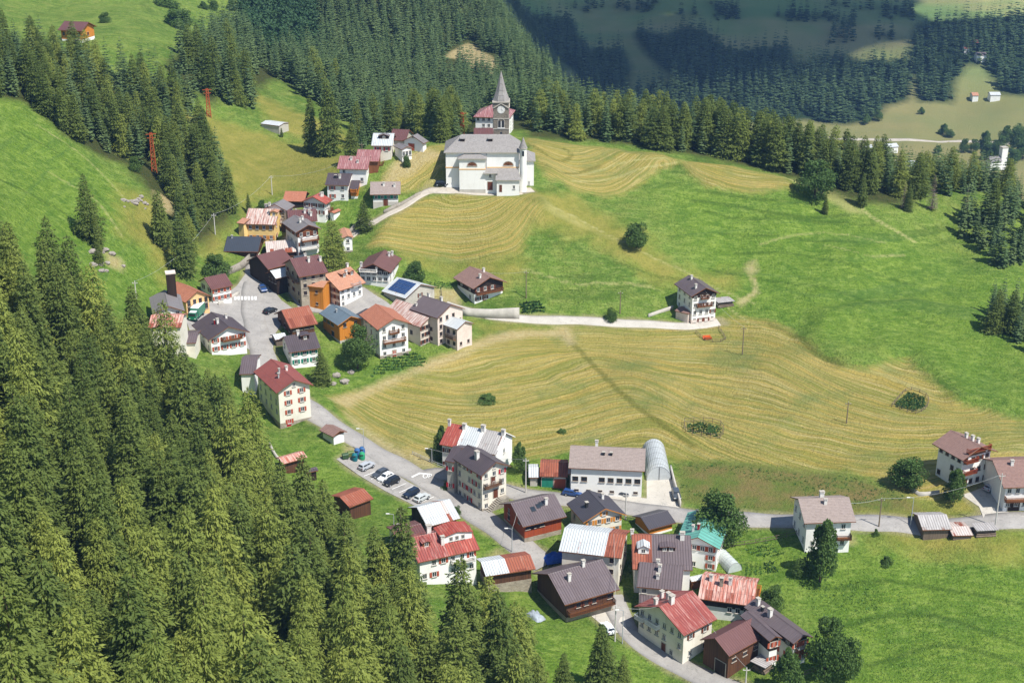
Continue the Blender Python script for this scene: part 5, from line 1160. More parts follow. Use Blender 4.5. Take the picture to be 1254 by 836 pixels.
add('uppink', 'white house with faded pink roof and green shutters beside the dirt track', (450.7,208.3), (457,200), (412.5,207.5), 225.5, 'R', 27, .7, 'r_pinkp', 'white', yaw='L', Wm=11, group=G_UP, wins=[('L',3,2,'sh_green',{'skip':.15,'shp':.5}), ('R',2,2,None,{'skip':.4})], chim=[(.2,.3,.7),(-.25,.5,.5)])
h = add('updark', 'white house with dark roof and orange wooden loggia below the pink-roofed one', (427.4,228), (432,220), (397.8,227.2), 246, 'R', 27, .6, 'r_darkb', 'white', yaw='L', Wm=10, group=G_UP, wins=[('L',2,2,'sh_brick',{'skip':0,'shp':.3})], chim=[(-.1,.4,.8),(.25,.4,.6,'dmetal')])
house('', (438.8,232.6), (443,226), (427.8,232.4), 243, 'R', 24, .4, 'r_darkb', 'white', parent=h.root, yaw='L', Wm=8, clad=('orange',.25), balc=[('L',.05,.95,2.2,'orange')])
add('upchalet', 'white chalet with grey-brown roof beside the path that climbs to the church', (490.6,238.6), (494,231), (453.1,239.2), 251, 'R', 25, .9, 'r_greyt', 'white', yaw='L', Wm=11, group=G_UP, wins=[('L',4,1,'sh_green',{'z0':1.0,'skip':.1})], doors=[('L',.5,'sh_brown',1.4,2.2)], chim=[(.1,.3,.8),(-.6,.4,.7)], base=('grey',1.2))
add('presbytery', 'white rectory with hipped dull-red roof behind the church tower', (624,145.5), (631,138), (579.4,143.9), 167, 'R', 26, .7, 'r_pinkp', 'white', yaw='L', Wm=13, hip=True, wins=[('L',6,3,None,{'skip':.05}), ('R',3,3,None)], group=G_UP)
add('rectoryporch', 'low annexe with dull-red roof between the rectory and the church', (606,166), (612,161), (580,166), 174, 'R', 24, .4, 'r_maroon', 'white', yaw='L', Wm=7, name='annexe', cat='annexe')
add('hillhouse', 'chalet with orange timber gable alone on the high meadow at the top left', (100.5,38.8), (118.5,36.5), (70.5,37.5), 52.5, 'R', 24, .9, 'r_maroon', 'white', yaw='L', Wm=11, clad=('orange',.25), wins=[('L',4,1,None,{'skip':.1,'z0':1}), ('R',1,1,None)], base=('white',1.4), frame='dframe', group='single houses on the slope')
add('ruin', 'low white ruined hut beside a little spruce on the golden slope', (342,155), (347,152), (319,152), 165, 'R', 10, .2, 'r_pale', 'grey', yaw='L', Wm=6, name='hut', cat='hut')
# --- lower village
h = add('bigred', 'large cream building with dark ribbed roof and red shutters at the road junction', (589.1,583.9), (625.9,571.6), (554,566.2), 628, 'R', 29, .8, 'r_darkb', 'cream', group=G_LOW, wins=[('L',5,4,'sh_red',{'skip':.2,'shp':.45}), ('R',3,4,'sh_red',{'skip':.25,'shp':.35,'attic':1})], balc=[('R',.06,.72,6.1,'greyw',1.0)], doors=[('R',.55,'sh_brown',1.2,2.2,2.6),('R',.45,'sh_brown',1.1,2.1,6.1)], base=('rubble',.9), chim=[(-.05,.35,1.5,'chim',.9)])
b = MB()
for i in range(9): b.box(-2.6 + i * .42, -2.6 + (i + 1) * .42 - .002, -1.5, -.02, -.4, .25 + i * .27, M['drystone'])
b.box(1.2, 3.4, -1.5, -.02, -.4, 2.55, M['drystone']); loc, rz = h.at('R', .45, 0); h.lk('stair', b.mesh('stair'), h.root, loc, rz)
house('', (556,567), (560,564), (544.5,564.8), 606, 'R', 20, .4, 'r_darkb', 'grey', parent=h.root, Wm=9, yaw='L', wins=[('L',1,2,'sh_red',{'skip':0,'shp':1})])
h = add('terrace', 'white terraced row with red, bluish-white and grey roof sections and raised party walls', (607.9,557.8), (622,548), (538,544.7), 589, 'R', 30, .5, 'r_pale', 'white', yaw='L', Wm=11, group=G_LOW, segs=[(-1,-.27,'r_zinc'),(-.24,.38,'r_pale'),(.41,1,'r_redrust')], wins=[('L',6,2,'sh_brown',{'skip':.2,'shp':.3}), ('R',1,2,None)], chim=[(-.95,.1,1.1,'chim',.8),(-.25,.1,1.3,'chim',.9),(.40,.15,1.1,'chim',.8),(.95,.1,1.2)])
for fx in (-.985, -.255, .395):
    b = MB(); b.prism([(-h.hy - .05, h.ze + .1), (0, h.zr + .45), (h.hy + .05, h.ze + .1), (h.hy + .05, h.ze - .1), (0, h.zr + .21), (-h.hy - .05, h.ze - .1)], fx * h.hx - .22, fx * h.hx + .22, M['white']); h.lk('party_wall', b.mesh('party_wall'), h.root)
h = add('farm', 'long white farmhouse with beige roof beside the arched metal shelter', (789.8,577.8), (795,570), (696,573.5), 608.5, 'R', 24, .6, 'r_greyt', 'white', yaw='L', Wm=12, group=G_LOW, wins=[('L',8,1,None,{'u0':.0,'u1':1.0,'z0':2.4,'z1':5.2,'skip':.1,'w':1.3}),('L',6,1,None,{'z0':.5,'z1':1.5,'skip':.3,'h':.5})], chim=[(.3,-.05,1.3),(.1,.35,.4,'dmetal',.5),(-.1,.35,.4,'dmetal',.5)], frame='dframe')
house('', (750.6,583.7), (755,578), (695.3,581), 601.5, 'R', 20, .5, 'r_greyt', 'white', parent=h.root, yaw='L', Wm=12, wins=[('L',3,1,'sh_brown',{'u0':.05,'u1':.7,'w':1.6,'h':1.5,'z0':1.2,'shp':0,'skip':0})], doors=[('L',.12,'sh_green',1.3,2.3)], frame='dframe')
h2 = house('', (708,560), (713,556), (697,559), 588, 'R', 10, .3, 'r_darkb', 'white', parent=h.root, yaw='L', Wm=6)
add('garagered', 'garage with rust-red roof and wooden doors joined to the white farmhouse', (695.3,584.5), (699,578), (660.8,583.7), 597.8, 'R', 16, .5, 'r_rust', 'white', name='garage', cat='garage', yaw='L', Wm=9, doors=[('L',.25,'sh_brick',2.8,2.4),('L',.75,'sh_green',2.8,2.4)], group=G_LOW)
add('shedgrey', 'small grey shed with pale roof at the end of the red-roofed garage', (660.2,585.3), (664,580), (647.2,585.3), 595, 'R', 14, .4, 'r_pale', 'grey', name='shed', cat='shed', yaw='L', Wm=7)
h = add('redwood', 'large red-stained timber barn-house with ribbed brown roof and skylights', (640.3,646), (694.1,633), (610.9,620.1), 666, 'L', 26, .9, 'r_brown', 'cream', group=G_LOW, clad=('redw',.30), wins=[('R',3,1,None,{'u0':.05,'u1':.5,'z0':2.3,'skip':0,'w':1.9,'h':.9}), ('L',2,2,None,{'z0':2})], frame='dframe', chim=[(.42,-.35,1.2)], base=('rubble',1.5))
skylights(h, [(-.22,-.42,1.1,1.3),(.05,-.35,1.0,1.2),(.22,-.30,1.0,1.2)])
h = add('orangeshut', 'cream house with dark grey roof, orange fascia and orange shutters', (714.5,640.9), (767.4,631), (693.7,623.8), 661, 'R', 26, .8, 'r_dark', 'cream', group=G_LOW, fascia='orange', wins=[('R',4,2,'sh_orange',{'skip':0,'shp':.8,'attic':1,'ash':1}), ('L',2,1,None,{'skip':.4})], doors=[('R',.42,'sh_brown')], chim=[(-.1,.5,.9,'dmetal'),(.3,-.4,1.0)], base=('rubble',.6))
add('woodhut', 'small orange timber hut with dark roof standing on grass', (794.6,649.4), (827.8,640.6), (788.2,639), 658, 'L', 22, .6, 'r_dark', 'orange', name='hut', cat='hut', base=('white',.7), Lm=7)
h = add('teal', 'white house with bright teal roof beside the kitchen gardens', (881.4,673.4), (881.8,651), (826.8,665.2), 700, 'L', 24, .7, 'r_teal', 'white', yaw='L', group=G_LOW, wins=[('L',3,3,'sh_brick',{'skip':.2,'shp':.5,'u0':.05,'u1':.7}), ('R',3,2,None)], chim=[(.6,.45,.9),(-.5,.35,1.2,'chim',.5),(-.45,.12,1.0,'sh_red',.5)], Wm=14)
h = add('rustbrown', 'house whose roof is rust-orange on its left third and ribbed brown on the rest', (848.4,699), (853,690), (774.4,697.5), 726, 'R', 27, .5, 'r_brown', 'white', yaw='L', Wm=15, group=G_LOW, segs=[(-1,.33,'r_brown'),(.33,1,'r_rust')], chim=[(.15,.9,1.2),(-.7,.1,1.3,'chim',.9),(.98,-.05,.9)])
dormer(h, -.2, .45, 3.0, 3.0, 'r_brown', 'dark', .8, 2, 6); dormer(h, .62, .55, 2.2, 2.6, 'r_pale', 'white', 1.2, 1, 28)
h = add('browndouble', 'cream house with plain brown roof directly in front of the rust-and-brown one', (834.7,724), (844,712), (779.5,719), 748, 'R', 25, .5, 'r_brown', 'cream', yaw='L', Wm=11, group=G_LOW, wins=[('L',4,2,None,{'skip':.3}), ('R',2,2,None)], chim=[(.05,.3,1.2),(.1,.6,.8)])
house('', (806,740), (810,735), (783,739), 753, 'R', 14, .4, 'r_brown', 'rubble', parent=h.root, yaw='L', Wm=6)
h = add('zincstone', 'old stone building with pale sheet roof, rusty at its right end', (760.8,684.2), (768,673), (684.2,675.1), 722, 'R', 20, .6, 'r_pale', 'cream', yaw='L', Wm=12, group=G_LOW, segs=[(-1,-.45,'r_rust'),(-.45,1,'r_pale')], wins=[('L',4,3,None,{'skip':.4,'w':.8}), ('R',2,3,None)], frame='dframe')
add('bigwood', 'big old timber house with ribbed brown roof and long gallery above the grass bank', (691.7,741.7), (759,722.3), (651,707), 762, 'L', 26, .9, 'r_brown', 'wood', group=G_LOW, wins=[('R',6,1,'sh_brown',{'z0':1.0,'skip':.1,'shp':.5})], balc=[('R',.02,.99,1.7,'wood',1.2)], chim=[(-.45,-.35,1.3),(.25,-.05,1.1)], base=('rubble',1.0), frame='dframe', roof_t=.24)
add('zincbarn', 'wooden barn with roof half zinc and half orange rust beside the road', (595,706.5), (656,697), (583,684), 726, 'L', 18, .7, 'r_rust', 'wood', name='barn', cat='barn', group=G_LOW, segs=[(-1,-.05,'r_pale'),(-.05,1,'r_rust')], base=('rubble',1.8), frame='dframe')
h = add('redcomplex', 'rambling white house under patched red roofs with chimneys, behind the near forest', (511.7,689.7), (587.7,673.2), (489,661.7), 715, 'L', 26, .6, 'r_redp', 'white', group=G_LOW, segs=[(-1,.0,'r_redp'),(.0,1,'r_redrust')], wins=[('R',6,2,'sh_brick',{'skip':.2,'shp':.5}), ('L',2,2,None)], balc=[('R',.55,.95,3.2,'white',1.1)], chim=[(-.3,.12,1.6,'chim',.9),(-.05,-.5,1.5,'chim',.7),(.42,-.35,1.3,'chim',.7)])
dormer(h, .42, -.50, 6.5, 4.5, 'r_redrust', 'white', 1.4, 3, 12); dormer(h, -.55, -.45, 1.6, 2.2, 'r_redp', 'brownw', .8)
house('', (487.3,663.2), (523,655), (472.9,653.8), 681, 'L', 14, .5, 'r_maroon', 'white', parent=h.root, chim=[(-.5,.2,.6,'dmetal',.4)])
add('palebarn', 'dark barn with greyish-white sheet roof behind the patched red roofs', (523.2,645.9), (564,635.2), (496,639), 662, 'L', 25, .7, 'r_palerust', 'dark', name='barn', cat='barn', group=G_LOW, Lm=10, segs=[(-1,.35,'r_pale'),(.35,.55,'r_palerust'),(.55,1,'r_pale')])
add('redcorner', 'three-storey old cream house with bright red roof and balconies on the bottom road', (837.5,779.2), (878.4,758.3), (776.5,744.7), 815.5, 'L', 25, .7, 'r_redp', 'cream', group=G_LOW, wins=[('L',6,3,None,{'skip':.15}), ('R',2,2,'sh_brown',{'skip':.2,'shp':.4})], balc=[('L',.52,.78,5.2,'white',1.0),('L',.84,1.02,5.0,'white',1.0)], doors=[('L',.42,'sh_brown')], chim=[(-.75,.3,1.1,'chim',.7),(-.35,-.05,1.4,'chim',.95),(-.1,.25,1.2,'chim',.7),(.05,.6,1.3,'chim',.7)])
add('bottombarn', 'black-brown timber barn with maroon roof at the bottom of the picture', (892.8,804.3), (938,779.2), (856.9,784.2), 832, 'L', 30, .6, 'r_maroon', 'wood', name='barn', cat='barn', group=G_LOW, wins=[('R',3,1,None,{'z0':1,'skip':.2,'w':1.2,'h':.8})], doors=[('L',.3,'dark',2.6,3.0)], frame='dframe')
h = add('rustyred', 'house with weathered red ribbed roof, white ground floor and orange balcony', (923,743), (946.8,727), (854.4,733.3), 764, 'R', 23, .7, 'r_rustp', 'white', yaw='L', Wm=11, group=G_LOW, clad=('dark',.66), wins=[('R',2,2,'sh_orange'), ('L',3,1,None,{'u0':.0,'u1':.5,'skip':.1})], balc=[('R',.2,.95,2.8,'orange')], chim=[(.25,.35,1.5,'rubble',.7),(-.05,.25,1.2),(.65,.2,1.0)])
h = add('brownbig', 'house with large brown roof, cross gable and white chimneys by the round trees', (971.9,789.2), (996,763), (912,762), 817, 'R', 25, .9, 'r_brown', 'white', group=G_LOW, Lm=15, th=30, clad=('dark',.72), wins=[('L',4,2,'sh_brick',{'skip':.15,'shp':.4}), ('R',3,2,'sh_brick')], balc=[('R',.1,.95,3.2,'brownw')], chim=[(.2,.35,1.3,'chim',.8),(.75,.2,1.2,'chim',.7),(.5,.35,.6,'dmetal',.5)])
house('', (942,786), (958,776), (932,768), 818, 'R', 26, .6, 'r_brown', 'white', parent=h.root, clad=('dark',.6), wins=[('R',2,2,'sh_brick')], Lm=10, th=25)
add('chalet', 'four-storey white chalet with brown roof and red-brown balconies near the right edge', (1178.9,564.7), (1222,553.5), (1141.3,547.5), 600, 'R', 24, 1.1, 'r_brownt', 'white', group='houses along the right road', wins=[('L',4,3,'sh_brown',{'skip':.1,'shp':.0}), ('R',4,3,'sh_brown',{'skip':.1,'shp':.2})], balc=[('R',.02,.45,4.0,'redw',1.2),('R',.02,.45,6.9,'redw',1.2),('R',.1,.9,9.2,'redw',.9)], clad=('brownw',1.6), doors=[('R',.12,'sh_brown',2.2,2.3)], chim=[(.1,-.1,.9),(-.2,-.2,1.0),(-.35,-.4,.9)], dish=('R',.8,8.8), frame='dframe')
add('edgechalet', 'chalet with brown roof and long balcony cut by the right edge of the picture', (1229,598), (1290,600), (1227,580), 626, 'L', 22, .9, 'r_brownt', 'white', group='houses along the right road', Lm=15, th=4, wins=[('R',5,2,'sh_brown',{'shp':.2})], balc=[('R',0,.9,3.0,'brownw',1.4)], chim=[(-.3,-.2,.9)], doors=[('R',.25,'dark',2.6,2.3)])
h = add('greyhouse', 'white house with grey-brown roof and small balcony behind the tall pointed tree', (985,641.5), (1048.5,642), (972,622), 676, 'L', 24, .8, 'r_greyt', 'white', group='houses along the right road', wins=[('R',3,2,None,{'skip':.2}), ('L',3,2,None)], balc=[('R',.68,1.0,3.4,'dark',1.3)], chim=[(-.05,.1,1.2,'chim',.9),(.0,-.25,.9)], Lm=12, th=4)
add('roadshed', 'old wooden shed with bare zinc roof beside the right-hand road', (1129.8,649.7), (1165.7,648.5), (1127,640), 661, 'L', 20, .5, 'r_zinc', 'greyw', name='shed', cat='shed', Lm=8, th=3)
add('lowshed', 'very low shed with patched sheet roof right of the old wooden one', (1166.5,656.6), (1192,656.2), (1166,648), 661.5, 'L', 10, .3, 'r_palerust', 'greyw', name='shed', cat='shed', Lm=6, th=3)
# --- far valley
for k, lb, E, Rr, L, by, rf in [
    ('v1', 'tiny white house with red roof on the sunlit clearing across the valley', (1188,60), (1190,58), (1181,60), 66, 'r_redp'), ('v2', 'tiny white house with purple-grey roof on the clearing across the valley', (1209,68), (1211,66), (1196,68), 76, 'r_brown'),
    ('v3', 'tiny flat white house at the foot of the clearing across the valley', (1199,117.5), (1201,116), (1191,117.5), 124, 'r_terrap'), ('v4', 'tiny dark barn with pale gable roof at the foot of the far clearing', (1226,117), (1229,115), (1213,117), 123, 'r_pale'),
    ('v5', 'white-roofed farmhouse on the yellow valley floor beyond the belt of trees', (1101,180), (1104,177), (1087,181), 187, 'r_pale'), ('v6', 'smaller white farm building left of the white-roofed valley farmhouse', (1069,182), (1072,180), (1060,182), 188, 'r_pale'),
    ('v9', 'tiny red-roofed house above the two white ones on the far clearing', (1199,53), (1201,52), (1191,53), 57, 'r_redp')]:
    add(k, lb, E, Rr, L, by, 'R', 24, .4, rf, 'white', yaw='L', Wm=9, group='far houses across the valley')

def chapel():
    p_ = ground(1222, 207); o = empty('valley_chapel', tuple(p_), 'tiny white chapel with square tower at the right edge of the valley floor', 'church', None, .2)
    b = MB(); b.box(-9, 0, -4, 4, -3, 7, M['white']); b.build('nave_wall', o); b = MB(); b.prism([(-4.6, 7), (0, 10.5), (4.6, 7)], -9.4, .4, M['r_grey']); b.build('roof', o)
    b = MB(); b.box(.6, 5.4, -2.4, 2.4, -3, 17, M['white']); b.build('bell_tower', o); b = MB(); b.box(.4, 5.6, -2.6, 2.6, 17.003, 17.6, M['stonesill']); b.build('cornice', o)
chapel()
add('v10', 'long low white building left of the tiny valley chapel', (1136,201), (1139,199), (1108,201), 206, 'R', 16, .4, 'r_pale', 'white', yaw='L', Wm=9, group='far houses across the valley')
add('v11', 'smaller low white building at the left of the long one on the valley floor', (1100,200), (1103,198), (1078,200), 205, 'R', 14, .4, 'r_palerust', 'white', yaw='L', Wm=9, group='far houses across the valley')

for k, lb, E, Rr, L, by, rf, wl in [('s1', 'low lean-to with navy roof below the grey house with stacked balconies', (362,318.5), (376,316), (357,313), 326, 'r_navy', 'greyw'), ('s2', 'open lean-to with pale sheet roof at the foot of the rusty-roofed barn', (337,417), (352,414.5), (331,409), 424, 'r_pale', 'greyw'),
    ('s3', 'small dark gabled hut in the yard behind the striped-roofed house', (503,385), (516,380), (498,380), 394, 'r_darkb', 'greyw'), ('s4', 'wooden porch with pale roof between the teal house and the weathered red roof', (847,713), (866,709), (843,704), 722, 'r_pale', 'brownw'),
    ('s5', 'small shed with rusty roof in the yard behind the balconied terracotta house', (478,391), (490,386), (473,386), 399, 'r_rust', 'greyw'), ('s6', 'little hut with brown roof beside the tall pine', (398,322), (411,319), (394,316), 331, 'r_brown', 'rubble'), ('s7', 'small white annexe with brown roof beside the bright red upper house', (409,262), (418,258), (405,256), 271, 'r_terra', 'white'),
    ('s8', 'dark shed with grey roof behind the yellow house', (349,276), (358,272), (345,271), 285, 'r_grey', 'dark')]:
    add(k, lb, E, Rr, L, by, 'L', 18, .35, rf, wl, name='shed', cat='shed', frame='dframe')
# ------------------------------------------------------------------ the church on its hill
def zat(px, py, Y): d = ray(px, py); return float(CAMZ + d[2] * Y / d[1])
def xat(px, py, Y): d = ray(px, py); return float(d[0] * Y / d[1])
def church():
    p = ground(546.5, 231.0); Y0 = float(p[1]); gx, gz = float(p[0]), float(p[2]); S = 22.9
    root = empty('church', (gx, Y0, gz), 'white parish church with grey shingle roofs and slender stone bell tower on the hilltop', 'church')
    X = lambda px: xat(px, 225, Y0) - gx
    Z = lambda py, dy=0.0: zat(600, py, Y0 + dy) - gz
    D = 14.0; ze = Z(187.2); xr = X(635.5)
    wall, shin, sill = M['white'], M['r_shingle'], M['stonesill']
    b = MB(); b.box(0, xr, 0, D, -2.5, ze, wall, 'b'); b.build('nave_wall', root)
    b = MB(); b.box(-.06, xr + .06, -.06, D + .06, -2.5, .4, M['grey'], 'bt'); b.box(-.1, xr + .1, -.1, D + .1, Z(205) - .2, Z(205) + .15, M['ochre'], ''); b.build('cornice', root)
    def hipped(x0, x1, y0, y1, z, rise, hl, hr, nm, o=.6, ridge_y=None, par=root):
        b = MB(); x0 -= o; x1 += o; y0 -= o; y1 += o; ym = (y0 + y1) / 2 if ridge_y is None else ridge_y; t = .28
        T = [(x0, y0, z + t), (x1, y0, z + t), (x1, y1, z + t), (x0, y1, z + t)]; B = [(a, c_, z) for a, c_, _ in T]; r0, r1 = (x0 + hl, ym, z + t + rise), (x1 - hr, ym, z + t + rise)
        b.poly([T[0], T[1], r1, r0], shin); b.poly([T[2], T[3], r0, r1], shin); b.poly([T[1], T[2], r1], shin); b.poly([T[3], T[0], r0], shin)
        for i in range(4): b.poly([B[i], B[(i + 1) % 4], T[(i + 1) % 4], T[i]], sill)
        b.poly(B[::-1], wall); return b.build(nm, par)
    rf = hipped(0, xr, 0, D, ze, Z(165.5, D / 2) - ze, X(565.4) + .6, xr - X(623.8) + .6, 'nave_roof')
    for px in (566.5, 600.5):       # roof hatches
        b = MB(); b.box(-.7, .7, -.9, .9, -.8, 1.5, M['dark']); b.box(-.95, .95, -1.15, 1.1, 1.503, 1.62, shin); b.build('roof_hatch', rf, (X(px), D * .34, Z(176, D * .3) + .1))
    # side chapel, sacristy, porch, apse
    zc = Z(195.0, -2.2); b = MB(); b.box(X(563), X(594.5), -2.2, -.005, -2.5, zc, wall, 'b'); b.box(X(563) - .08, X(594.5) + .08, -2.28, -.006, Z(205) - .22, Z(205) + .12, M['ochre'])
    b.box(X(563) - .06, X(594.5) + .06, -2.26, -.006, -2.5, .35, M['grey'], 'bt'); b.build('side_chapel', root)
    hipped(X(563), X(594.5), -2.2, .0, zc, Z(188.3, 0) - zc - .28, 2.2, 2.2, 'chapel_roof', .5, -.1)
    x0, x1 = X(608.5), X(636); zs = Z(220.7, -4.2); b = MB(); b.box(x0, x1, -4.2, -.007, -2.5, zs, wall, 'b'); b.build('sacristy', root)
    b = MB(); zt = Z(205.5, 0); b.poly([(x0 - .4, -4.7, zs + .15), (x1 + .5, -4.7, zs + .15), (x1 - .6, -.01, zt), (x0 - .2, -.01, zt)], shin); b.poly([(x0 - .4, -4.7, zs - .05), (x1 + .5, -4.7, zs - .05), (x1 - .6, -.01, zt - .2), (x0 - .2, -.01, zt - .2)], sill)
    b.poly([(x0 - .4, -4.7, zs + .15), (x1 + .5, -4.7, zs + .15), (x1 + .5, -4.7, zs - .05), (x0 - .4, -4.7, zs - .05)], sill); b.poly([(x0 - .2, -.01, zt), (x0 - .4, -4.7, zs + .15), (x0 - .4, -4.7, zs - .05), (x0 - .2, -.01, zt - .2)], sill)
    b.poly([(x1 + .5, -4.7, zs + .15), (x1 - .6, -.01, zt), (x1 - .6, -.01, zt - .2), (x1 + .5, -4.7, zs - .05)], sill); b.build('sacristy_roof', root)
    x2, x3 = X(592), X(610); zp = Z(212, -2.6); b = MB(); zt = Z(205.6, 0); b.box(X(594), x0 - .003, -2.0, -.008, -2.5, zp - .1, wall, 'b'); b.build('porch', root)
    b = MB(); A = [(x2, -3.0, zp), (x3, -3.0, zp), (x3, -.012, zt), (x2 + .6, -.012, zt)]; b.poly(A, shin); b.poly([(a, c_, z - .2) for a, c_, z in A], sill)
    for i in range(4): q, r_ = A[i], A[(i + 1) % 4]; b.poly([q, r_, (r_[0], r_[1], r_[2] - .2), (q[0], q[1], q[2] - .2)], sill)
    b.build('porch_roof', root)
    ax0, ax1 = xr - .2, X(653.8); za = Z(197, 3); b = MB(); b.box(ax0, ax1, 2.4, D - 2.4, -3.5, za, wall, 'b'); b.build('apse_wall', root)
    hipped(ax0, ax1, 2.4, D - 2.4, za, 2.6, .0, 3.6, 'apse_roof', .5)
    # stair turret
    tx = (X(636.5) + X(644.5)) / 2; tr = (X(644.5) - X(636.5)) / 2 + .05; zt = Z(181.4, -.4); b = MB(); b.tube([(tx, -.6, -3), (tx, -.6, zt)], tr, wall, 16); b.build('turret', root)
    b = MB(); b.tube([(tx, -.6, zt + .003), (tx, -.6, zt + .2)], [tr + .3, tr + .28], sill, 16); b.tube([(tx, -.6, zt + .203), (tx, -.6, Z(168, -.6))], [tr + .25, .03], shin, 16); b.build('turret_roof', root)
    b = MB(); b.box(tx - .35, tx + .35, -.6 - tr - .02, -.6 - tr + .3, zt - 2.3, zt - .7, M['glass']); b.build('turret_window', root)
    # lunettes, doors, windows
    def lunette(cx, y, cz, r, nm='lunette_window'):
        b = MB(); n = 14; arc = lambda q: [(cx + q * math.cos(math.pi * k / n), cz + q * .8 * math.sin(math.pi * k / n)) for k in range(n + 1)]
        b.poly([(x, y - .02, z) for x, z in arc(r)], M['brownw'])
        for (xa, za_), (xb, zb_), (xc, zc_), (xd, zd) in zip(arc(r), arc(r)[1:], arc(r + .22)[1:], arc(r + .22)): b.poly([(xa, y - .08, za_), (xb, y - .08, zb_), (xc, y - .08, zc_), (xd, y - .08, zd)], sill)
        for k in (4, 7, 10): a = math.pi * k / n; b.bar((cx, y - .05, cz), (cx + r * math.cos(a), y - .05, cz + r * .8 * math.sin(a)), .12, M['dframe'])
        b.box(cx - r - .2, cx + r + .2, y - .14, y + .02, cz - .2, cz - .003, sill); return b.build(nm, root)
    lunette(X(578.6), -2.2, Z(203.2, -2.2), 1.45); lunette(X(622.5), 0, Z(202.6), 1.5)
    for px, y, w_, hh in ((600.3, -2.0, 1.5, 2.7), (613.2, -4.2, .75, 2.3)): link('door', door_mesh(w_, hh, M['sh_brown']), root, (X(px), y - .004, .05))
    for px, y, zz in ((629.5, -4.2, 1.6), (600.4, -2.0, zp - 1.0)): link('window', window_mesh(.75, 1.1, M['frame']), root, (X(px), y - .004, zz))
    link('window', window_mesh(.5, 1.0, M['frame']), root, (X(648), 2.396, 1.2))
    b = MB(); b.box(-.12, .12, -.12, .12, -.2, ze, M['metal']); b.build('downpipe', root, (X(596), -.16, 0))
    # bell tower
    ty = D + .5; s2 = (xat(623.2, 150, Y0 + ty) - xat(604.3, 150, Y0 + ty)) / 2; tcx = xat(613.7, 150, Y0 + ty) - gx; cy = ty + s2
    zk = Z(126.0, ty)
    st = M['tower']; b = MB(); b.box(-s2, s2, -s2, s2, -3, zk, st, 'b'); T = b.build('bell_tower', root, (tcx, cy, 0))
    b = MB()
    for zz in (Z(158.5, ty), Z(146, ty)): b.box(-s2 - .14, s2 + .14, -s2 - .14, s2 + .14, zz, zz + .3, sill)
    b.box(-s2 - .35, s2 + .35, -s2 - .35, s2 + .35, zk, zk + .4, sill); b.build('string_course', T)
    b = MB(); za = Z(88, ty); r0 = s2 * 1.08; zc0 = zk + .403
    n = 8; base = [(r0 * math.cos(math.pi / 8 + k * math.pi / 4) / math.cos(math.pi / 8), r0 * math.sin(math.pi / 8 + k * math.pi / 4) / math.cos(math.pi / 8), zc0) for k in range(n)]
    mid = [(x * .62, y * .62, zc0 + (za - zc0) * .30) for x, y, _ in base]
    for k in range(n):
        b.poly([base[k], base[(k + 1) % n], mid[(k + 1) % n], mid[k]], shin); b.poly([mid[k], mid[(k + 1) % n], (0, 0, za)], shin)
    b.poly(base[::-1], sill); sp = b.build('spire', T)
    b = MB(); b.tube([(0, 0, za - .3), (0, 0, za + 2.4)], .07, M['dmetal'], 6); b.bar((-.6, 0, za + 1.7), (.6, 0, za + 1.7), .12, M['dmetal']); b.v = b.v; b.build('cross', sp)
    for k, (dx, dy, rz) in enumerate(((0, -1, 0), (1, 0, math.pi / 2), (-1, 0, -math.pi / 2))):
        o = link('clock_face', None if False else clockface(s2), T, (dx * s2, dy * s2, Z(134.5, ty)), rz)
        link('belfry_window', belfry(), T, (dx * (s2 + .004), dy * (s2 + .004), Z(151.5, ty)), rz)
    b = MB()
    for zz in (Z(158, ty) - 2.2,): b.box(-.35, .35, -s2 - .03, -s2 + .2, zz, zz + 1.2, M['glass'])
    b.build('slit_window', T)
_cf = []
def clockface(s2):
    if not _cf:
        b = MB(); w_ = s2 * .78; r = 1.25
        b.poly([(r * math.cos(k * 6.2832 / 24), -.06, r * math.sin(k * 6.2832 / 24)) for k in range(24)], M['frame'])
        for k in range(24):
            a, c_ = k * 6.2832 / 24, (k + 1) * 6.2832 / 24; b.poly([(r * math.cos(a), -.06, r * math.sin(a)), (r * math.cos(c_), -.06, r * math.sin(c_)), (r * math.cos(c_), .05, r * math.sin(c_)), (r * math.cos(a), .05, r * math.sin(a))], M['stonesill'])
        for k in range(12): a = k * 6.2832 / 12; b.bar((.95 * math.cos(a), -.075, .95 * math.sin(a)), (1.15 * math.cos(a), -.075, 1.15 * math.sin(a)), .08, M['dmetal'], .02)
        b.bar((0, -.085, 0), (.25, -.085, .95), .09, M['dmetal'], .02); b.bar((0, -.085, 0), (.55, -.085, -.2), .11, M['dmetal'], .02)
        for sx in (-1, 1): b.bar((sx * w_ * 1.25, -.15, .55), (0, -.15, 2.1), .3, M['stonesill'])
        _cf.append(b.mesh('clock_face'))
    return _cf[0]
def belfry():
    if len(_cf) < 2:
        b = MB()
        for cx in (-.55, .55):
            n = 10; b.poly([(cx - .42, -.02, -1.3), (cx + .42, -.02, -1.3)] + [(cx + .42 * math.cos(math.pi * k / n), -.02, .6 + .42 * math.sin(math.pi * k / n)) for k in range(n + 1)], M['dmetal'])
        b.box(-.12, .12, -.2, .1, -1.3, .7, M['frame']); b.box(-1.15, -.98, -.1, .1, -1.3, .7, M['stonesill']); b.box(.98, 1.15, -.1, .1, -1.3, .7, M['stonesill']); b.box(-1.2, 1.2, -.22, .1, -1.6, -1.303, M['frame'])
        for k in range(10): a, c_ = math.pi * k / 10, math.pi * (k + 1) / 10; b.bar((1.06 * math.cos(a), -.04, .7 + 1.0 * math.sin(a)), (1.06 * math.cos(c_), -.04, .7 + 1.0 * math.sin(c_)), .2, M['stonesill'])
        _cf.append(b.mesh('belfry_window'))
    return _cf[1]
church()

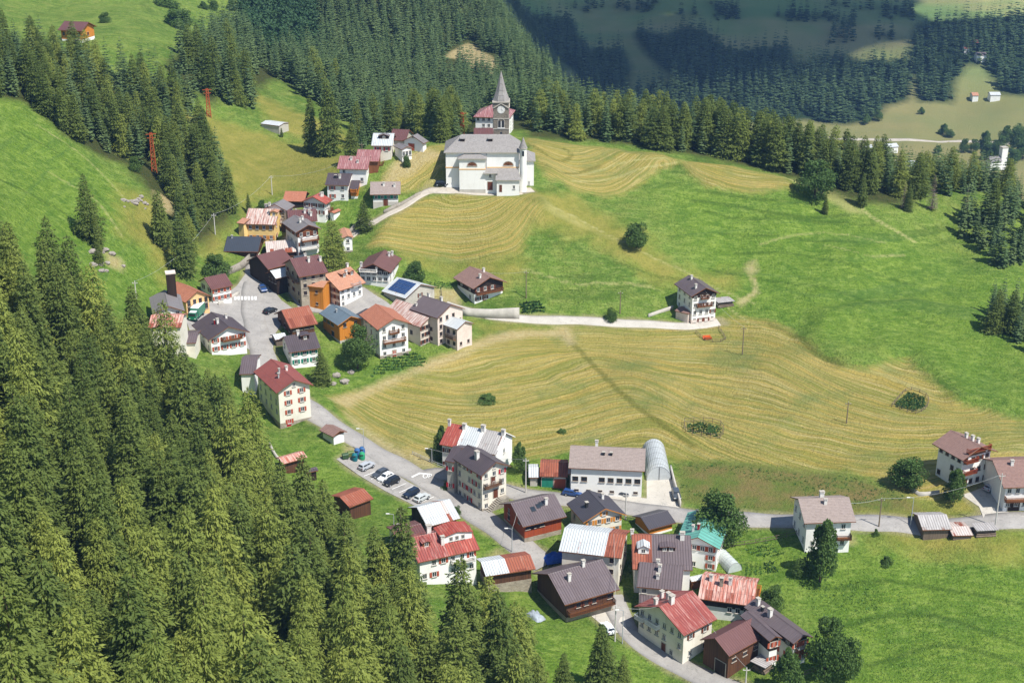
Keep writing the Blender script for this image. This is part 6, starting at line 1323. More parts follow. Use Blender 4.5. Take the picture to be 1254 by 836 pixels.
# ------------------------------------------------------------------ arched metal shelter
def shelter():
    p = ground(807, 588.2); q = on_plane(802.5, 566, float(p[2])); d = np.array(q) - p[:2]; L = 15.0; a = math.atan2(d[1], d[0])
    o = empty('arched_shelter', tuple(p), 'large arched grey metal shelter with flat closed front beside the white farmhouse', 'shelter', None, a - math.pi / 2)
    w_, hh, n = 2.9, 4.0, 18; arc = [(-w_ * math.cos(math.pi * k / n), max(0, hh * math.sin(math.pi * k / n) ** .9)) for k in range(n + 1)]
    b = MB()
    for j in range(10):
        y0, y1 = j * L / 10, (j + 1) * L / 10; e = .012 if j % 2 else 0
        for (xa, za), (xb, zb) in zip(arc, arc[1:]): f = 1 + e; b.poly([(xa * f, y0, za * f - .4), (xb * f, y0, zb * f - .4), (xb * f, y1, zb * f - .4), (xa * f, y1, za * f - .4)], M['galv'])
    b.build('vault', o)
    b = MB(); b.poly([(x * .99, .06, z * .99 - .4) for x, z in arc], M['galv2']); b.build('front_panel', o)
    b = MB(); b.poly([(x * .99, L - .06, z * .99 - .4) for x, z in arc], M['galv2']); b.build('rear_panel', o)
    b = MB(); b.box(-.05, .05, -.02, .055, -.3, hh - .6, M['dmetal']); b.build('door_seam', o)
M['galv'] = sheet('corrugated_shelter_steel', '#c2c6c5', '#b6bab9', '#d2d5d4', None, palep=.12, rib=.4, gloss=.5); M['galv2'] = flat('grey_shelter_panel', '#c0c4c4', .85, .5, .08)
shelter()

# ------------------------------------------------------------------ vehicles
def paint(name, hexc, k=.85):
    b = NB(name); b.b.inputs['Coat Weight'].default_value = .6; b.b.inputs['Coat Roughness'].default_value = .1
    return b.done(b.mix(b.noise(b.obj(), 3, 3), lin(hexc, k * .95), lin(hexc, k)), .35)
CARP = {k: paint('car_paint_' + k, v) for k, v in dict(silver='#b9bcc0', graphite='#4b5057', white='#eceeee', navy='#222d40', black='#1d1f24', pale='#c8ccca', blue='#2d4f86', red='#9a2a2a', green='#0f7a58').items()}
M_TYRE = flat('tyre_rubber', '#26262a', .6, .9); M_HUB = flat('wheel_hub', '#a9acb0', .8, .4); M_LAMP = flat('lamp_lens', '#e9e9e2', .8, .2); M_TAIL = flat('tail_lamp_lens', '#a81e1e', .7, .3)
def car_lib(col, kind):
    """body, windows, wheel, lamps of a car 4.3 m long; x forward"""
    prof = {'hatch': [(-2.1, .35), (-2.12, .85), (-1.85, 1.02), (-1.55, 1.46), (.25, 1.5), (.95, 1.02), (1.95, .86), (2.12, .62), (2.1, .32)], 'suv': [(-2.15, .42), (-2.17, 1.0), (-2.0, 1.12), (-1.8, 1.62), (.35, 1.66), (1.0, 1.15), (2.0, 1.02), (2.16, .7), (2.12, .4)],
            'wagon': [(-2.25, .35), (-2.28, .88), (-2.15, 1.0), (-1.85, 1.42), (.2, 1.46), (.95, 1.0), (2.05, .84), (2.25, .6), (2.22, .32)]}[kind]
    b = MB(); W0 = .88; inset = lambda z: W0 - max(0, z - .9) * .32
    Lp = [(x, -inset(z), z) for x, z in prof]; Rp_ = [(x, inset(z), z) for x, z in prof]; n = len(prof)
    for i in range(n): j = (i + 1) % n; b.poly([Lp[i], Lp[j], Rp_[j], Rp_[i]], col)
    b.poly(Lp, col); b.poly(Rp_[::-1], col)
    for s in (-1, 1):
        for x in (-1.35, 1.32): b.tube([(x, s * (W0 - .06), .34), (x, s * (W0 + .012), .34)], .40, M['dmetal'], 14)
    body = b.mesh('body'); bm = bmesh.new(); bm.from_mesh(body); bmesh.ops.bevel(bm, geom=[e for e in bm.edges if e.calc_length() > .5], offset=.05, segments=2, affect='EDGES'); bm.to_mesh(body); bm.free()
    g = MB(); ip = prof
    def pane(pts): g.poly(pts, M['glass'])
    (xa, za), (xb, zb), (xc, zc), (xd, zd) = prof[2], prof[3], prof[4], prof[5]; e = .012
    for s in (-1, 1):
        f = lambda x, z: (x, s * (inset(z) + e), z)
        pane([f(xa + .32, za + .06), f(xb + .22, zb - .10), f(-.55, zb - .09), f(-.55, za + .06)]); pane([f(-.45, za + .06), f(-.45, zb - .09), f(xc - .12, zc - .12), f(xd - .28, zd + .07)])
    nrm = lambda p, q: np.array([-(q[1] - p[1]), q[0] - p[0]]) / math.hypot(q[0] - p[0], q[1] - p[1])
    for (p, q) in (((xc, zc), (xd, zd)), ((xb, zb), (xa, za))):
        m_ = nrm(p, q); m_ = m_ if m_[1] > 0 else -m_; P1 = np.array(p) * .9 + np.array(q) * .1 + m_ * .012; P2 = np.array(p) * .1 + np.array(q) * .9 + m_ * .012
        pane([(P1[0], -.60, P1[1]), (P1[0], .60, P1[1]), (P2[0], .72, P2[1]), (P2[0], -.72, P2[1])])
    win = g.mesh('car_windows')
    w_ = MB(); w_.tube([(0, -.10, 0), (0, .10, 0)], .33, M_TYRE, 14); w_.tube([(0, -.115, 0), (0, .115, 0)], .20, M_HUB, 10); wheel = w_.mesh('wheel')
    z = prof[-2][1]; hl = MB().box(-.05, .03, -.22, .22, -.08, .08, M_LAMP).mesh('headlight'); tl = MB().box(-.03, .05, -.14, .14, -.13, .13, M_TAIL).mesh('tail_light')
    return body, win, wheel, hl, tl, prof
_cars = {}
def car(px, py, head, col, kind, label, group=None, z0=.05):
    k = (col, kind)
    if k not in _cars: _cars[k] = car_lib(CARP[col], kind)
    body, win, wheel, hl, tl, prof = _cars[k]; x, y = at_pix(px, py)
    if not isinstance(head, (int, float)): a, b_ = np.array(gp(*head[0])), np.array(gp(*head[1])); head = math.atan2(*(b_ - a)[::-1])
    o = empty('parked_car', (x, y, float(H0(x, y)) + z0), label, 'car', group, head)
    link('body', body, o); link('car_windows', win, o)
    for sx in (-1.35, 1.32):
        for sy in (-.80, .80): link('wheel', wheel, o, (sx, sy, .33))
    for sy in (-.6, .6): link('headlight', hl, o, (prof[-2][0] - .03, sy, prof[-2][1] + .08)); link('tail_light', tl, o, (prof[1][0] + .02, sy * 1.1, prof[1][1] - .1))
    return o
hd = ((446, 584), (474, 573)); hb = (hd[1], hd[0]); CG = 'cars in the parking bays'
for px, py, h_, c_, k, lb in ((449, 575, hd, 'silver', 'suv', 'silver car in the parking bays, the one nearest the recycling bins'), (465.5, 584, hb, 'graphite', 'wagon', 'dark grey estate car parked beside the white one'), (472.5, 588.5, hb, 'white', 'hatch', 'white car between the dark grey estate and the black car'),
                              (479.5, 594, hb, 'black', 'suv', 'black car parked right beside the white one'), (503.5, 608.5, hb, 'navy', 'suv', 'dark navy car in the parking bay beside a pale silver one'), (516.5, 613.5, hd, 'pale', 'hatch', 'pale silver car in the last parking bay before the grass bank')):
    car(px, py, h_, c_, k, lb, CG)
car(701, 607.5, ((690, 611), (730, 616)), 'blue', 'wagon', 'blue-grey car standing on the road in front of the white farmhouse')
car(744, 772, ((757, 778), (744, 760)), 'white', 'hatch', 'white car at the roadside below the big timber house')
car(1214, 601, ((1210, 606), (1226, 598)), 'silver', 'hatch', 'silver car in the shade between the two right-hand chalets')
car(331, 384, ((322, 388), (342, 380)), 'black', 'hatch', 'black car on the square by the rusty-roofed barn')
car(322, 357, ((318, 350), (326, 362)), 'blue', 'hatch', 'blue car in the shade of the dark barns on the square')
car(541, 227.5, ((530, 227), (548, 228)), 'black', 'suv', 'dark car in the shade at the left end of the church')
car(759, 606, ((750, 606), (770, 607)), 'graphite', 'wagon', 'dark car in front of the farmhouse on the concrete yard')
car(828, 609, ((826, 600), (831, 620)), 'graphite', 'suv', 'brownish-grey vehicle at the wall of the farm yard')
def lorry():
    a, b_ = np.array(gp(247, 384)), np.array(gp(236, 396)); d = b_ - a; x, y = (a + b_) / 2
    o = empty('lorry', (x, y, float(H0(x, y)) + .06), 'green box lorry with white roof parked before the ochre house', 'lorry', None, math.atan2(d[1], d[0]))
    g, wt = CARP['green'], CARP['white']
    b = MB(); b.box(-3.6, 1.7, -1.15, 1.15, .75, 3.15, g); b.box(-3.58, 1.68, -1.13, 1.13, 3.153, 3.22, wt); b.build('cargo_box', o)
    b = MB(); b.prism([(-1.05, .55), (1.05, .55), (1.05, 1.5), (.95, 2.45), (-.95, 2.45), (-1.05, 1.5)], 1.8, 3.5, g); b.box(1.8, 3.3, -.9, .9, 2.453, 2.6, wt); b.build('cab', o)
    b = MB(); b.box(3.503, 3.52, -.85, .85, 1.5, 2.25, M['glass']); b.box(2.3, 3.2, -1.07, 1.07, 1.52, 2.2, M['glass']); b.build('windscreen', o)
    b = MB(); b.box(-3.6, 3.4, -.5, .5, .5, .74, M['dmetal']); b.build('chassis', o)
    w_ = MB(); w_.tube([(0, -.14, 0), (0, .14, 0)], .45, M_TYRE, 14); w_.tube([(0, -.15, 0), (0, .15, 0)], .22, M_HUB, 10); wm = w_.mesh('wheel')
    for sx in (-2.3, 2.6):
        for sy in (-.98, .98): link('wheel', wm, o, (sx, sy, .45))
    hl = MB().box(-.03, .04, -.18, .18, -.1, .1, M_LAMP).mesh('headlight')
    for sy in (-.75, .75): link('headlight', hl, o, (3.5, sy, .85))
lorry()
BINC = {k: flat('bin_plastic_' + k, v, .8, .5) for k, v in dict(green='#2e9c6c', dark='#3f5a3a', teal='#1f6f78', blue='#3d6ba0', olive='#66763c').items()}
def bell_bin(px, py, c_, lb, h_=1.9, r=.75):
    x, y = at_pix(px, py); o = empty('recycling_bin', (x, y, float(H0(x, y)) + .04), lb, 'bin', 'bins at the end of the car park')
    b = MB(); b.tube([(0, 0, 0), (0, 0, h_ * .35), (0, 0, h_ * .75), (0, 0, h_ * .93), (0, 0, h_)], [r * .92, r, r * .92, r * .62, r * .2], BINC[c_], 14); b.build('body', o)
    b = MB(); b.box(-.3, .3, -r - .02, -r + .25, h_ * .62, h_ * .76, M['dmetal']); b.build('slot', o); b = MB(); b.tube([(0, 0, h_ + .003), (0, 0, h_ + .14)], [.08, .08], M['metal'], 8); b.build('lifting_eye', o)
def box_bin(px, py, c_, lb):
    x, y = at_pix(px, py); o = empty('wheeled_bin', (x, y, float(H0(x, y)) + .04), lb, 'bin', 'bins at the end of the car park', .4)
    b = MB(); b.box(-.7, .7, -.5, .5, .2, 1.15, BINC[c_]); b.build('body', o); b = MB(); b.prism([(-.56, 1.153), (.56, 1.153), (.4, 1.35), (-.4, 1.35)], -.75, .75, BINC[c_]); b.build('lid', o)
    w_ = MB(); w_.tube([(0, -.05, 0), (0, .05, 0)], .1, M_TYRE, 8); wm = w_.mesh('wheel')
    for sx in (-.6, .6):
        for sy in (-.4, .4): link('wheel', wm, o, (sx, sy, .1))
bell_bin(434.5, 565, 'teal', 'dark teal bell-shaped recycling bin, frontmost of the cluster'); bell_bin(443.5, 563.5, 'green', 'bright green bell-shaped recycling bin beside the teal one'); bell_bin(437.5, 558.5, 'blue', 'blue bell-shaped recycling bin just behind the teal one', 1.8); bell_bin(443.5, 555.8, 'blue', 'blue bell-shaped recycling bin at the very back, nearest the lamp post', 1.8)
box_bin(423, 563, 'dark', 'dark green wheeled bin standing apart at the left of the cluster'); box_bin(429.8, 560.2, 'olive', 'olive wheeled bin between the dark green one and the bells')

# ------------------------------------------------------------------ poles, lamps, wires, pylons
M_POLE = flat('pale_pole', '#d2cdc4', .8, .8, .1, 1); M_WPOLE = flat('wooden_pole', '#8a7a66', .75, .9, .2, 1); M_WIRE = flat('wire_metal', '#b9bbb6', .8, .5); M_RUSTP = flat('orange_lattice_paint', '#b8562f', .8, .7, .15, 1)
TOPS = {}
def pole(k, px, py, top, lb, kind='pole', mat=None):
    x, y = at_pix(px, py); h_ = max(4.0, height_for(px, py, top)); z = float(H0(x, y)); mat = mat or M_POLE
    if kind == 'lamp':
        o = empty('street_lamp', (x, y, z - .2), lb, 'lamp post'); b = MB(); b.tube([(0, 0, 0), (0, 0, h_ * .6), (0, 0, h_)], [.11, .08, .06], M['metal'], 8); b.bar((0, 0, h_), (-.9, -.2, h_ + .25), .07, M['metal']); b.build('post', o)
        b = MB(); b.box(-1.6, -.85, -.36, -.06, h_ + .18, h_ + .32, M['frame']); b.build('lamp_head', o)
    else:
        o = empty('power_pole', (x, y, z - .3), lb, 'pole'); b = MB(); b.tube([(0, 0, 0), (0, 0, h_)], [.17, .11], mat, 8); b.build('post', o)
        b = MB(); b.bar((-.7, 0, h_ - .5), (.7, 0, h_ - .5), .12, mat); b.build('crossarm', o)
        i_ = MB(); i_.tube([(0, 0, 0), (0, 0, .22)], [.06, .04], M['frame'], 6); im = i_.mesh('insulator')
        for sx in (-.6, 0, .6): link('insulator', im, o, (sx, 0, h_ - .44 if sx else h_))
    TOPS[k] = Vector((x, y, z + h_ - .3))
pole('A', 333.3, 238.5, 214, 'white pole alone on the golden slope above the upper houses'); pole('B', 263.6, 287, 261, 'white pole on the green bank left of the yellow house'); pole('C', 167, 366, 343, 'white pole rising at the edge of the near forest, left of the tower')
pole('D', 446, 557, 525, 'tall lamp post behind the recycling bins', 'lamp'); pole('E', 529, 567, 551, 'lamp post at the junction left of the terraced row', 'lamp'); pole('F', 643.8, 604.5, 561.5, 'tall white pole with a stay between the terraced row and the farmhouse'); pole('G', 644.3, 365, 331, 'thin pole on the slope right of the lone chalet', 'pole', M_WPOLE)
pole('H', 759.2, 384, 356, 'thin pole above the middle of the meadow road', 'pole', M_WPOLE); pole('I', 909, 434, 399, 'wooden pole in the mown field below the tall slope house', 'pole', M_WPOLE); pole('J', 1036.6, 518, 491, 'wooden pole in the middle of the mown field', 'pole', M_WPOLE)
pole('K', 1076, 646, 610, 'pole at the roadside right of the grey-roofed house', 'pole', M_WPOLE); pole('L', 1115, 644.5, 610, 'lamp post at the roadside by the old wooden shed', 'lamp'); pole('M', 1218.4, 645.6, 580, 'tall pole at the entrance to the chalet yard')
pole('N', 753, 784.7, 739.5, 'tall white pole on the roadside beside the big timber house'); pole('O', 762, 787.6, 746, 'lamp post beside the tall white pole on the bottom road', 'lamp'); pole('P', 913, 838, 821, 'short white pole at the corner of the bottom timber barn'); pole('Q', 627, 676, 647, 'lamp post in front of the red-stained timber house', 'lamp')
pole('S', 443.5, 189, 174.5, 'pole behind the long maroon-roofed upper house', 'pole', M_WPOLE); pole('T', 482.5, 648, 629, 'lamp post on the grass left of the pale-roofed barn', 'lamp'); pole('U', 765.8, 636, 602, 'white pole at the fence right of the orange-shuttered house'); pole('V', 491, 648, 620, 'thin pole beside the lamp post left of the pale-roofed barn', 'pole', M_WPOLE)
def wire(a, b_, sag, lb, r=.028):
    p, q = (TOPS[a] if isinstance(a, str) else Vector(a)), (TOPS[b_] if isinstance(b_, str) else Vector(b_)); P = []
    for i in range(15): t = i / 14; v = p.lerp(q, t); v.z -= 4 * sag * t * (1 - t); P.append(tuple(v))
    b = MB(); b.tube(P, r, M_WIRE, 5); tag(link('overhead_wire', b.mesh('overhead_wire')), lb, 'wire', 'overhead wires')
rp = lambda k, fx=0: tuple(HS[k].root.matrix_basis @ Vector((HS[k].hx * fx, 0, HS[k].zr + .2)))
wire('C', 'B', 3.0, 'overhead wire from the pole by the tower to the yellow house'); wire('B', 'A', 2.0, 'overhead wire from the yellow house to the golden slope pole'); wire('A', rp('uppink'), 2.0, 'overhead wire from the golden slope pole to the pink-roofed house')
wire('K', 'M', 1.6, 'overhead wire along the right road between the two tall poles'); wire('K', rp('greyhouse'), 1.2, 'overhead wire from the roadside pole to the grey-roofed house'); wire('N', rp('redcorner', -.8), .8, 'overhead wire from the white bottom pole to the bright red roof'); wire('N', rp('zincstone', -.6), 1.0, 'overhead wire from the white bottom pole to the zinc and rust roof')
wire('P', rp('redcorner', .6), .6, 'overhead wire from the bottom barn pole to the bright red roof'); wire('F', 'E', 1.0, 'overhead wire above the junction in front of the terraced row'); wire('Q', rp('redwood', -.6), .5, 'overhead wire between the lamp and the red-stained timber house'); wire('G', rp('whitechalet'), .6, 'overhead wire from the thin slope pole to the lone chalet'); wire('I', rp('slopehouse'), 1.0, 'overhead wire from the field pole to the tall slope house')
def pylon(px, py, top, lb):
    x, y = at_pix(px, py); h_ = height_for(px, py, top); o = empty('lattice_pylon', (x, y, float(H(x, y)) - .3), lb, 'pylon', 'orange lattice pylons', .3); b = MB(); w0, w1 = .75, .38
    cs = [(sx, sy) for sx, sy in ((-1, -1), (1, -1), (1, 1), (-1, 1))]; n = 9
    for sx, sy in cs: b.bar((sx * w0, sy * w0, 0), (sx * w1, sy * w1, h_), .17, M_RUSTP)
    for i in range(n):
        t0, t1 = i / n, (i + 1) / n; a, c_ = w0 + (w1 - w0) * t0, w0 + (w1 - w0) * t1
        for k in range(4): p, q = cs[k], cs[(k + 1) % 4]; b.bar((p[0] * a, p[1] * a, h_ * t0), (q[0] * c_, q[1] * c_, h_ * t1), .11, M_RUSTP); b.bar((p[0] * c_, p[1] * c_, h_ * t1), (q[0] * c_, q[1] * c_, h_ * t1), .11, M_RUSTP)
    b.build('tower', o); b = MB(); b.bar((-1.6, 0, h_ - .3), (1.6, 0, h_ - .3), .16, M_RUSTP); b.bar((-1.3, 0, h_ - 1.5), (1.3, 0, h_ - 1.5), .16, M_RUSTP); b.build('crossarm', o)
pylon(256, 143, 108, 'orange lattice pylon at the top of the golden slope'); pylon(189, 210, 162, 'orange lattice pylon on the green slope beside the wooded strip'); pylon(566, 168, 137, 'orange lattice pylon in front of the wood left of the church tower')

# ------------------------------------------------------------------ broadleaf trees and bushes
BL = [crown_mesh('leafy_crown', leafball(70 + s, 5600, R0, Ht, sz, pt), M_LEAF) for s, R0, Ht, sz, pt in ((0, 4.0, 9, .42, 0), (1, 4.2, 9, .40, 0), (2, 3.9, 9, .42, .75))]
BT = trunk_mesh('leafy_trunk', 7.5, .28, M_BARK, 9)
def broad(px, py, top, wpx, lb, var=0, name='leafy_tree', cat='tree', group=None, sink=0.0):
    x, y = at_pix(px, py); h_ = height_for(px, py, top); D_ = math.sqrt(x * x + y * y + 25000); w_ = wpx * D_ / FPX
    o = empty(name, (x, y, float(H(x, y)) - .1 - sink), lb, cat, group, px % 6.28); o.scale = (w_ / 8.2, w_ / 8.2, (h_ + sink) / 9.0)
    link('trunk', BT, o); link('crown', BL[var], o); return o
broad(779, 304, 271, 33, 'lone dark leafy tree in the middle of the green slope', 0); broad(998, 242, 196, 46, 'big round dark leafy tree in front of the hilltop belt', 1); broad(438, 451, 397, 40, 'big round tree in front of the orange timber house', 1)
broad(881, 666, 598, 60, 'big dark leafy tree behind the teal-roofed house', 1); broad(1004, 712, 628, 46, 'tall pointed dark tree in front of the grey-roofed house', 2); broad(1110, 597, 557, 44, 'round dark tree on the lawn left of the four-storey chalet', 0); broad(1167, 615, 569, 32, 'upright dark tree beside the steps of the four-storey chalet', 2)
broad(1010, 830, 755, 46, 'big dark double-crowned tree right of the house with the cross gable', 1); broad(1036, 832, 778, 36, 'lower dark tree leaning on the big one by the bottom right meadow', 0); broad(964, 848, 788, 40, 'fresh green tree in front of the house with the cross gable', 2)
broad(637, 577, 538, 24, 'small tree right of the white terraced row', 2); broad(541, 562, 517, 22, 'leafy tree at the left gable of the terraced row', 2); broad(979, 706, 682, 20, 'small garden tree left of the tall pointed tree', 0)
sh = 'bush'
for px, py, top, w_, lb in ((266, 338, 309, 32, 'round dark bush above the village square'), (508, 344, 317, 26, 'dark bush behind the solar-roofed house'), (748, 393, 377, 16, 'round bush on the upper edge of the meadow road'), (945, 748, 714, 28, 'grey-green shrub by the orange balcony of the rusty-roofed house'),
                            (322, 262, 243, 20, 'dark round bush behind the grey-roofed upper house'), (498, 204, 188, 10, 'small clipped bush on the street to the gabled white house'), (599, 489, 481, 34, 'low green thicket alone in the mown field'), (688, 529, 523, 18, 'flat green clump in the mown field right of the thicket'),
                            (1072, 655, 645, 10, 'small bush beside the right road'), (560, 628, 618, 12, 'low shrub in the corner of the road junction'), (548, 600, 588, 18, 'dark shrub at the left foot of the big cream building'), (1085, 690, 678, 18, 'low bush on the rough meadow below the roadside'),
                            (218, 34, 8, 36, 'widest dark bush on the high meadow'), (204, 8, -10, 34, 'dark bush cut by the top edge of the picture'), (249, 11, 0, 13, 'small dark bush, first of the line beside the wide bush'), (261, 12, -2, 15, 'dark bush in the line at the top of the high meadow'), (276, 33, 16, 14, 'dark bush below the line on the high meadow'), (268, 31, 20, 12, 'smaller dark bush left of the one below the line'),
                            (285, 12, -3, 15, 'dark bush at the right end of the line on the high meadow'), (291, 28, 15, 12, 'dark bush nearest the mountain wood on the high meadow'), (129, 28, 14, 14, 'single dark bush above the lone hill chalet'), (166, 210, 190, 14, 'dark bush beside the orange pylon on the green slope'), (120, 306, 296, 12, 'scrubby bush at the foot of the lone spruce')):
    broad(px, py, top, w_, lb, (px + py) % 3, 'bush', 'bush', None, 1.2)
VG = 'round trees on the far valley floor'
for i, (px, py, top, w_) in enumerate(((1180, 187, 168, 12), (1192, 187, 170, 13), (1205, 182, 158, 18), (1210, 195, 172, 20), (1222, 195, 165, 18), (1232, 175, 152, 20), (1245, 185, 150, 22), (1252, 195, 172, 18), (1155, 165, 150, 14), (1163, 168, 158, 12), (1148, 188, 178, 10), (1128, 140, 130, 9), (1240, 200, 180, 20), (1075, 148, 134, 12), (1060, 152, 138, 14))):
    broad(px, py, top, w_, 'round dark tree in the loose row on the far valley floor', i % 3, 'leafy_tree', 'tree', VG)
r_ = random.Random(5)
bw = [p for p in scatter(Gpoly([(296, 6), (345, -10), (388, 10), (394, 58), (372, 76), (330, 74), (302, 48)]), 6.0, .42, 31)]
LBM = [leafball(90 + s, 260, 4.2, 9, 1.25) for s in range(3)]
mass('broadleaf_wood', [(x, y, r_.uniform(15, 22)) for x, y in bw], LBM, leaf_material('wood_leaves', (.030, .075, .026, 1), (.045, .095, .034, 1), (.06, .11, .04, 1), True), 'patch of rounded bluish-green broadleaf wood on the mountain above the golden slope', 4)

# ------------------------------------------------------------------ walls, fences, gardens
def wall_run(name, pts, h_, th, mat, lb, cat='wall', z=None):
    W = resample(Gpoly(pts), 1.5); T = np.gradient(W, axis=0); T /= np.linalg.norm(T, axis=1)[:, None]; N = np.stack([-T[:, 1], T[:, 0]], -1) * th / 2
    V = []; hs = h_ if hasattr(h_, '__len__') else (h_, h_); hh = np.linspace(hs[0], hs[1], len(W)); zz = H0(W[:, 0], W[:, 1])
    for q, up in ((W + N, 0), (W + N, 1), (W - N, 1), (W - N, 0)): V.append(np.c_[q, zz + (hh if up else -.8)])
    V = np.stack(V, 1); n = len(W); idx = np.arange(n * 4).reshape(n, 4); F = []
    for k in range(4): F.append(np.stack([idx[:-1, k], idx[1:, k], idx[1:, (k + 1) % 4], idx[:-1, (k + 1) % 4]], -1))
    F = np.concatenate(F + [idx[:1], idx[-1:, ::-1]]); m = mesh_np(name, V.reshape(-1, 3), F, [mat]); bm = bmesh.new(); bm.from_mesh(m); bmesh.ops.recalc_face_normals(bm, faces=bm.faces); bm.to_mesh(m); bm.free()
    return tag(link(name, m), lb, cat)
wall_run('retaining_wall', [(566, 386.5), (590, 389), (612, 391), (636, 391.5)], (2.2, 3.4), .4, M['conc'], 'pale concrete retaining wall below the lone brown-roofed chalet')
wall_run('stone_wall', [(266, 341), (282, 335), (296, 329), (306, 322)], (1.6, 2.6), .5, M['drystone'], 'stone wall along the ramp at the top of the square')
wall_run('stone_wall', [(268, 375), (281, 368), (293, 361)], 1.0, .4, M['conc'], 'low concrete wall along the edge of the square by the small white house')
wall_run('stone_wall', [(470, 261), (486, 253), (505, 244), (515, 239)], .9, .4, M['drystone'], 'low dark stone wall beside the path up to the church')
wall_run('stone_wall', [(428, 288), (438, 278), (445, 272)], 1.6, .6, M['drystone'], 'rough stone wall beside the dense spruce below the upper chalet')
wall_run('stone_wall', [(821, 576), (826, 596), (833, 621)], 1.5, .35, M['conc'], 'pale wall bounding the farm yard on its right side')
wall_run('stone_wall', [(794, 388), (815, 381), (824, 378)], .9, .4, M['conc'], 'low wall rising to the tall slope house')
wall_run('stone_wall', [(1114, 598), (1124, 606), (1136, 606), (1150, 604)], .9, .4, M['conc'], 'low garden wall right of the round tree on the lawn')
wall_run('stone_wall', [(466, 436), (485, 433), (503, 429)], .6, .5, M['conc'], 'pale garden wall on the grass below the balconied terracotta house')
wall_run('stone_wall', [(330, 545), (338, 560), (345, 566)], .8, .4, M['conc'], 'low white wall at the foot of the four-storey house')
def fence(pts, h_, mat, lb, step=2.2, rails=2, pw=.10):
    W = resample(Gpoly(pts), step); zz = H0(W[:, 0], W[:, 1]); p0 = (W[0][0], W[0][1], float(zz[0])); o = empty('fence', p0, lb, 'fence'); L = lambda i, up: Vector((W[i][0] - p0[0], W[i][1] - p0[1], float(zz[i]) - p0[2] + up))
    pm = MB().box(-pw / 2, pw / 2, -pw / 2, pw / 2, -.4, h_, mat).mesh('post'); b = MB()
    for i in range(len(W)): link('post', pm, o, tuple(L(i, 0)))
    for i in range(len(W) - 1):
        for k in range(rails): u = h_ * (.35 + .55 * k / max(1, rails - 1)); b.bar(tuple(L(i, u)), tuple(L(i + 1, u)), .08, mat)
    b.build('rail', o)
fence([(838, 518), (862, 517), (884, 522), (882, 537), (858, 534), (840, 530), (838, 518)], 1.4, M['greyw'], 'weathered fence round the overgrown plot in the mown field'); fence([(1092, 498), (1112, 478), (1135, 486), (1134, 500), (1118, 507), (1092, 498)], 1.0, M['greyw'], 'pale fence round the green plot at the right of the mown field')
fence([(852, 408), (866, 418), (888, 417), (880, 402)], 1.0, M['greyw'], 'fence round the small lawn below the tall slope house'); fence([(766, 637), (790, 641), (815, 643)], 1.1, M['dmetal'], 'thin fence along the grass left of the small orange hut')
fence([(885, 671), (920, 666), (955, 660), (975, 655)], 1.2, M['greyw'], 'fence along the top of the kitchen gardens'); fence([(985, 828), (1005, 820), (1020, 815)], 1.3, M['greyw'], 'fence beside the big double-crowned tree at the bottom right'); fence([(505, 556), (540, 572), (560, 578)], .9, M['metal'], 'roadside railing along the green bank by the terraced row')
fence([(516, 358), (516, 366), (527, 367), (540, 368), (540, 357)], 1.2, M['dmetal'], 'garden frame on the bare plot left of the lone chalet')
def plot(name, pts, step, rowdir, size, lb, mat, seed):
    """rows of leafy plants: a vegetable bed"""
    r = np.random.default_rng(seed); P = Gpoly(pts); a = math.radians(rowdir); lo, hi = P.min(0), P.max(0); cx, cy = (lo + hi) / 2; R_ = np.hypot(*(hi - lo)) / 2; Vs = []
    for v in np.arange(-R_, R_, step):
        for u in np.arange(-R_, R_, .55):
            x, y = cx + u * math.cos(a) - v * math.sin(a), cy + u * math.sin(a) + v * math.cos(a)
            if sdf(P, np.array([x]), np.array([y]))[0] < .1: continue
            k = 7; B = np.tile([x, y, float(H(x, y)) - .05], (k, 1)) + r.normal(0, .15, (k, 3)) * [1, 1, 0]; D = unit(r.normal(0, .6, (k, 3)) + [0, 0, .8]); Ln = r.uniform(.5, 1.1, k) * size; Vs.append(kites(B, D, Ln, Ln * .6, r.normal(0, 1, (k, 3))))
    if Vs: V = np.concatenate(Vs); tag(link(name, crown_mesh(name, V, mat)), lb, None, kind='stuff')
M_VEG = leaf_material('vegetable_leaves', (.07, .16, .03, 1), (.09, .18, .04, 1), (.11, .19, .05, 1)); M_VEGD = leaf_material('dark_vegetable_leaves', (.04, .10, .025, 1), (.06, .12, .03, 1), (.07, .13, .03, 1))
plot('vegetable_bed', [(905, 672), (940, 664), (965, 680), (925, 682)], 1.1, 10, .6, 'vegetable bed with rows of green plants right of the teal house', M_VEG, 1); plot('vegetable_bed', [(905, 690), (930, 688), (940, 702), (912, 706)], 1.0, 80, .5, 'bright green vegetable bed beside the small garden tunnel', M_VEG, 2); plot('vegetable_bed', [(932, 689), (947, 687), (954, 701), (940, 703)], .7, 80, .6, 'small dark vegetable bed right of the bright green one', M_VEGD, 3)
plot('vegetable_bed', [(1094, 497), (1112, 480), (1133, 487), (1132, 499), (1118, 505)], 0.55, 30, .65, 'dense green planting inside the pale fence in the mown field', M_VEGD, 4); plot('overgrown_plot', [(842, 519), (862, 518), (882, 523), (880, 535), (858, 532), (842, 529)], 1.0, 10, .8, 'overgrown green thicket inside the weathered fence', M_VEGD, 5)
plot('potato_bed', [(518, 345), (553, 346), (556, 354), (514, 354)], 1.0, 4, .6, 'bright green bed behind the bare plot left of the lone chalet', M_VEG, 6); plot('weed_bank', [(465, 440), (505, 432), (522, 438), (520, 447), (480, 455), (455, 462)], 1.3, 15, .9, 'lush weeds on the bank below the balconied terracotta house', M_VEG, 7)
plot('weed_bank', [(636, 372), (660, 368), (672, 384), (640, 385)], 1.3, 15, 1.1, 'dark weeds on the bank above the retaining wall', M_VEGD, 8)
